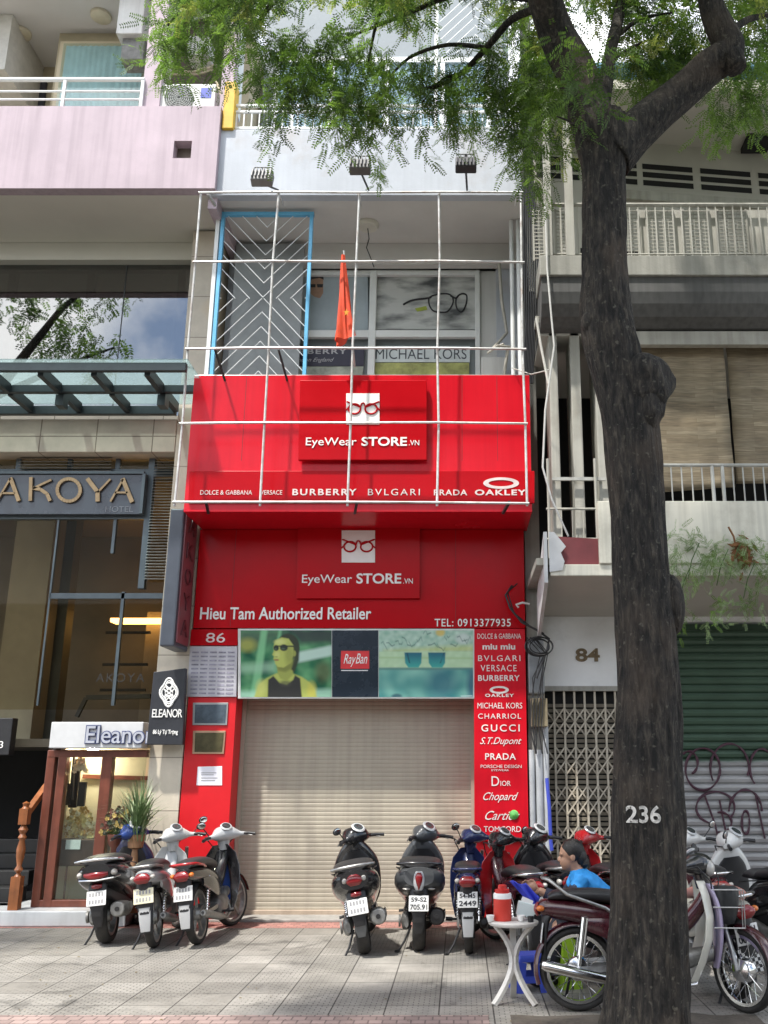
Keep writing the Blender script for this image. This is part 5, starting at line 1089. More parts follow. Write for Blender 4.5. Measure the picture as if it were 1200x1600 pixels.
for a, b_ in ((905, 960), (975, 1050), (1065, 1180)):
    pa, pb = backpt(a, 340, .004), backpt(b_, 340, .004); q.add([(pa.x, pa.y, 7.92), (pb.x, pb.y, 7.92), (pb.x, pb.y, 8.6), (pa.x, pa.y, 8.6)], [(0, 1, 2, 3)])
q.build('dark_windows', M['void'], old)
MB().box(.9, OX1, -1.35, 3.1, 10.36, 10.5).build('balcony_ceiling', M['ceilold'], old)
q = MB(); q.box(.9, OX1, -1.42, -1.352, 10.3, 10.44); q.build('slab_edge', M['creamw'], old)
q = MB(); q.box(.9, OX1, -.6, 3.1, 10.5, 11.1); q.build('roof_parapet', M['conc'], old)
q = MB(); q.box(.8, OX1, -.9, 3.2, 11.1, 11.16); q.build('roof_sheet', mat('blue_roof_sheet', (.1, .22, .3), .5, var=.25), old)
MB().box(XP(1160, 225, -.2), XP(1200, 225, -.2), -.45, -.1, 10.28, 10.355).build('ceiling_lamp', M['void'], old)
# ------------------------------------------------------------------ between the houses: pipes, meter, cables
M['downpipe'] = mat('grey_white_pipe', (.5, .52, .54), .5, var=.2, scale=4, streak=.2)
for i, (x, r_, zt, lab) in enumerate(((.86, .035, 1.95, 'grey drain pipe close beside the red brand column'), (.95, .045, 1.95, 'wide pale drain pipe in the middle between the houses'), (1.035, .035, 2.3, 'white drain pipe right beside the folding gate'))):
    o = MB().tube([(x, -.03, .0), (x, -.03, zt*.5), (x, -.03, zt)], r_, 14).build('drain_pipe', M['downpipe'], None, smooth=True); tag(o, lab, 'pipe')
o = MB().box(.835, 1.04, -.02, .048, 2.62, 3.3).build('metal_cover', mat('cover_grey', (.25, .26, .27), .4, .4, var=.2), None, bevel=.02); tag(o, 'curved grey metal cover above the wooden box between the houses', 'cover')
mt_ = thing('meter_box', 'weathered wooden meter box with cables between the two houses', 'meter box', (.94, -.05, 2.2))
MB().box(.86, 1.06, -.12, .04, 2.22, 2.56).build('box', mat('weathered_board', (.3, .25, .16), .8, var=.4, scale=5, streak=.4), mt_, bevel=.008)
q = MB(); rr_ = random.Random(5)
for k in range(5):
    x = .86+.035*k; q.tube([(x-.05+rr_.uniform(-.03, .03), -.16, 3.3), (x+.1+rr_.uniform(-.05, .05), -.2, 3.1), (x+rr_.uniform(-.02, .06), -.18, 2.8), (x, -.14, 2.5), (x-.02, -.15, 2.2), (x+rr_.uniform(-.03, .05), -.13, 1.9)], .008, 6)
q.build('cables', M['black'], mt_, smooth=True)
q = MB()
for k, (r_, s) in enumerate(((.14, 0), (.17, 1), (.12, 2), (.155, 3))): q.tube([(.95+.03*s*.3+r_*math.cos(t)*1.0, -.2-.015*s, 3.18+r_*.7*math.sin(t)) for t in np.linspace(0, 6.283, 24)], .009, 6)
q.tube([P(800, 915, Y=-.14), P(790, 930, Y=-.2), P(797, 950, Y=-.22), P(815, 972, Y=-.22), P(840, 985, Y=-.22), P(858, 998, Y=-.22), P(855, 1015, Y=-.22), P(838, 1060, Y=-.18)], .014, 7)
q.tube([P(808, 912, Y=-.1), P(793, 925, Y=-.16), P(803, 958, Y=-.2), P(830, 980, Y=-.2), P(850, 990, Y=-.2)], .01, 7)
o = q.build('cable_coil', M['black'], None, smooth=True); tag(o, 'coil of black cable looped over the corner beside the lower sign', 'cable')
o = MB().tube([(1.03, -.12, 1.62), (1.05, -.13, 1.3), (1.06, -.12, .9), (1.07, -.12, .8)], .022, 8).build('blue_tie', mat('blue_ribbon', (.05, .08, .5), .5), None, smooth=True); tag(o, 'blue plastic strip hanging on the white pipe beside the gate', 'strip')
c = P(810, 949, Y=-.2); q = MB(); q.tube([c, c+Vector((-.03, -.02, .03)), c+Vector((.05, .0, .06)), c+Vector((.14, .05, .05))], .014, 7); o = q.build('white_clip', M['white'], None, smooth=True); tag(o, 'short white hook of pipe at the right end of the lower sign', 'hook')
q = MB(); q.tube([P(852, 320, Y=-1.4), P(855, 420, Y=-1.4), P(862, 500, Y=-1.45), P(866, 540, Y=-1.45), P(852, 640, Y=-1.5), P(848, 730, Y=-1.5), P(862, 780, Y=-1.5), P(888, 838, Y=-1.45)], .012, 7)
o = q.build('hanging_wire', mat('pale_wire', (.5, .5, .48), .5), None, smooth=True); tag(o, 'long pale wire dangling down in front of the concrete fins', 'wire')
q = MB(); q.tube([P(838, 497, Y=-1.3), P(845, 540, Y=-1.3), P(857, 600, Y=-1.35)], .016, 7); q.tube([P(800, 575, Y=-.9), P(830, 585, Y=-1.2), P(858, 578, Y=-1.35)], .008, 6)
o = q.build('loose_pole', mat('pale_pole', (.5, .49, .45), .5), None, smooth=True); tag(o, 'pale bent pole leaning beside the right end of the red box sign', 'pole')
q = MB()
for k in range(7):
    x = .82+.02*k; q.tube([(x, -1.0-.02*k, 12), (x+.02, -.9, 9.4), (x+.01+.01*k, -.8, 8.2), (x+.02, -.7, 7.2), (x-.02, -.6, 6.5)], .011, 5)
o = q.build('cable_bundle', M['black'], None, smooth=True); tag(o, 'thick bundle of black cables running down between white and grey houses', 'cables')
# ================================================================== STREET TREE
YT = -5.25
def bark_material():
    m, nt, b = nodes_of('dark_bark'); N, L = nt.nodes, nt.links
    tcn = N.new('ShaderNodeTexCoord'); mp = N.new('ShaderNodeMapping'); mp.inputs['Scale'].default_value = (20, 20, 4.5); L.new(tcn.outputs['Object'], mp.inputs[0])
    n1 = N.new('ShaderNodeTexNoise'); n1.inputs['Scale'].default_value = 1.3; n1.inputs['Detail'].default_value = 9; n1.inputs['Roughness'].default_value = .7; n1.inputs['Distortion'].default_value = .25; L.new(mp.outputs[0], n1.inputs['Vector'])
    n2 = N.new('ShaderNodeTexNoise'); n2.inputs['Scale'].default_value = 2.2; n2.inputs['Detail'].default_value = 5; L.new(tcn.outputs['Object'], n2.inputs['Vector'])
    vo = N.new('ShaderNodeTexVoronoi'); vo.inputs['Scale'].default_value = 1.4; vo.feature = 'DISTANCE_TO_EDGE'; L.new(mp.outputs[0], vo.inputs['Vector'])
    r = N.new('ShaderNodeValToRGB'); e = r.color_ramp.elements; e[0].position = .4; e[0].color = (.004, .0035, .003, 1); e[1].position = .72; e[1].color = (.105, .088, .068, 1)
    x = e.new(.52); x.color = (.026, .022, .018, 1); L.new(n1.outputs['Fac'], r.inputs[0])
    rl = N.new('ShaderNodeMapRange'); rl.inputs[1].default_value = .5; rl.inputs[2].default_value = .68; rl.inputs[3].default_value = 0; rl.inputs[4].default_value = .55; L.new(n2.outputs['Fac'], rl.inputs[0])
    mx = N.new('ShaderNodeMix'); mx.data_type = 'RGBA'; L.new(rl.outputs[0], mx.inputs[0]); L.new(r.outputs[0], mx.inputs[6]); mx.inputs[7].default_value = (.1, .074, .054, 1)
    n4 = N.new('ShaderNodeTexNoise'); n4.inputs['Scale'].default_value = 26; n4.inputs['Detail'].default_value = 3; L.new(tcn.outputs['Object'], n4.inputs['Vector'])
    r4 = N.new('ShaderNodeMapRange'); r4.inputs[1].default_value = .62; r4.inputs[2].default_value = .72; r4.inputs[3].default_value = 0; r4.inputs[4].default_value = .6; L.new(n4.outputs['Fac'], r4.inputs[0])
    m4 = N.new('ShaderNodeMix'); m4.data_type = 'RGBA'; L.new(r4.outputs[0], m4.inputs[0]); L.new(mx.outputs[2], m4.inputs[6]); m4.inputs[7].default_value = (.15, .14, .11, 1)
    L.new(m4.outputs[2], b.inputs['Base Color']); b.inputs['Roughness'].default_value = .9
    ad = N.new('ShaderNodeMath'); ad.operation = 'MULTIPLY_ADD'; ad.inputs[1].default_value = .5; L.new(vo.outputs[0], ad.inputs[0]); L.new(n1.outputs['Fac'], ad.inputs[2])
    bp = N.new('ShaderNodeBump'); bp.inputs['Strength'].default_value = 1.0; bp.inputs['Distance'].default_value = .06; L.new(ad.outputs[0], bp.inputs['Height']); L.new(bp.outputs[0], b.inputs['Normal'])
    return m
M['bark'] = bark_material()
tb = P(1012, 1645, Y=YT)
tree = thing('street_tree', 'large dark barked street tree with a burl, painted number 236 and drooping fine leaves', 'tree', (tb.x, YT, 0))
def limb_rings(pts, n=28, sub=6, rough=.05, seed=0):
    """pts: (px, py, width_px, Y) smoothed; returns rings with lumpy bark"""
    C_ = []
    for px, py, w, y in pts:
        c = P(px, py, Y=y); dep = (c - Vector((0, -DIST, EYE))).dot(Vector((0, math.cos(PITCH), math.sin(PITCH))))
        C_.append(np.array([c.x, c.y, c.z, w/2*dep/FPX]))
    out = []
    for i in range(len(C_)-1):
        p0, p1, p2, p3 = [C_[min(max(i+d, 0), len(C_)-1)] for d in (-1, 0, 1, 2)]
        for k in range(sub):
            t = k/sub; out.append(.5*((2*p1)+(-p0+p2)*t+(2*p0-5*p1+4*p2-p3)*t*t+(-p0+3*p1-3*p2+p3)*t**3))
    out.append(C_[-1]); rs = []
    for i, q in enumerate(out):
        a, b_ = out[max(i-1, 0)], out[min(i+1, len(out)-1)]; t = Vector(b_[:3]-a[:3]).normalized()
        u = t.cross(Vector((0, 1, 0))).normalized(); w = t.cross(u); ring = []
        for k in range(n):
            th = 2*math.pi*k/n; d = u*math.cos(th)+w*math.sin(th); base = Vector(q[:3])
            nn = mnoise.noise(Vector((d.x*2.2+seed, d.y*2.2, base.z*1.6)))*.9 + mnoise.noise(Vector((d.x*6+seed, d.y*6, base.z*2.2)))*.7 + .55*mnoise.noise(Vector((d.x*14, d.y*14, base.z*4+seed))) + .5*abs(mnoise.noise(Vector((d.x*9+seed, d.y*9, base.z*1.3))))*(1 if n > 30 else .3)
            ring.append(base + d*(q[3]*(1+rough*1.6*nn)))
        rs.append(ring)
    return rs
q = MB(); y = YT
q.rings(limb_rings([(1011, 1672, 205, y), (1010, 1640, 165, y), (1010, 1590, 134, y), (1014, 1480, 120, y), (1014, 1300, 112, y), (1012, 1180, 104, y), (1013, 1090, 98, y), (1010, 1000, 93, y), (1002, 900, 87, y), (998, 820, 84, y), (993, 740, 84, y), (985, 660, 84, y), (968, 590, 80, y), (953, 530, 82, y), (946, 480, 78, y), (945, 420, 70, y), (945, 340, 66, y), (943, 270, 68, y), (943, 225, 84, y), (938, 190, 80, y)], 84, 12, .055), cap=True)
# burl on the right side and a knot on the left
c = P(1004, 606, Y=YT-.02); n0 = len(q.v); q.ell(c, (.225, .24, .25), 26, 18)
q.v[n0:] = [tuple(Vector(p)+ (Vector(p)-c).normalized()*.05*mnoise.noise(Vector(p)*7)) for p in q.v[n0:]]
c = P(1012, 640, Y=YT-.08); n0 = len(q.v); q.ell(c, (.13, .14, .2), 18, 12); q.v[n0:] = [tuple(Vector(p)+(Vector(p)-c).normalized()*.05*mnoise.noise(Vector(p)*9)) for p in q.v[n0:]]
c = P(1050, 945, Y=YT); q.ell(c, (.09, .12, .22), 16, 12); c = P(922, 505, Y=YT-.05); q.ell(c, (.07, .1, .1), 14, 10)
q.build('trunk', M['bark'], tree, smooth=180)
q = MB()
q.rings(limb_rings([(945, 250, 74, y), (925, 185, 70, y), (903, 120, 64, y-.05), (878, 70, 58, y-.1), (858, 20, 54, y-.2), (838, -40, 50, y-.35), (800, -140, 42, y-.7), (740, -260, 30, y-1.2)], 24, 5, .05, 3))
q.rings(limb_rings([(936, 200, 26, y+.05), (948, 120, 22, y+.15), (955, 75, 19, y+.3), (968, 20, 17, y+.5), (975, -30, 15, y+.7), (985, -110, 11, y+1.0)], 14, 4, .04, 5))
q.rings(limb_rings([(955, 245, 76, y), (985, 215, 66, y), (1025, 178, 58, y), (1070, 140, 54, y), (1112, 102, 52, y-.05), (1140, 78, 46, y-.1), (1128, 50, 44, y-.1), (1112, 10, 38, y-.1), (1102, -50, 34, y-.2), (1090, -150, 26, y-.4), (1110, -260, 18, y-.6)], 24, 5, .05, 7))
q.rings(limb_rings([(1120, 100, 50, y-.05), (1140, 92, 46, y-.1), (1152, 108, 30, y-.12)], 18, 4, .06, 9))
q.build('limb', M['bark'], tree, smooth=180)
q = MB()
def bough(pts, w0, w1, seed=0):
    q = MB(); n = len(pts); q.rings(limb_rings([(px, py, w0+(w1-w0)*i/(n-1), yy) for i, (px, py, yy) in enumerate(pts)], 8, 4, .06, seed)); q.build('branch', M['bark'], tree, smooth=180)
bough([(850, 10, y-.2), (800, 30, y+.1), (760, 75, y+.4), (720, 115, y+.7), (680, 135, y+.9), (655, 138, y+1.0)], 14, 4)
bough([(720, 115, y+.7), (690, 125, y+.8), (660, 160, y+.9)], 5, 2); bough([(760, 75, y+.4), (700, 70, y+.6), (640, 90, y+.9), (600, 130, y+1)], 8, 3)
bough([(800, -140, y-.7), (650, -120, y-.2), (520, -60, y+.2), (440, -10, y+.5), (400, 40, y+.8)], 24, 5); bough([(520, -60, y+.2), (420, -50, y+.3), (320, -20, y+.5), (262, 40, y+.7)], 12, 3)
bough([(650, -120, y-.2), (620, -40, y+.3), (590, 30, y+.6), (575, 100, y+.8)], 12, 3); bough([(850, 0, y-.2), (720, -10, y+.2), (640, 20, y+.5), (540, 60, y+.8)], 14, 3)
bough([(960, 60, y+.4), (1000, 30, y+.5), (1050, 20, y+.6)], 8, 3); bough([(1130, 60, y), (1170, 30, y+.2), (1230, 20, y+.4)], 16, 5); bough([(955, 95, y+.2), (985, 75, y+.4), (1020, 60, y+.7)], 7, 3)
bough([(950, 260, y), (912, 210, y-.2), (890, 190, y-.3), (870, 182, y-.3)], 8, 2)
bough([(1102, -50, y-.2), (1000, -60, y+.3), (900, -40, y+.6), (820, 20, y+.9)], 16, 4); bough([(740, -260, y-1.2), (500, -300, y-1.8), (250, -340, y-2.2)], 24, 8); bough([(1110, -260, y-.6), (1250, -380, y+.3), (1400, -420, y+1.2)], 18, 8)
# painted number, wrapped on the bark
mb_ = MB(); vs_, fs, x0, x1, y0, y1 = text_mb('236', bold=.02)
# trunk surface facing the camera is about one radius in front of the axis
xa, xb, za, zb = XP(982, 1272, YT-.28), XP(1034, 1272, YT-.28), ZP(1287, YT-.28), ZP(1259, YT-.28)
dep_tree = bpy.context.evaluated_depsgraph_get(); trunk_ob = [c for c in tree.children if c.name.startswith('trunk')][0]
from mathutils.bvhtree import BVHTree
bvh = BVHTree.FromPolygons([v.co.copy() for v in trunk_ob.data.vertices], [tuple(p.vertices) for p in trunk_ob.data.polygons])
TL = tree.location
bm = bmesh.new(); bv = [bm.verts.new((v.x, v.y, 0)) for v in vs_ if True]
for f in fs:
    if all(abs(vs_[i].z - .5) < .01 for i in f):
        try: bm.faces.new([bv[i] for i in f])
        except ValueError: pass
for v in [v for v in bm.verts if not v.link_faces]: bm.verts.remove(v)
bmesh.ops.triangulate(bm, faces=bm.faces); bmesh.ops.subdivide_edges(bm, edges=bm.edges, cuts=2)
bm.verts.index_update(); nv = []
for v in bm.verts:
    X = xa + (v.co.x-x0)/(x1-x0)*(xb-xa); Z = za + (v.co.y-y0)/(y1-y0)*(zb-za)
    h = bvh.ray_cast(Vector((X-TL.x, -3-TL.y-5.25, Z)), Vector((0, 1, 0)))
    nv.append((X, (h[0].y + TL.y if h[0] else YT-.25) - .005, Z))
mb_.add(nv, [tuple(v.index for v in f.verts) for f in bm.faces]); bm.free()
mb_.build('painted_number', mat('worn_white_paint', (.62, .6, .56), .85, var=.4, scale=40, dirt=(.05, .042, .034), dirt_amt=1.0, dscale=16), tree)

# ---- feathery pinnate leaves
def leaf_mat(name, col, trans, var=.45):
    m = bpy.data.materials.new(name); m.use_nodes = True; nt = m.node_tree; N, L = nt.nodes, nt.links; N.clear()
    out = N.new('ShaderNodeOutputMaterial'); df = N.new('ShaderNodeBsdfPrincipled'); tr = N.new('ShaderNodeBsdfTranslucent'); mx = N.new('ShaderNodeMixShader')
    tcn = N.new('ShaderNodeTexCoord'); nz = N.new('ShaderNodeTexNoise'); nz.inputs['Scale'].default_value = 2.4; nz.inputs['Detail'].default_value = 5; L.new(tcn.outputs['Object'], nz.inputs['Vector'])
    mr = N.new('ShaderNodeMapRange'); mr.inputs[1].default_value = .3; mr.inputs[2].default_value = .7; mr.inputs[3].default_value = 1-var; mr.inputs[4].default_value = 1+var; L.new(nz.outputs['Fac'], mr.inputs[0])
    for c, tgt in ((col, df.inputs['Base Color']), (trans, tr.inputs[0])):
        s = N.new('ShaderNodeVectorMath'); s.operation = 'SCALE'; s.inputs[0].default_value = c; L.new(mr.outputs[0], s.inputs['Scale']); L.new(s.outputs[0], tgt)
    df.inputs['Roughness'].default_value = .5; mx.inputs[0].default_value = .45
    L.new(df.outputs[0], mx.inputs[1]); L.new(tr.outputs[0], mx.inputs[2]); L.new(mx.outputs[0], out.inputs[0]); return m
M['leaf'] = leaf_mat('fresh_leaf', (.09, .165, .032), (.22, .38, .055), .55); M['leafd'] = leaf_mat('deep_leaf', (.045, .09, .025), (.11, .2, .03), .55); M['leafy'] = leaf_mat('yellow_leaf', (.2, .25, .06), (.44, .52, .1), .5); M['leafp'] = leaf_mat('pale_leaf', (.26, .36, .18), (.26, .36, .14), .3)
def sprig_template(rng, nleaf=8, npair=9, L_=.4, ll=.038, lw=.013):
    V = []
    for i in range(nleaf):
        t = (i+.6)/nleaf; base = np.array([.03*math.sin(3*t), .03*math.cos(2*t), -L_*t]); az = i*2.4 + rng.uniform(-.4, .4); dn = rng.uniform(.35, 1.1)
        d = np.array([math.cos(az)*math.cos(dn), math.sin(az)*math.cos(dn), -math.sin(dn)]); rl = rng.uniform(.1, .16)
        side = np.cross(d, [0, 0, 1.]); side /= np.linalg.norm(side); up = np.cross(side, d)
        for j in range(npair):
            u = (j+.8)/npair; c = base + d*rl*u + np.array([0, 0, -.03*u*u])
            for s in (-1, 1):
                sc = 1-.35*abs(u-.5)*2; ld = side*s*.85 + d*.35 + up*rng.uniform(-.35, .1); ld /= np.linalg.norm(ld); wd = np.cross(ld, up + rng.uniform(-.3, .3, 3)); wd /= np.linalg.norm(wd)
                a = c; V.append([a, a+ld*ll*sc*.5+wd*lw*.5, a+ld*ll*sc, a+ld*ll*sc*.5-wd*lw*.5])
    return np.array(V)         # (n,4,3)
TPL = [sprig_template(RNG) for _ in range(5)]
TPL_C = [sprig_template(RNG, 6, 4, .45, .085, .036) for _ in range(3)]      # coarser, for the crown overhead
def foliage(name, positions, mats, parent, tpls=TPL, scale=(.7, 1.25), tilt=.7, choose=None):
    P_ = np.array(positions); n = len(P_); quads = []; mids = []
    az = RNG.uniform(0, 6.283, n); tl = np.abs(RNG.normal(0, tilt, n)); ta = RNG.uniform(0, 6.283, n); sc = RNG.uniform(*scale, n); which = RNG.integers(0, len(tpls), n)
    for k in range(n):
        R_ = (Matrix.Rotation(tl[k], 3, Vector((math.cos(ta[k]), math.sin(ta[k]), 0))) @ Matrix.Rotation(az[k], 3, 'Z'))
        q_ = tpls[which[k]] @ np.array(R_).T * sc[k] + P_[k]; quads.append(q_); mids.append(np.full(len(q_), (choose[k] if choose is not None else RNG.integers(0, len(mats)))))
    Q_ = np.concatenate(quads).reshape(-1, 3).astype(np.float32); Q_ -= np.array(root_of(parent).location, dtype=np.float32); nf = len(Q_)//4
    me = bpy.data.meshes.new(name); me.vertices.add(len(Q_)); me.vertices.foreach_set('co', Q_.ravel()); me.loops.add(nf*4); me.loops.foreach_set('vertex_index', np.arange(nf*4, dtype=np.int32))
    me.polygons.add(nf); me.polygons.foreach_set('loop_start', np.arange(0, nf*4, 4, dtype=np.int32)); me.polygons.foreach_set('loop_total', np.full(nf, 4, dtype=np.int32))
    for m in mats: me.materials.append(m)
    me.polygons.foreach_set('material_index', np.concatenate(mids).astype(np.int32)); me.update(calc_edges=True); me.validate()
    o = bpy.data.objects.new(name, me); COL.objects.link(o); o.parent = parent; return o
pos = []; ch = []
def mass(px0, px1, py0, py1, n, ya, yb, dark=.5, thr=None, seed=0):
    k = 0; tries = 0
    while k < n and tries < n*12:
        tries += 1; px = RNG.uniform(px0, px1); py = RNG.uniform(py0, py1)
        if mnoise.noise(Vector((px*.013+seed, py*.016, seed*.7))) < (thr if thr is not None else -.12): continue
        pos.append(tuple(P(px, py, Y=RNG.uniform(ya, yb)))); ch.append(2 if RNG.random() < .2 else (1 if RNG.random() < dark else 0)); k += 1
def stream(px, py0, py1, w, n, y, dark=.35):
    for i in range(n):
        t = RNG.random(); pos.append(tuple(P(px + RNG.normal(0, w)*(1-.6*t), py0 + (py1-py0-45)*t, Y=y+RNG.normal(0, .15)))); ch.append(1 if RNG.random() < dark else 0)
A, B = YT-.3, YT+1.6
mass(355, 560, -90, 40, 170, A, B, .5, -.08, 1); mass(520, 660, -90, 20, 110, A, B, .45, -.05, 2); mass(235, 360, -90, 15, 90, A, B, .25, -.15, 3)
mass(640, 760, -90, -20, 40, YT+.3, B, .5, .0, 4); mass(750, 850, -60, 60, 45, YT+.3, B, .4, .0, 4); mass(690, 850, 40, 140, 45, YT+.3, B, .3, .1, 5); mass(870, 1210, -90, 20, 200, YT+.35, B, .6, .0, 6); mass(960, 1210, 0, 80, 100, YT+.35, B, .45, .0, 7); mass(860, 960, 60, 200, 14, YT+.5, B, .4, -.1, 9)
mass(870, 940, 30, 130, 8, YT-.35, YT-.25, .5, -.2, 8)
for a in ((258, 20, 140, 10, 16, YT+.9), (285, 0, 90, 14, 14, YT+.9), (340, 0, 110, 12, 16, YT+.8), (397, 30, 175, 6, 12, YT+.7), (440, 40, 215, 13, 30, YT+.6), (470, 40, 160, 12, 22, YT+.6), (500, 40, 170, 14, 30, YT+.7), (540, 40, 215, 13, 30, YT+.6), (565, 40, 245, 9, 26, YT+.7), (590, 60, 300, 7, 18, YT+.8), (612, 60, 215, 8, 18, YT+.6), (530, 100, 240, 12, 10, YT+.8),
          (650, 60, 225, 9, 14, YT+1), (676, 80, 180, 10, 14, YT+1), (705, 100, 215, 11, 20, YT+.9), (742, 60, 245, 12, 24, YT+.7), (775, 60, 200, 12, 22, YT+.6), (805, 80, 260, 10, 26, YT+.6), (832, 90, 290, 10, 30, YT+.5), (845, 120, 330, 8, 14, YT+1.2), (868, 60, 190, 9, 18, YT+.2),
          (905, 130, 190, 8, 8, YT-.3), (1000, 60, 165, 14, 26, YT+.9), (1035, 60, 175, 14, 30, YT+.9), (1065, 60, 140, 12, 18, YT+.9), (1150, 100, 195, 12, 18, YT+.6), (1190, 40, 160, 14, 26, YT+.8), (1120, 120, 220, 10, 8, YT+.9), (1170, 130, 230, 10, 8, YT+1)): stream(*a)
foliage('foliage', pos, [M['leaf'], M['leafd'], M['leafy']], tree, choose=ch)
# the crown overhead, above the picture, that shades the right of the pavement
cpos = []
def crown(cx_, cy_, cz, rx, ry, rz, n):
    k = 0
    while k < n:
        v = RNG.normal(0, 1, 3); v /= np.linalg.norm(v); v *= RNG.uniform(.35, 1)**.5; p = Vector((cx_+v[0]*rx, cy_+v[1]*ry, cz+v[2]*rz)); k += 1
        y_, z_ = p.y+DIST, p.z-EYE; d = y_*math.cos(PITCH)+z_*math.sin(PITCH); v_ = -y_*math.sin(PITCH)+z_*math.cos(PITCH)
        if d > .2 and 800-FPX*v_/d > -60: continue
        if p.z < 6.5: continue
        cpos.append(tuple(p))
crown(-1.8, -7.8, 9.3, 2.5, 1.2, .9, 330); crown(1.6, -5.6, 10.6, 2.8, 2.4, 1.4, 430); crown(3.8, -4.2, 11.2, 2.8, 2.4, 1.6, 520); crown(1.0, -8.0, 9.0, 2.4, 1.6, 1.0, 260); crown(6.5, -4.0, 11.5, 2.5, 2.6, 1.6, 240)
foliage('crown', cpos, [M['leaf'], M['leafd']], tree, tpls=TPL_C, scale=(1.0, 1.7), tilt=.9)

# the next street tree to the left, beyond the frame, mirrored in the big hotel window
ft = thing('street_tree', 'neighbouring street tree left of the picture mirrored in the hotel window', 'tree', (-10.8, -5.3, 0))
q = MB(); q.tube([(-10.8, -5.3, 0), (-10.7, -5.3, 3), (-10.6, -5.3, 6), (-9.6, -5.1, 9), (-8.3, -5.0, 11), (-7.4, -5, 11.9)], [.3, .26, .22, .12, .06, .02], 12); q.tube([(-10.6, -5.3, 6), (-11.2, -5.3, 9), (-11.4, -5.3, 12)], [.2, .14, .05], 10); q.tube([(-9.6, -5.1, 9), (-8.2, -5.2, 9.8), (-7.2, -5.2, 10.2)], [.08, .05, .02], 8); q.build('trunk', M['bark'], ft, smooth=True)
fp = []
for cx_, cz_, r_, n_ in ((-8.6, 11.2, 1.1, 60), (-10.6, 12.4, 1.7, 120), (-7.5, 10.2, .7, 26), (-7.4, 11.9, .7, 22), (-11.8, 11.0, 1.5, 80)):
    for k in range(n_): v = RNG.normal(0, 1, 3); v *= r_*RNG.uniform(.3, 1)**.5/np.linalg.norm(v); fp.append((cx_+v[0], -5.2+v[1], cz_+v[2]*.8))
foliage('crown', fp, [M['leaf'], M['leafd']], ft, tpls=TPL_C, scale=(.8, 1.4), tilt=.9)

# weeds sprouting on the old terrace ledge
wd = thing('ledge_weeds', 'pale green feathery weeds sprouting along the grey terrace ledge right of the trunk', 'plant', (3.0, -1.7, 3.9))
wp = []
for px, py, w, h, n in ((1085, 872, 22, 12, 16), (1075, 905, 16, 16, 12), (1130, 880, 26, 10, 14), (1170, 900, 26, 8, 16), (1150, 870, 26, 8, 10), (1140, 950, 30, 7, 10), (1180, 945, 20, 6, 7), (1100, 985, 22, 10, 7), (1060, 930, 8, 12, 5)):
    for k in range(n): wp.append(tuple(P(px+RNG.normal(0, w), py+RNG.normal(0, h)-20, Y=-1.72+RNG.normal(0, .12))))
foliage('leaves', wp, [M['leafp'], M['leaf'], M['leafp']], wd, scale=(.45, .9), tilt=1.3)
q = MB()
for px, py in ((1085, 870), (1072, 905), (1130, 880), (1172, 900), (1150, 870)): a = P(px-10, py+35, Y=-1.64); q.tube([a, P(px-4, py+5, Y=-1.7), P(px+8, py-22, Y=-1.75)], .006, 5)
q.build('stems', M['stemgreen'], wd)
c = P(1158, 860, Y=-1.66); dl = thing('dried_fern', 'clump of brown dried leaves stuck among the weeds on the cream parapet', 'plant', c)
q = MB(); rr_ = random.Random(2)
for i in range(60):
    d = Vector((rr_.gauss(0, .06), rr_.gauss(0, .05), rr_.gauss(0, .08))); a = rr_.uniform(0, 6.3); u = Vector((math.cos(a), rr_.uniform(-.5, .5), math.sin(a)))*.07; w = Vector((-math.sin(a), 0, math.cos(a)))*.02
    q.add([c+d-u, c+d+w, c+d+u, c+d-w], [(0, 1, 2, 3)])
q.tube([c+Vector((-.05, 0, .02)), c+Vector((-.07, 0, .16)), c+Vector((-.12, 0, .27))], .012, 5); q.build('dry_leaves', mat('dry_brown', (.2, .085, .03), .8, var=.5, scale=20), dl)
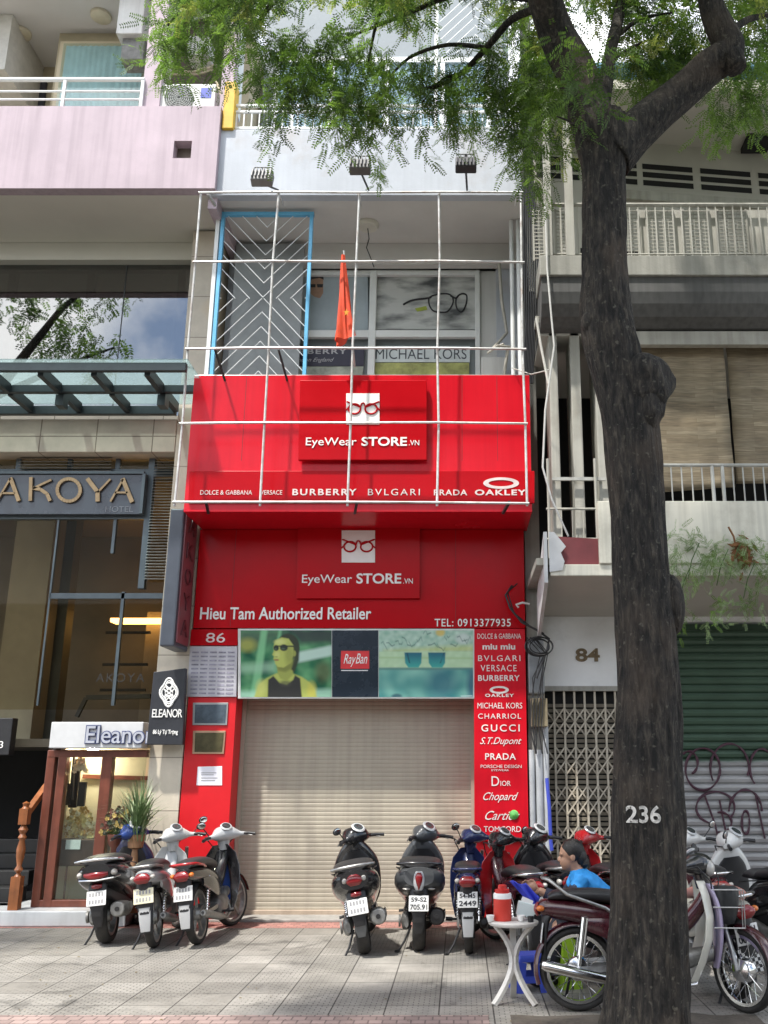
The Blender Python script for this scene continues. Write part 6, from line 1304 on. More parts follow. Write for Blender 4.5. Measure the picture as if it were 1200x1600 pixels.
# ================================================================== MOTORBIKES  (built facing +Y, wheels on z = 0)
def paint(name, col, rough=.22): return mat('paint_'+name, col, rough, var=.12, scale=5, coat=.7, dirt=tuple(min(1, c*.6+.05) for c in col), dirt_amt=.5, dscale=5)
MP = dict(black=paint('black', (.012, .012, .014)), grey=paint('dark_grey', (.075, .08, .085), .3), blue=paint('blue', (.03, .075, .3)), navy=paint('navy', (.018, .028, .1)), white=paint('white', (.62, .62, .6)), silver=paint('silver', (.45, .46, .47), .3),
          red=paint('red', (.42, .012, .016)), maroon=paint('maroon', (.05, .007, .012)), cream=paint('cream', (.64, .62, .53)), beige=paint('beige_grey', (.42, .41, .36)), lilac=paint('lilac', (.45, .38, .55)))
def wheel(root, c, R, tw, style='alloy', steer=0):
    c = Vector(c); Z = Matrix.Rotation(steer, 3, 'Z') if steer else Matrix.Identity(3); ax = Z @ Vector((1, 0, 0)); e1 = Z @ Vector((0, 1, 0)); e2 = Vector((0, 0, 1))
    q = MB(); rr_ = R - tw*1.15
    q.lathe([(rr_-.022, -tw*.75), (rr_, -tw*.8), (rr_+.004, -tw*.5), (rr_-.012, 0), (rr_+.004, tw*.5), (rr_, tw*.8), (rr_-.022, tw*.75), (rr_-.026, 0)], c, ax, 36, closed=True)
    if style == 'spoke':
        q.lathe([(.0, -.06), (.03, -.06), (.078, -.045), (.085, -.02), (.085, .02), (.078, .045), (.03, .06), (0, .06)], c, ax, 24)
        for k in range(28):
            a = 2*math.pi*k/28; b_ = a + (.35 if k % 2 else -.35); s = .03 if k % 4 < 2 else -.03
            q.tube([c + ax*s + (e1*math.cos(b_)+e2*math.sin(b_))*.08, c + (e1*math.cos(a)+e2*math.sin(a))*(rr_-.02)], .0024, 4)
        wm = M['chrome']
    else:
        q.lathe([(.0, -.045), (.05, -.045), (.07, -.01), (.07, .01), (.05, .045), (0, .045)], c, ax, 20)
        for k in range(5):
            a = 2*math.pi*k/5+.3; d = e1*math.cos(a)+e2*math.sin(a); q.bar(c+d*.05, c+d*(rr_-.02), .03, .022, up=ax)
        wm = M['alu']
    w = q.build('wheel', wm, root, smooth=True, local=True)
    n = 40; rs = []
    for k in range(n):
        a = 2*math.pi*k/n; d = e1*math.cos(a)+e2*math.sin(a); ring = []
        for j in range(14):
            th = 2*math.pi*j/14; ring.append(c + d*(R-tw*.62+tw*.62*math.cos(th)*(1 if k % 2 else .975)) + ax*(tw*math.sin(th)))
        rs.append(ring)
    q = MB(); q.rings(rs, closed=True); q.build('tyre', M['rubber'], w, smooth=True, local=True)
    return w
def plate(root, c, tilt, style='white', lines=None, w=.19, h=.14):
    c = Vector(c); Mx = Matrix.Rotation(tilt, 3, 'X'); q = MB(); q.obox(c, (w, .006, h), Mx); p = q.build('number_plate', M['plate_cream' if style == 'cream' else 'plate'], root, bevel=.003, local=True)
    q = MB()
    if lines:
        for s, z0, z1, ww in ((lines[0], .015, .055, .78), (lines[1], -.055, -.008, .86)):
            n0 = len(q.v); letter(q, s, -w*ww/2, w*ww/2, z0, z1, -.0035, .002, bold=.02); q.v[n0:] = [tuple(Mx @ Vector(v) + c) for v in q.v[n0:]]
    else:
        for z in (.035, -.032):
            for k in range(5): n0 = len(q.v); q.box(-.07+k*.03, -.053+k*.03, -.0045, -.003, z-.018, z+.018); q.v[n0:] = [tuple(Mx @ Vector(v) + c) for v in q.v[n0:]]
    q.build('plate_lettering', M['ink'] if lines else M['faint'], p, local=True)
def mirror(root, base, top, r=(.055, .012, .04), mm=None):
    base, top = Vector(base), Vector(top); q = MB(); q.tube([base, base+(top-base)*.6+Vector((0, -.01, 0)), top], .006, 6); q.ell(top, r, 18, 8, Matrix.Rotation(rad(15), 3, 'X')); m_ = q.build('mirror', M['black'], root, smooth=True, local=True)
    MB().ell(top+Vector((0, -.012, 0)), (r[0]*.85, .004, r[2]*.82), 18, 6, Matrix.Rotation(rad(15), 3, 'X')).build('mirror_glass', mm or M['chrome'], m_, smooth=True, local=True)
def grips(root, z, y, hw=.30, inner=.17, drop=.02, cover=None):
    for s in (-1, 1):
        q = MB(); q.tube([(s*inner, y, z), (s*(inner+.05), y-.02, z), (s*hw, y-.075, z-drop)], [.016, .017, .019], 10); g = q.build('handle_grip', M['black'], root, smooth=True, local=True)
        q = MB(); q.tube([(s*(inner+.01), y+.04, z-.005), (s*(inner+.06), y+.045, z-.015), (s*(hw-.01), y-.01, z-drop-.015)], .007, 6); q.build('brake_lever', M['steel'], g, smooth=True, local=True)
def shock(root, a, b_, r=.022):
    a, b_ = Vector(a), Vector(b_); q = MB(); q.tube([a, b_], r*.45, 8); d = (b_-a); n = 9
    pts = []
    u = d.cross(Vector((1, 0, 0))).normalized(); w = d.normalized().cross(u)
    for k in range(n*8+1):
        t = .12+.6*k/(n*8); pts.append(a+d*t+(u*math.cos(k*math.pi/4)+w*math.sin(k*math.pi/4))*r)
    q.tube(pts, .005, 5); q.tube([a+d*.7, b_], r*.95, 10); q.build('shock_absorber', M['chrome'], root, smooth=True, local=True)
def stand(root, side=-1):
    q = MB(); q.tube([(side*.08, -.05, .24), (side*.14, -.08, .1), (side*.2, -.1, .012)], .011, 7); q.tube([(side*.2, -.1, .01), (side*.23, -.12, .01)], .014, 7); q.build('side_stand', M['black'], root, smooth=True, local=True)

def turn_bars(t, ang, py):
    Rm = Matrix.Rotation(ang, 3, 'Z'); piv = Vector((0, py, 0))
    for ch in t.children:
        if ch.name.split('.')[0] in ('handlebar_cowl', 'handle_grip', 'mirror', 'brake_cable'): ch.rotation_euler = (0, 0, ang); ch.location = piv - Rm @ piv
def place(name, label, gx, gy, yaw, lean):
    # yaw > 0 turns the nose to the left
    return thing(name, label, 'motorbike', (gx, gy, 0), 'motorbikes parked on the pavement', (0, rad(lean), rad(yaw)))

def scooter(label, gx, gy, yaw=0, lean=-5, body='black', trim='black', hbar=None, shield=None, dial=True, plate_style='white', lines=None, tail='wide', wide=1.0, mirrors=(), rail=True, flapcol=None, exhaust='alu', steer=0, trunk=None, bars=.68):
    """step-through scooter; (gx, gy) is where the rear tyre stands"""
    t = place('scooter', label, gx, gy, yaw, lean); B, T = MP[body], MP.get(trim) or M[trim]; H = MP[hbar] if hbar else B; S = MP[shield] if shield else B
    ry = .0; w = wide
    wheel(t, (0, ry, .262), .262, .064); wheel(t, (0, ry+1.24, .25), .25, .052, steer=steer or bars*.8)
    q = MB(); q.loft('y', [(-.40, .72, .0, .05*w, .05), (-.37, 0, .715, .10*w, .085), (-.26, 0, .69, .155*w, .12), (-.05, 0, .65, .175*w, .155), (.2, 0, .60, .17*w, .17), (.42, 0, .53, .15*w, .17), (.58, 0, .45, .13*w, .13)][1:], 24, 5)
    bd = q.build('body_shell', B, t, smooth=True, local=True)
    q = MB(); q.loft('y', [(-.30, 0, .50, .05, .06), (-.18, 0, .50, .085, .09), (.1, 0, .44, .095, .13), (.45, 0, .36, .11, .12), (.6, 0, .33, .1, .08)], 18, 4); q.build('inner_fender', M['black'], t, smooth=True, local=True)
    q = MB(); q.loft('y', [(-.34, 0, .812, .08*w, .018), (-.26, 0, .825, .125*w, .04), (-.02, 0, .825, .145*w, .052), (.2, 0, .80, .14*w, .05), (.28, 0, .775, .135*w, .045), (.5, 0, .765, .10*w, .045), (.66, 0, .735, .05*w, .02)], 22, 5)
    q.build('seat', M['seat'], t, smooth=True, local=True)
    if rail:
        q = MB(); q.tube([(-.135*w, -.05, .80), (-.15*w, -.2, .82), (-.145*w, -.36, .835), (-.08*w, -.43, .845), (.08*w, -.43, .845), (.145*w, -.36, .835), (.15*w, -.2, .82), (.135*w, -.05, .80)], .0145, 9); q.build('grab_rail', M['steel'] if rail is True else (MP.get(rail) or M[rail]), t, smooth=True, local=True)
    # lamps at the tail
    if tail == 'wide':
        q = MB(); q.loft('x', [(-.085*w, -.37, .70, .012, .018), (-.04, -.395, .69, .016, .034), (.04, -.395, .69, .016, .034), (.085*w, -.37, .70, .012, .018)], 14, 4); q.build('tail_light', M['redlens'], t, smooth=True, local=True)
        for s in (-1, 1): MB().ell((s*.118*w, -.33, .705), (.035, .045, .03), 14, 8).build('turn_signal', M['clearlens'], t, smooth=True, local=True)
        q = MB(); q.tube([(-.15*w, -.26, .665), (-.12*w, -.36, .655), (0, -.402, .645), (.12*w, -.36, .655), (.15*w, -.26, .665)], .008, 6); q.build('chrome_trim', M['chrome'], t, smooth=True, local=True)
    elif tail == 'drop':
        q = MB(); q.loft('z', [(.60, 0, -.362, .008, .02), (.66, 0, -.378, .028, .022), (.72, 0, -.385, .036, .02), (.755, 0, -.375, .02, .015)], 16, 4); q.build('tail_light', M['redlens'], t, smooth=True, local=True)
        q = MB(); q.loft('z', [(.575, 0, -.345, .02, .02), (.63, 0, -.366, .05, .02), (.72, 0, -.372, .052, .02), (.765, 0, -.368, .03, .015)], 16, 4); q.build('tail_bezel', MP['silver'], t, smooth=True, local=True)
        for s in (-1, 1):
            q = MB(); q.ell((s*.12, -.31, .60), (.04, .03, .012), 12, 8); q.build('turn_signal', M['clearlens'], t, smooth=True, local=True)
    else:
        q = MB(); q.loft('z', [(.665, 0, -.37, .045, .014), (.70, 0, -.382, .075, .018, 3), (.74, 0, -.378, .065, .018, 3), (.765, 0, -.365, .03, .012)], 18, 4); q.build('tail_light', M['redlens'], t, smooth=True, local=True)
        for s in (-1, 1): MB().ell((s*.092, -.345, .72), (.03, .04, .032), 14, 8).build('turn_signal', M['clearlens'], t, smooth=True, local=True)
    # plate bracket, plate, mud flap
    q = MB(); q.loft('z', [(.30, 0, -.34, .05, .012), (.36, 0, -.345, .06, .014), (.45, 0, -.34, .085, .018), (.56, 0, -.31, .09, .03), (.63, 0, -.27, .09, .05)], 16, 4); q.build('plate_bracket', M['black'], t, smooth=True, local=True)
    plate(t, (0, -.366, .475), rad(-10), plate_style, lines)
    q = MB(); q.loft('x', [(-.05, -.335, .585, .02, .018), (0, -.35, .585, .026, .026), (.05, -.335, .585, .02, .018)], 12, 3); q.build('plate_lamp', M['redlens'] if tail != 'drop' else M['black'], t, smooth=True, local=True)
    q = MB(); q.loft('z', [(.20, 0, -.315, .035, .006), (.28, 0, -.33, .055, .008), (.38, 0, -.34, .06, .01)], 14, 3); q.build('mud_flap', (MP.get(flapcol) or M['black']) if flapcol else M['black'], t, smooth=True, local=True)
    # engine, belt case, silencer
    q = MB(); q.loft('y', [(-.08, -.125, .27, .02, .05), (.0, -.135, .27, .045, .085), (.2, -.13, .27, .05, .085), (.4, -.125, .29, .05, .1), (.5, -.1, .3, .05, .08)], 16, 4); q.lathe([(0, 0), (.055, 0), (.06, .02), (0, .02)], (-.185, .02, .27), (-1, 0, 0), 18); q.build('engine_case', M['alu'], t, smooth=True, local=True)
    q = MB(); q.loft('y', [(-.27, .175, .345, .05, .05), (-.25, .175, .342, .074, .074), (-.1, .17, .33, .08, .08), (.12, .155, .31, .068, .066), (.2, .14, .29, .03, .03)], 18, 4); q.tube([(.135, .2, .29), (.1, .4, .22), (.03, .55, .22)], .016, 8); ex = q.build('exhaust', M[exhaust], t, smooth=True, local=True)
    MB().lathe([(0, 0), (.022, 0), (.022, .012), (0, .012)], (.175, -.272, .345), (0, -1, 0), 14).build('exhaust_outlet', M['black'], ex, smooth=True, local=True)
    q = MB(); q.loft('y', [(-.14, .25, .35, .006, .035), (-.02, .25, .34, .008, .045), (.1, .228, .325, .006, .03)], 12, 3); q.build('heat_shield', M['steel'], ex, smooth=True, local=True)
    shock(t, (-.125, .04, .33), (-.12, .14, .6))
    # floor, leg shield, front
    q = MB(); q.loft('y', [(.42, 0, .31, .13, .045), (.6, 0, .29, .17, .04), (.85, 0, .3, .17, .04), (.98, 0, .36, .14, .05)], 18, 3); q.build('floor_board', T, t, smooth=True, local=True)
    q = MB(); q.loft('z', [(.27, 0, 1.02, .12, .06), (.4, 0, 1.05, .21, .07), (.58, 0, 1.05, .245, .075), (.76, 0, 1.02, .235, .08), (.9, 0, .985, .16, .085), (.97, 0, .965, .1, .07)], 24, 5); q.build('leg_shield', S, t, smooth=True, local=True)
    q = MB(); q.loft('z', [(.42, 0, .985, .15, .03), (.6, 0, .98, .175, .035), (.78, 0, .95, .155, .035), (.88, 0, .925, .09, .03)], 20, 4); q.build('inner_panel', M['black'], t, smooth=True, local=True)
    q = MB(); q.loft('y', [(1.1, 0, .50, .06, .03), (1.24, 0, .525, .065, .03), (1.42, 0, .46, .06, .03), (1.5, 0, .37, .04, .02)], 14, 4); q.build('front_fender', B, t, smooth=True, local=True)
    q = MB()
    for s in (-1, 1): q.tube([(s*.075, 1.24, .25), (s*.07, 1.1, .62)], .017, 8)
    q.build('front_fork', M['steel'], t, smooth=True, local=True)
    # handlebar cowl
    q = MB(); q.loft('x', [(-.235, .885, 1.0, .022, .02), (-.165, .9, 1.008, .03, .026), (-.125, .925, 1.02, .075, .06), (-.07, .94, 1.035, .112, .088), (.07, .94, 1.035, .112, .088), (.125, .925, 1.02, .075, .06), (.165, .9, 1.008, .03, .026), (.235, .885, 1.0, .022, .02)], 18, 5)
    q.loft('z', [(.9, 0, .955, .06, .05), (.98, 0, .95, .09, .07), (1.03, 0, .95, .09, .07)], 16, 3)
    hc = q.build('handlebar_cowl', H, t, smooth=True, local=True)
    if dial:
        Mx = Vector((0, -.62, .78)).normalized(); c = Vector((0, .864, 1.105)); q = MB(); q.lathe([(0, 0), (.068, 0), (.078, .012), (.066, .022), (0, .018)], c, Mx, 24); q.build('dial_rim', MP['silver'], hc, smooth=True, local=True)
        MB().lathe([(0, 0), (.052, 0), (.05, .004), (0, .005)], c+Mx*.02, Mx, 24).build('dial_face', mat('dial_face', (.05, .055, .06), .1, var=.5, scale=30, coat=1), hc, smooth=True, local=True)
    MB().ell((0, 1.035, 1.02), (.075, .03, .05), 16, 8).build('headlight', M['clearlens'], hc, smooth=True, local=True)
    grips(t, 1.005, .88)
    for mx_ in mirrors: mirror(t, (mx_*.18, .9, 1.03), (mx_*.30, .84, 1.12 if abs(mx_) == 1 else 1.07))
    q = MB()
    for s in (-1, 1): q.tube([(s*.12, .34, .33), (s*.22, .34, .32)], .014, 8)
    q.build('foot_peg', M['black'], t, smooth=True, local=True)
    q = MB(); q.lathe([(0, 0), (.02, 0), (.02, .008), (0, .009)], (0, -.345, .40), (0, -1, 0), 14); q.build('reflector', M['redlens'], t, smooth=True, local=True)
    q = MB(); q.tube([(-.135*w, -.2, .77), (-.165*w, .05, .765), (-.15*w, .35, .73), (-.11*w, .6, .69)], .006, 5); q.tube([(.135*w, -.2, .77), (.165*w, .05, .765), (.15*w, .35, .73), (.11*w, .6, .69)], .006, 5); q.build('seat_seam', M['black'], t, smooth=True, local=True)
    q = MB()
    for s in (-1, 1): q.tube([(s*.2, .9, .99), (s*.14, 1.04, 1.0), (s*.06, 1.05, .9)], .006, 6)
    q.build('brake_cable', M['black'], t, smooth=True, local=True)
    turn_bars(t, bars, .98)
    if trunk: q = MB(); q.ell((0, .66, .62), (.1, .1, .11), 14, 10); q.build('hung_bag', M['black'], t, smooth=True, local=True)
    stand(t)
    return t

def underbone(label, gx, gy, yaw=0, lean=-5, body='black', side=None, hbar=None, shield=None, shield_in=None, style='alloy', plate_style='white', lines=None, mirrors=(), steer=0, rail='steel', fendercol=None, tailcol='redlens', dialcol='silver', basket=False, exh='chrome', flap=None, seatcol=None, signals='clearlens', bars=.68, long_rail=False, rear_shift=0):
    """small underbone motorbike: slim tail, twin rear shocks, leg shields, long silencer"""
    t = place('motorbike', label, gx, gy, yaw, lean); B = MP[body]; SD = MP[side] if side else B; H = MP[hbar] if hbar else B; S = MP[shield] if shield else B; FD = MP[fendercol] if fendercol else B
    R = .285
    wheel(t, (0, 0, R), R, .042, style); steer = steer or bars*.8; wheel(t, (0, 1.22, R), R, .038, style, steer)
    # rear fender hugging the wheel
    q = MB(); rs = []
    for k in range(15):
        a = rad(200 - k*11.5); c = Vector((0, math.cos(a)*(R+.045), R+math.sin(a)*(R+.045))); wv = .062; ring = []
        d = Vector((0, math.cos(a), math.sin(a)))
        for j in range(9): th = math.pi*j/8; ring.append(c + Vector((wv*math.cos(th), 0, 0)) + d*(.03*math.sin(th)-.03))
        for j in range(8, -1, -1): th = math.pi*j/8; ring.append(c + Vector((wv*.93*math.cos(th), 0, 0)) + d*(.026*math.sin(th)-.034))
        rs.append(ring)
    q.rings(rs); q.build('rear_fender', FD if fendercol else M['black'], t, smooth=True, local=True)
    q = MB(); q.loft('y', [(-.42, 0, .70, .05, .035), (-.36, 0, .70, .085, .065), (-.15, 0, .68, .115, .08), (.15, 0, .64, .125, .095), (.42, 0, .58, .115, .1), (.62, 0, .5, .08, .08)], 20, 5); q.build('body_shell', B, t, smooth=True, local=True)
    q = MB()
    for s in (-1, 1): q.loft('y', [(-.1, s*.112, .6, .012, .035), (.12, s*.125, .56, .016, .075), (.36, s*.118, .5, .014, .085), (.52, s*.1, .46, .01, .04)], 12, 4)
    q.build('side_cover', SD, t, smooth=True, local=True)
    q = MB(); q.loft('y', [(-.34, 0, .775, .07, .02), (-.26, 0, .795, .115, .04), (0, 0, .795, .128, .05), (.2, 0, .775, .125, .05), (.42, 0, .735, .105, .045), (.6, 0, .7, .06, .025)], 22, 5); q.build('seat', seatcol or M['seat'], t, smooth=True, local=True)
    rm = M.get(rail) or MP[rail]; q = MB()
    if long_rail: q.tube([(-.12, .16, .66), (-.14, .08, .71), (-.145, -.2, .80), (-.13, -.33, .90), (-.08, -.38, .915), (.08, -.38, .915), (.13, -.33, .90), (.145, -.2, .80), (.14, .08, .71), (.12, .16, .66)], .0125, 9)
    else: q.tube([(-.115, .0, .74), (-.135, -.15, .77), (-.13, -.36, .80), (-.07, -.43, .805), (.07, -.43, .805), (.13, -.36, .80), (.135, -.15, .77), (.115, 0, .74)], .0125, 9)
    q.build('grab_rail', rm, t, smooth=True, local=True)
    q = MB(); q.loft('z', [(.645, 0, -.42, .05, .014), (.68, 0, -.432, .078, .018, 3), (.715, 0, -.428, .07, .018, 3), (.74, 0, -.415, .04, .012)], 16, 4); q.build('tail_light', M[tailcol], t, smooth=True, local=True)
    for s in (-1, 1): MB().ell((s*.095, -.40, .70), (.026, .032, .022), 12, 8).build('turn_signal', M[signals], t, smooth=True, local=True)
    q = MB(); q.loft('z', [(.36, 0, -.375, .05, .01), (.45, 0, -.37, .075, .012), (.6, 0, -.36, .075, .03), (.65, 0, -.34, .07, .05)], 14, 3); q.build('plate_bracket', M['black'], t, smooth=True, local=True)
    plate(t, (0, -.392, .53), rad(-8), plate_style, lines)
    if flap == 'checker': 
        q = MB(); q.obox((0, -.38, .36), (.19, .006, .19), Matrix.Rotation(rad(-8), 3, 'X')); fo = q.build('mud_flap', M['black'], t, local=True); q = MB(); Mx = Matrix.Rotation(rad(-8), 3, 'X')
        for i in range(8):
            for j in range(8):
                if (i+j) % 2 == 0: q.obox(Vector((0, -.38, .36)) + Mx @ Vector((-.083+i*.0237, -.0045, -.083+j*.0237)), (.0237, .002, .0237), Mx)
        q.build('checker_pattern', M['plate'], fo, local=True)
    else:
        q = MB(); q.loft('z', [(.2, 0, -.36, .045, .006), (.3, 0, -.372, .055, .008), (.42, 0, -.375, .058, .01)], 12, 3); q.build('mud_flap', MP['silver'] if flap == 'silver' else M['black'], t, smooth=True, local=True)
    for s in (-1, 1):
        if rear_shift: q = MB(); q.tube([(s*.105, 0, R), (s*.107, .02, R+.12)], .014, 10); q.tube([(s*.107, .02, R+.1), (s*.11, .06, .64)], .03, 14); q.build('shock_absorber', M['chrome'], t, smooth=True, local=True)
        else: shock(t, (s*.105, .0, R), (s*.11, .1, .64))
    # swing arm, chain case, engine
    q = MB(); 
    for s in (-1, 1): q.bar((s*.085, 0, R), (s*.085, .5, .31), .022, .04)
    q.loft('y', [(-.06, -.1, R, .012, .05), (.2, -.1, .3, .014, .055), (.48, -.1, .31, .012, .045)], 12, 3); q.build('swing_arm', M['steel'], t, smooth=True, local=True)
    q = MB(); q.loft('y', [(.42, 0, .29, .1, .06), (.5, 0, .3, .13, .11), (.66, 0, .31, .135, .115), (.76, 0, .34, .1, .08), (.9, 0, .38, .065, .06), (1.0, 0, .4, .06, .055)], 18, 4); q.build('engine_case', M['alu'], t, smooth=True, local=True)
    q = MB(); q.tube([(.05, .9, .33), (.1, .85, .2), (.13, .6, .165), (.14, .4, .19)], .016, 9); q.tube([(.14, .45, .185), (.145, .3, .21), (.15, -.02, .27), (.15, -.24, .315), (.15, -.27, .32)], [.02, .036, .04, .038, .026], 14); ex = q.build('exhaust', M[exh], t, smooth=True, local=True)
    q = MB(); q.tube([(.15, -.262, .32), (.15, -.285, .324)], .014, 10); q.build('exhaust_outlet', M['black'], ex, smooth=True, local=True)
    q = MB(); q.tube([(-.2, .5, .24), (.2, .5, .24)], .012, 8)
    for s in (-1, 1): q.tube([(s*.17, .5, .24), (s*.24, .5, .245)], .02, 8)
    q.build('foot_peg', M['black'], t, smooth=True, local=True)
    # frame spine, leg shields, front fork
    q = MB(); q.loft('y', [(.5, 0, .5, .08, .09), (.7, 0, .52, .075, .07), (.88, 0, .66, .07, .08), (.98, 0, .8, .07, .09)], 16, 4); q.build('frame_cover', B, t, smooth=True, local=True)
    q = MB()
    for s in (-1, 1):
        rs = []
        for z, y, xi, xo, th in ((.22, .86, .09, .15, .012), (.34, .92, .085, .18, .016), (.5, .98, .07, .205, .02), (.66, 1.0, .05, .2, .022), (.8, .985, .03, .17, .022), (.9, .965, .01, .085, .02)):
            ring = []
            for k in range(16):
                a = 2*math.pi*k/16; u = .5+.5*math.cos(a); ring.append((s*(xi+(xo-xi)*u), y - .06*u*u + th*math.sin(a), z+.0))
            rs.append(ring)
        # refine
        rr2 = []
        for a, b_ in zip(rs, rs[1:]):
            for k in range(3): rr2.append([tuple(np.array(p)*(1-k/3)+np.array(r_)*(k/3)) for p, r_ in zip(a, b_)])
        rr2.append(rs[-1]); q.rings(rr2)
    q.build('leg_shield', S, t, smooth=True, local=True)
    if shield_in: q = MB(); q.loft('z', [(.3, 0, 1.02, .06, .02), (.5, 0, 1.05, .13, .03), (.72, 0, 1.05, .14, .03), (.88, 0, 1.0, .08, .03)], 16, 4); q.build('front_panel', MP[shield_in], t, smooth=True, local=True)
    Zs = Matrix.Rotation(steer, 3, 'Z'); piv = Vector((0, 1.12, 0))
    def stv(p): return Zs @ (Vector(p)-Vector((0, 1.22, 0))) + Vector((0, 1.22, 0))
    q = MB()
    for s in (-1, 1): q.tube([stv((s*.07, 1.22, R)), stv((s*.07, 1.16, .5)), stv((s*.06, 1.02, .86))], [.017, .02, .02], 9)
    q.build('front_fork', M['steel'], t, smooth=True, local=True)
    q = MB(); rs = []
    for k in range(13):
        a = rad(10 + k*11.5); d = Vector((0, math.cos(a), math.sin(a))); c = Vector((0, 1.22, R)) + d*(R+.035); ring = []
        for j in range(9): th = math.pi*j/8; ring.append(stv(c + Vector((.055*math.cos(th), 0, 0)) + d*(.028*math.sin(th)-.03)))
        for j in range(8, -1, -1): th = math.pi*j/8; ring.append(stv(c + Vector((.05*math.cos(th), 0, 0)) + d*(.024*math.sin(th)-.034)))
        rs.append(ring)
    q.rings(rs); q.build('front_fender', FD, t, smooth=True, local=True)
    q = MB(); n0 = 0
    q.loft('x', [(-.24, .85, .985, .022, .02), (-.165, .875, .995, .032, .028), (-.12, .91, 1.005, .068, .054), (-.06, .935, 1.015, .102, .078), (.06, .935, 1.015, .102, .078), (.12, .91, 1.005, .068, .054), (.165, .875, .995, .032, .028), (.24, .85, .985, .022, .02)], 18, 5)
    q.loft('z', [(.84, 0, .97, .05, .05), (.94, 0, .96, .07, .065), (1.0, 0, .945, .08, .07)], 16, 3)
    hc = q.build('handlebar_cowl', H, t, smooth=True, local=True)
    Mx = Vector((0, -.6, .8)).normalized(); c = Vector((0, .872, 1.082)); MB().lathe([(0, 0), (.06, 0), (.068, .012), (.058, .022), (0, .018)], c, Mx, 24).build('dial_rim', MP[dialcol], hc, smooth=True, local=True)
    MB().lathe([(0, 0), (.05, 0), (.048, .004), (0, .005)], c+Mx*.02, Mx, 24).build('dial_face', mat('dial_face', (.05, .055, .06), .1, var=.5, scale=30, coat=1), hc, smooth=True, local=True)
    q = MB(); q.ell((0, 1.03, .99), (.07, .035, .06), 16, 8); q.build('headlight', M['clearlens'], hc, smooth=True, local=True)
    grips(t, .99, .85, .31, .2)
    for mx_ in mirrors: mirror(t, (mx_*.2, .87, 1.0), (mx_*.31, .82, 1.13))
    q = MB()
    for s in (-1, 1): q.tube([(s*.24, .86, .975), (s*.2, 1.0, 1.0), (s*.1, 1.06, .9), (s*.03, 1.05, .75)], .006, 6)
    q.build('brake_cable', M['black'], t, smooth=True, local=True)
    stand(t)
    turn_bars(t, bars, 1.0)
    if rear_shift:
        for ch in t.children:
            if ch.name.split('.')[0] in ('body_shell', 'seat', 'grab_rail', 'tail_light', 'turn_signal', 'plate_bracket', 'number_plate', 'mud_flap', 'side_cover'): ch.location.y += rear_shift
    if basket:
        q = MB(); q.loft('z', [(.60, 0, 1.1, .11, .075), (.66, 0, 1.11, .135, .09), (.78, 0, 1.12, .155, .1), (.85, 0, 1.12, .15, .1), (.86, 0, 1.12, .11, .07)], 22, 4); n_ = len(q.v)
        q.v = [tuple(Vector(p)*1 + Vector((0, 0, .012*mnoise.noise(Vector(p)*14)))) for p in q.v]; q.build('front_bag', mat('black_bag_cloth', (.02, .022, .024), .45, var=.4, scale=12, bump=.4, bscale=25), t, smooth=True, local=True)
        q = MB()
        for z in (.58, .72, .84):
            q.tube([(-.16, 1.0, z), (-.17, 1.22, z), (.17, 1.22, z), (.16, 1.0, z)], .005, 6)
        for x in (-.17, -.09, 0, .09, .17): q.tube([(x, 1.22, .58), (x, 1.23, .84)], .004, 5)
        q.build('basket_wire', M['steel'], t, smooth=True, local=True)
    return t

# ---- the three at the left, in the sun
scooter('glossy black scooter with blue and white handlebar cover, leftmost on the pavement', -3.62, -1.38, yaw=4, lean=-6, body='black', hbar='blue', tail='wide', wide=1.4, trunk=True, rail='chrome', shield='navy', lines=None)
underbone('white motorbike with cream number plate between the black scooter and the tall black motorbike', -3.06, -1.62, yaw=5, lean=-7, body='silver', hbar='white', shield='white', side='white', plate_style='cream', rail='steel', flap='silver', exh='alu', mirrors=(1,), dialcol='silver')
underbone('black motorbike with white and blue leg shield leaning by the red pillar', -2.67, -1.45, yaw=-3, lean=-7, body='black', hbar='silver', shield='black', side='black', steer=-.35, shield_in='blue', flap='silver', exh='alu', mirrors=(-1,), tailcol='redlens', signals='orangelens', rail='red')
# ---- the three before the shutter
scooter('dark blue black scooter leaning left before the beige shutter', -.92, -1.95, yaw=5, lean=-10, body='black', shield='black', tail='tall', mirrors=(-1,), flapcol='grey', exhaust='alu', wide=1.35)
scooter('wide dark grey scooter with teardrop tail light standing upright before the shutter', -.41, -1.78, yaw=1, lean=0, body='grey', hbar='grey', tail='drop', wide=1.45, lines=('59-S2', '705.91'), rail='blackgloss', exhaust='black')
underbone('dark blue motorbike with clear white plate at the shutter right edge', .08, -1.93, yaw=-1, lean=-1, body='navy', style='alloy', lines=('54-M5', '2449'), flap='silver', mirrors=(-1,), rail='navy', exh='black')
# ---- the crowded row in front of the gate
underbone('dark red motorbike with silver dial jammed beside the blue one, behind the red flask', .62, -2.35, yaw=12, lean=-3, body='maroon', hbar='black', shield='red', dialcol='silver', rail='chrome', exh='black')
scooter('black scooter with round chrome mirror between the brand column and the gate', .98, -2.2, yaw=10, lean=-3, body='black', hbar='black', mirrors=(-1,), tail='tall', exhaust='black')
underbone('bright red motorbike with black seat just behind the seated person', 1.5, -2.1, yaw=8, lean=-4, body='black', hbar='red', shield='red', rail='chrome', exh='black', lines=None)
# ---- side-on maroon bike behind the trunk
underbone('old maroon step through motorbike parked side on behind the tree trunk, cream leg shield', .87, -4.22, yaw=-93, lean=-4, body='maroon', side='maroon', fendercol='maroon', shield='cream', shield_in='lilac', style='spoke', steer=-.95, basket=True, mirrors=(-1,), long_rail=True, exh='chrome', hbar='black', signals='orangelens', rear_shift=.13, bars=-.5)
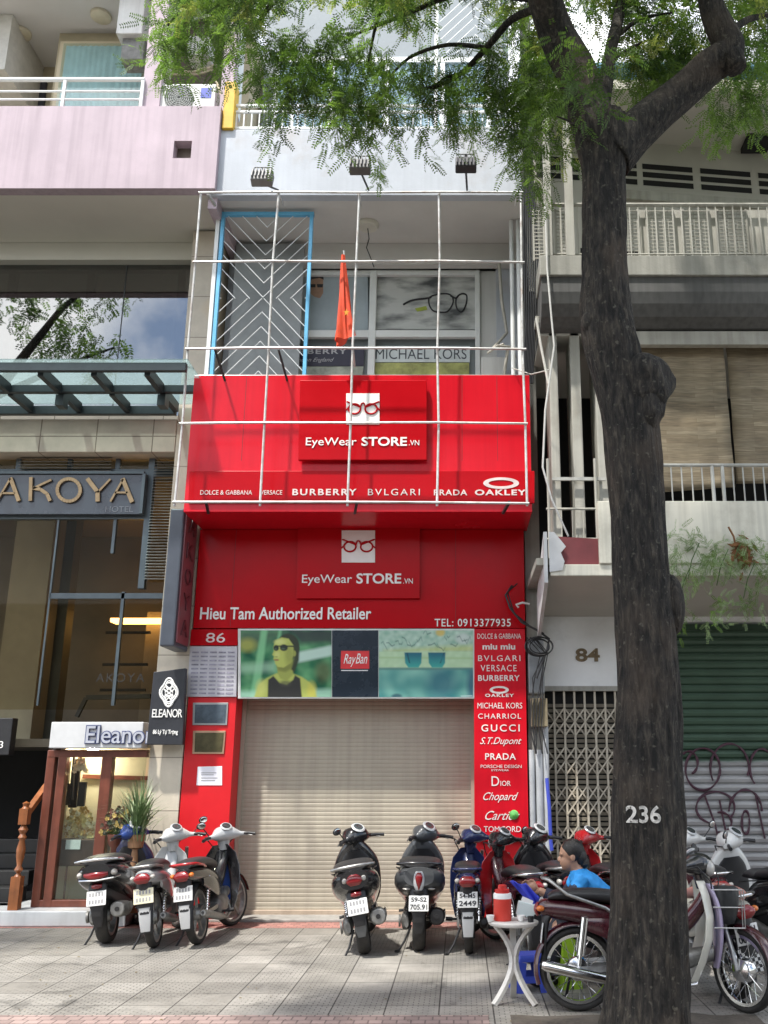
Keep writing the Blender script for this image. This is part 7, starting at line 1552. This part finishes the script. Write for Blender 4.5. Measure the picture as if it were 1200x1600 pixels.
# ---- right of the trunk
M['tanseat'] = mat('tan_pink_seat', (.36, .17, .14), .6, var=.35, scale=4)
underbone('pale retro motorbike with tan seat and checkered mud flap right of the trunk', 2.13, -3.85, yaw=12, lean=-8, body='beige', hbar='white', shield='beige', seatcol=M['tanseat'], flap='checker', lines=('52-S1', '001.71'), rail='chrome', style='spoke', signals='orangelens', fendercol='black', exh='chrome')
underbone('white fronted motorbike with dark red body by the grey shutter behind the retro one', 2.41, -2.3, yaw=0, lean=-4, body='maroon', hbar='white', shield='white', mirrors=(1,), rail='chrome', exh='black')
scooter('black scooter with white front trim at the right edge of the picture', 2.98, -2.75, yaw=12, lean=-6, body='black', hbar='white', shield='white', tail='wide', mirrors=(-1,))
# ================================================================== TEA TABLE, STOOLS, PERSON
tp = P(802, 1442, Y=-3.97); TX, TY, TZ = tp.x, -3.97, tp.z
tbl = thing('small_table', 'small white metal table with three bowed legs beside the motorbike', 'table', (TX, TY, 0))
M['wmetal'] = mat('white_table_paint', (.66, .64, .6), .5, var=.15, scale=8, dirt=(.3, .24, .18), dirt_amt=.5)
MB().lathe([(0, -.012), (.185, -.012), (.195, 0), (.195, .012), (.185, .018), (0, .016)], (TX, TY, TZ), n=36).build('table_top', M['wmetal'], tbl, smooth=True)
for a in (-150, -32, 90):
    u = Vector((math.cos(rad(a)), math.sin(rad(a)), 0)); q = MB(); pts = []
    for k in range(11):
        t = k/10; r = .16 - .145*math.sin(math.pi*min(t*1.08, 1))**.9 if t < .5 else .015 + .165*((t-.5)/.5)**1.6
        pts.append(Vector((TX, TY, 0)) + u*r + Vector((0, 0, (TZ-.012)*(1-t)+.008*t)))
    for p, p2 in zip(pts, pts[1:]): q.bar(p, p2 + (p2-p)*.04, .048, .026, up=u)
    q.build('leg', M['wmetal'], tbl)
z0 = TZ+.018
fl = thing('flask', 'red insulated drink flask with white band standing on the small table', 'flask', (TX-.08, TY, z0))
fx = XP(785, 1410, TY)
MB().lathe([(0, 0), (.066, 0), (.07, .008), (.07, .16), (0, .16)], (fx, TY, z0), n=32).build('flask_body', mat('flask_red', (.6, .045, .03), .4, var=.08), fl, smooth=True)
MB().lathe([(0, .16), (.0712, .16), (.0712, .19), (.066, .2), (0, .2)], (fx, TY, z0), n=32).build('white_band', M['white'], fl, smooth=True)
MB().lathe([(0, .2), (.055, .2), (.056, .225), (.035, .23), (.034, .255), (.026, .26), (0, .26)], (fx, TY, z0), n=32).build('lid', mat('flask_lid', (.55, .03, .025), .4), fl, smooth=True)
q = MB(); q.tube([(fx+.06, TY, z0+.2), (fx+.085, TY-.01, z0+.13), (fx+.09, TY-.01, z0+.08)], .004, 6); q.build('strap', M['faint'], fl, smooth=True)
c = P(822, 1418, Y=TY); nb = thing('napkin_holder', 'tilted pale paper napkin box on the table right of the flask', 'napkin box', (c.x, TY, z0))
MB().obox((c.x, TY+.03, z0+.075), (.14, .07, .1), Matrix.Rotation(rad(14), 3, 'Y')).build('box', mat('napkin_pale', (.6, .68, .68), .7, var=.06), nb, bevel=.006)
q = MB(); q.obox((c.x+.01, TY+.03, z0+.135), (.09, .03, .04), Matrix.Rotation(rad(22), 3, 'Y')); q.build('napkin', M['white'], nb)
for px, lab in ((766, 'white bowl at the left rim of the table'), (814, 'white cup before the napkin box on the table')):
    xx = XP(px, 1436, TY-.06); o = MB().lathe([(0, 0), (.018, 0), (.03, .03), (.032, .045), (.028, .045), (.016, .006), (0, .006)], (xx, TY-.06, z0+.001), n=20).build('cup', M['white'], None, smooth=True); tag(o, lab, 'cup')
o = MB().lathe([(0, 0), (.022, 0), (.025, .04), (.022, .04), (0, .005)], (XP(829, 1434, TY-.08), TY-.08, z0+.001), n=18).build('cup', M['black'], None, smooth=True); tag(o, 'small dark cup at the right rim of the table', 'cup')
def stool(label, c, w, h, mm, rot=0):
    t = thing('plastic_stool', label, 'stool', (c[0], c[1], 0), 'low plastic stools', (0, 0, rot)); q = MB(); rs = []
    for z, s in ((h, w*.82), (h-.02, w*.88), (h-.05, w*.9)): rs.append([(x*s/2, y*s/2, z) for x, y in ((-1, -.8), (-.8, -1), (.8, -1), (1, -.8), (1, .8), (.8, 1), (-.8, 1), (-1, .8))])
    rs = [[(0.9*x, .9*y, h) for x, y, _ in rs[0]]] + rs; q.rings(rs); q.build('seat', mm, t, local=True, bevel=.004)
    for sx in (-1, 1):
        for sy in (-1, 1):
            q = MB(); a, b_ = w*.44, w*.53
            for (p0, p1, wd) in (((sx*a, sy*(a-.04), h-.05), (sx*b_, sy*(b_-.03), 0), 'x'), ((sx*(a-.04), sy*a, h-.05), (sx*(b_-.03), sy*b_, 0), 'y')):
                q.bar(p0, p1, .008 if wd == 'x' else .075, .075 if wd == 'x' else .008, up=(0, 1, 0))
            q.build('leg', mm, t, local=True)
    for sy in (-1, 1): q = MB(); q.bar((-w*.5, sy*w*.49, h*.35), (w*.5, sy*w*.49, h*.35), .006, .05, up=(0, 0, 1)); q.build('cross_panel', mm, t, local=True)
    return t
c = P(826, 1546, Z=0)
st_ = stool('low blue plastic stool under the table edge beside the motorbike wheel', (c.x, c.y), .26, .27, mat('stool_blue', (.05, .085, .5), .45, var=.12), .15)
c2 = P(886, 1562, Z=0); stool('lime green plastic stool seen through the spokes of the maroon motorbike', (c2.x+.06, c2.y+.42), .15, .44, mat('stool_lime', (.3, .5, .03), .45, var=.12), .3)

# ---- seated person in a blue shirt
hc = P(893, 1347, Y=-3.3); PX, PY = hc.x + .14, -3.3
per = thing('person', 'person in bright blue shirt with dark sleeves and tied black hair, seated facing left', 'person', (PX, PY, 0))
skin = mat('skin', (.36, .2, .13), .5, var=.1, scale=9); V3 = Vector
hz = hc.z + .045; hx = hc.x
q = MB()
# head, facing -X
q.ell((hx, PY, hz+.035), (.098, .076, .098), 20, 14); q.ell((hx-.03, PY, hz-.035), (.07, .058, .08), 18, 12); q.ell((hx-.055, PY, hz-.085), (.032, .03, .026), 12, 8)
q.ell((hx-.103, PY, hz-.02), (.016, .014, .022), 10, 8); q.ell((hx-.108, PY, hz-.03), (.014, .017, .011), 10, 8); q.ell((hx-.09, PY, hz-.06), (.012, .022, .008), 10, 8)
q.ell((hx-.085, PY, hz+.02), (.018, .05, .012), 12, 8)
for s in (-1, 1): q.ell((hx+.005, PY+s*.078, hz-.01), (.02, .01, .032), 10, 8)
q.tube([(hx+.0, PY, hz-.04), (hx+.04, PY, hz-.1), (hx+.08, PY, hz-.16)], [.055, .052, .06], 14)
sh = hz - .135; hip = V3((PX+.19, PY, .36))
q.loft('z', [(hip.z-.08, hip.x, PY, .1, .15), (hip.z+.1, hip.x-.01, PY, .1, .14), (hip.z+.3, hip.x-.05, PY, .11, .15), (sh-.08, hx+.14, PY, .115, .17), (sh-.02, hx+.10, PY, .09, .13), (sh+.03, hx+.06, PY, .05, .07)], 20, 4)
shl, shr = V3((hx+.07, PY-.17, sh-.03)), V3((hx+.08, PY+.17, sh-.03))
hand = P(838, 1389, Y=PY-.22)
el = V3(((shl.x+hand.x)/2+.05, PY-.25, sh-.2)); el2 = V3((hx-.05, PY+.24, sh-.24)); hand2 = V3((hx-.28, PY+.12, sh-.16))
for a, b_, c_ in ((shl, el, hand), (shr, el2, hand2)):
    q.tube([a, a+(b_-a)*.5, b_], [.052, .046, .04], 14); q.ell(b_, (.041, .041, .041), 12, 8); q.tube([b_, b_+(c_-b_)*.4, c_+(c_-b_).normalized()*-.02], [.04, .037, .026], 14)
    d = (c_-b_).normalized(); sd_ = d.cross(V3((0, 0, 1))).normalized(); up = sd_.cross(d)
    q.ell(c_ + d*.035, (.045, .022, .036), 14, 10)
    for k, (o_, L_) in enumerate(((-.03, .062), (-.01, .075), (.01, .072), (.029, .055))):
        r0 = c_ + d*.065 + up*o_; q.tube([r0, r0+d*L_*.45-sd_*.004, r0+d*L_*.75-sd_*.022, r0+d*L_*.8-sd_*.045], [.0095, .009, .0085, .007], 8)
    r0 = c_ + d*.02 + up*.035; q.tube([r0, r0+d*.03+up*.018, r0+d*.058+up*.012-sd_*.012], [.011, .0105, .008], 8)
for s in (-1, 1):
    kn = V3((PX-.28, PY+s*.16, .46)); an = V3((PX-.34, PY+s*.13, .09)); h0 = hip + V3((-.02, s*.09, -.02))
    q.tube([h0, h0+(kn-h0)*.5, kn], [.085, .075, .056], 14); q.ell(kn, (.056, .056, .056), 12, 8); q.tube([kn, kn+(an-kn)*.35, an], [.054, .055, .036], 14); q.ell((an.x-.07, an.y, .04), (.11, .04, .038), 14, 8)
body = q.build('body', skin, per)
rm = body.modifiers.new('one_skin', 'REMESH'); rm.mode = 'VOXEL'; rm.voxel_size = .0075; rm.use_smooth_shade = True
sm = body.modifiers.new('soften', 'SMOOTH'); sm.iterations = 2; sm.factor = .5
# hair: cap of black hair gathered to a low bun
q = MB(); rs = []
n0 = len(q.v); q.ell((hx+.012, PY, hz+.047), (.102, .086, .1), 22, 14); q.ell((hx+.075, PY, hz-.0), (.06, .066, .075), 16, 10); q.ell((hx+.105, PY, hz-.045), (.045, .045, .05), 14, 10)
q.v = [tuple(Vector(p)+Vector((0, .003*math.sin(p[2]*260), .004*math.sin(p[0]*180+p[1]*90)))) for p in q.v]
q.build('hair', mat('black_hair', (.012, .01, .009), .35, var=.4, scale=40, bump=.6, bscale=160), per, smooth=True)
q = MB()
for s in (-1, 1): q.ell((hx-.092, PY+s*.032, hz+.006), (.006, .009, .004), 10, 6)
q.build('eyes', M['ink'], per, smooth=True)
q = MB(); q.loft('z', [(hip.z-.1, hip.x, PY, .118, .165), (hip.z+.1, hip.x-.01, PY, .122, .16), (hip.z+.3, hip.x-.05, PY, .135, .17), (sh-.08, hx+.14, PY, .14, .187), (sh-.015, hx+.105, PY, .11, .15), (sh+.035, hx+.06, PY, .065, .078)], 26, 5)
for a, b_ in ((shl, el), (shr, el2)): q.tube([a+V3((.0, 0, .012)), a+(b_-a)*.28, a+(b_-a)*.5], [.068, .066, .064], 16)
so = q.build('shirt', mat('bright_blue_cloth', (.02, .24, .6), .7, var=.2, scale=7, bump=.5, bscale=14), per)
rm = so.modifiers.new('one_cloth', 'REMESH'); rm.mode = 'VOXEL'; rm.voxel_size = .011; rm.use_smooth_shade = True; s2 = so.modifiers.new('soften', 'SMOOTH'); s2.iterations = 3; tx_ = bpy.data.textures.new('cloth_folds', 'CLOUDS'); tx_.noise_scale = .09; d2 = so.modifiers.new('folds', 'DISPLACE'); d2.texture = tx_; d2.strength = .035; d2.mid_level = .5
for a, b_, c_ in ((shl, el, hand), (shr, el2, hand2)): q = MB(); q.tube([a+(b_-a)*.4, a+(b_-a)*.75, b_, b_+(c_-b_)*.3, b_+(c_-b_)*.72], [.06, .06, .056, .054, .044], 16); q.build('dark_sleeve', mat('navy_sleeve', (.012, .014, .035), .75, var=.3, scale=10, bump=.4, bscale=20), per, smooth=True)
q = MB()
for s in (-1, 1):
    kn = V3((PX-.28, PY+s*.16, .46)); an = V3((PX-.34, PY+s*.13, .1)); h0 = hip + V3((-.0, s*.09, -.02)); q.tube([h0, h0+(kn-h0)*.5, kn+V3((.01, 0, .01)), kn+(an-kn)*.3, an], [.12, .095, .078, .072, .055], 16)
q.build('trousers', mat('dark_trousers', (.02, .022, .032), .8, var=.3, scale=8), per, smooth=True)
q = MB()
for s in (-1, 1): q.ell((PX-.41, PY+s*.13, .042), (.125, .05, .042), 16, 8)
q.build('shoes', M['black'], per, smooth=True)
stool('low dark plastic stool under the seated person', (hip.x, PY), .28, .245, M['black'])
# blue cloth hanging from the hand
cl = thing('blue_cloth', 'royal blue folded cloth held in the hand of the seated person', 'cloth', tuple(hand))
q = MB(); a, b_, c_, d_ = P(798, 1377, Y=PY-.3), P(826, 1384, Y=PY-.3), P(840, 1412, Y=PY-.3), P(806, 1404, Y=PY-.3); nx, nz_ = 12, 12; vs_ = []
a, b_, c_, d_ = P(796, 1377, Y=PY-.33), P(822, 1381, Y=PY-.28), P(843, 1404, Y=PY-.26), P(832, 1417, Y=PY-.3)
for j in range(nz_+1):
    for i in range(nx+1):
        u, v = i/nx, j/nz_; p = (a*(1-u)+b_*u)*(1-v) + (d_*(1-u)+c_*u)*v; vs_.append(p + V3((0, .02*math.sin(u*9+v*3), .01*math.sin(u*7))))
q.add(vs_, [(j*(nx+1)+i, j*(nx+1)+i+1, (j+1)*(nx+1)+i+1, (j+1)*(nx+1)+i) for j in range(nz_) for i in range(nx)]); o = q.build('folded_sheet', mat('royal_blue_cloth', (.035, .05, .48), .6, var=.2, scale=9), cl, smooth=True)
s_ = o.modifiers.new('thickness', 'SOLIDIFY'); s_.thickness = .006
# scattered dry leaves on the paving
q = MB(); rr_ = random.Random(12)
for k in range(110):
    x, y = rr_.uniform(-4.2, 2.6), rr_.uniform(-4.6, -.6); a = rr_.uniform(0, 6.3); L_ = rr_.uniform(.008, .022); u = V3((math.cos(a), math.sin(a), 0))*L_; w = V3((-math.sin(a), math.cos(a), 0))*L_*.4; z = .006+rr_.uniform(0, .004)
    q.add([V3((x, y, z))-u, V3((x, y, z+.004))+w, V3((x, y, z+.002))+u, V3((x, y, z))-w], [(0, 1, 2, 3)])
o = q.build('fallen_leaves', mat('fallen_leaf', (.16, .12, .05), .8, var=.5, scale=20)); tag(o, kind='stuff', label='tiny dry leaflets scattered over the paving', cat='leaf litter')
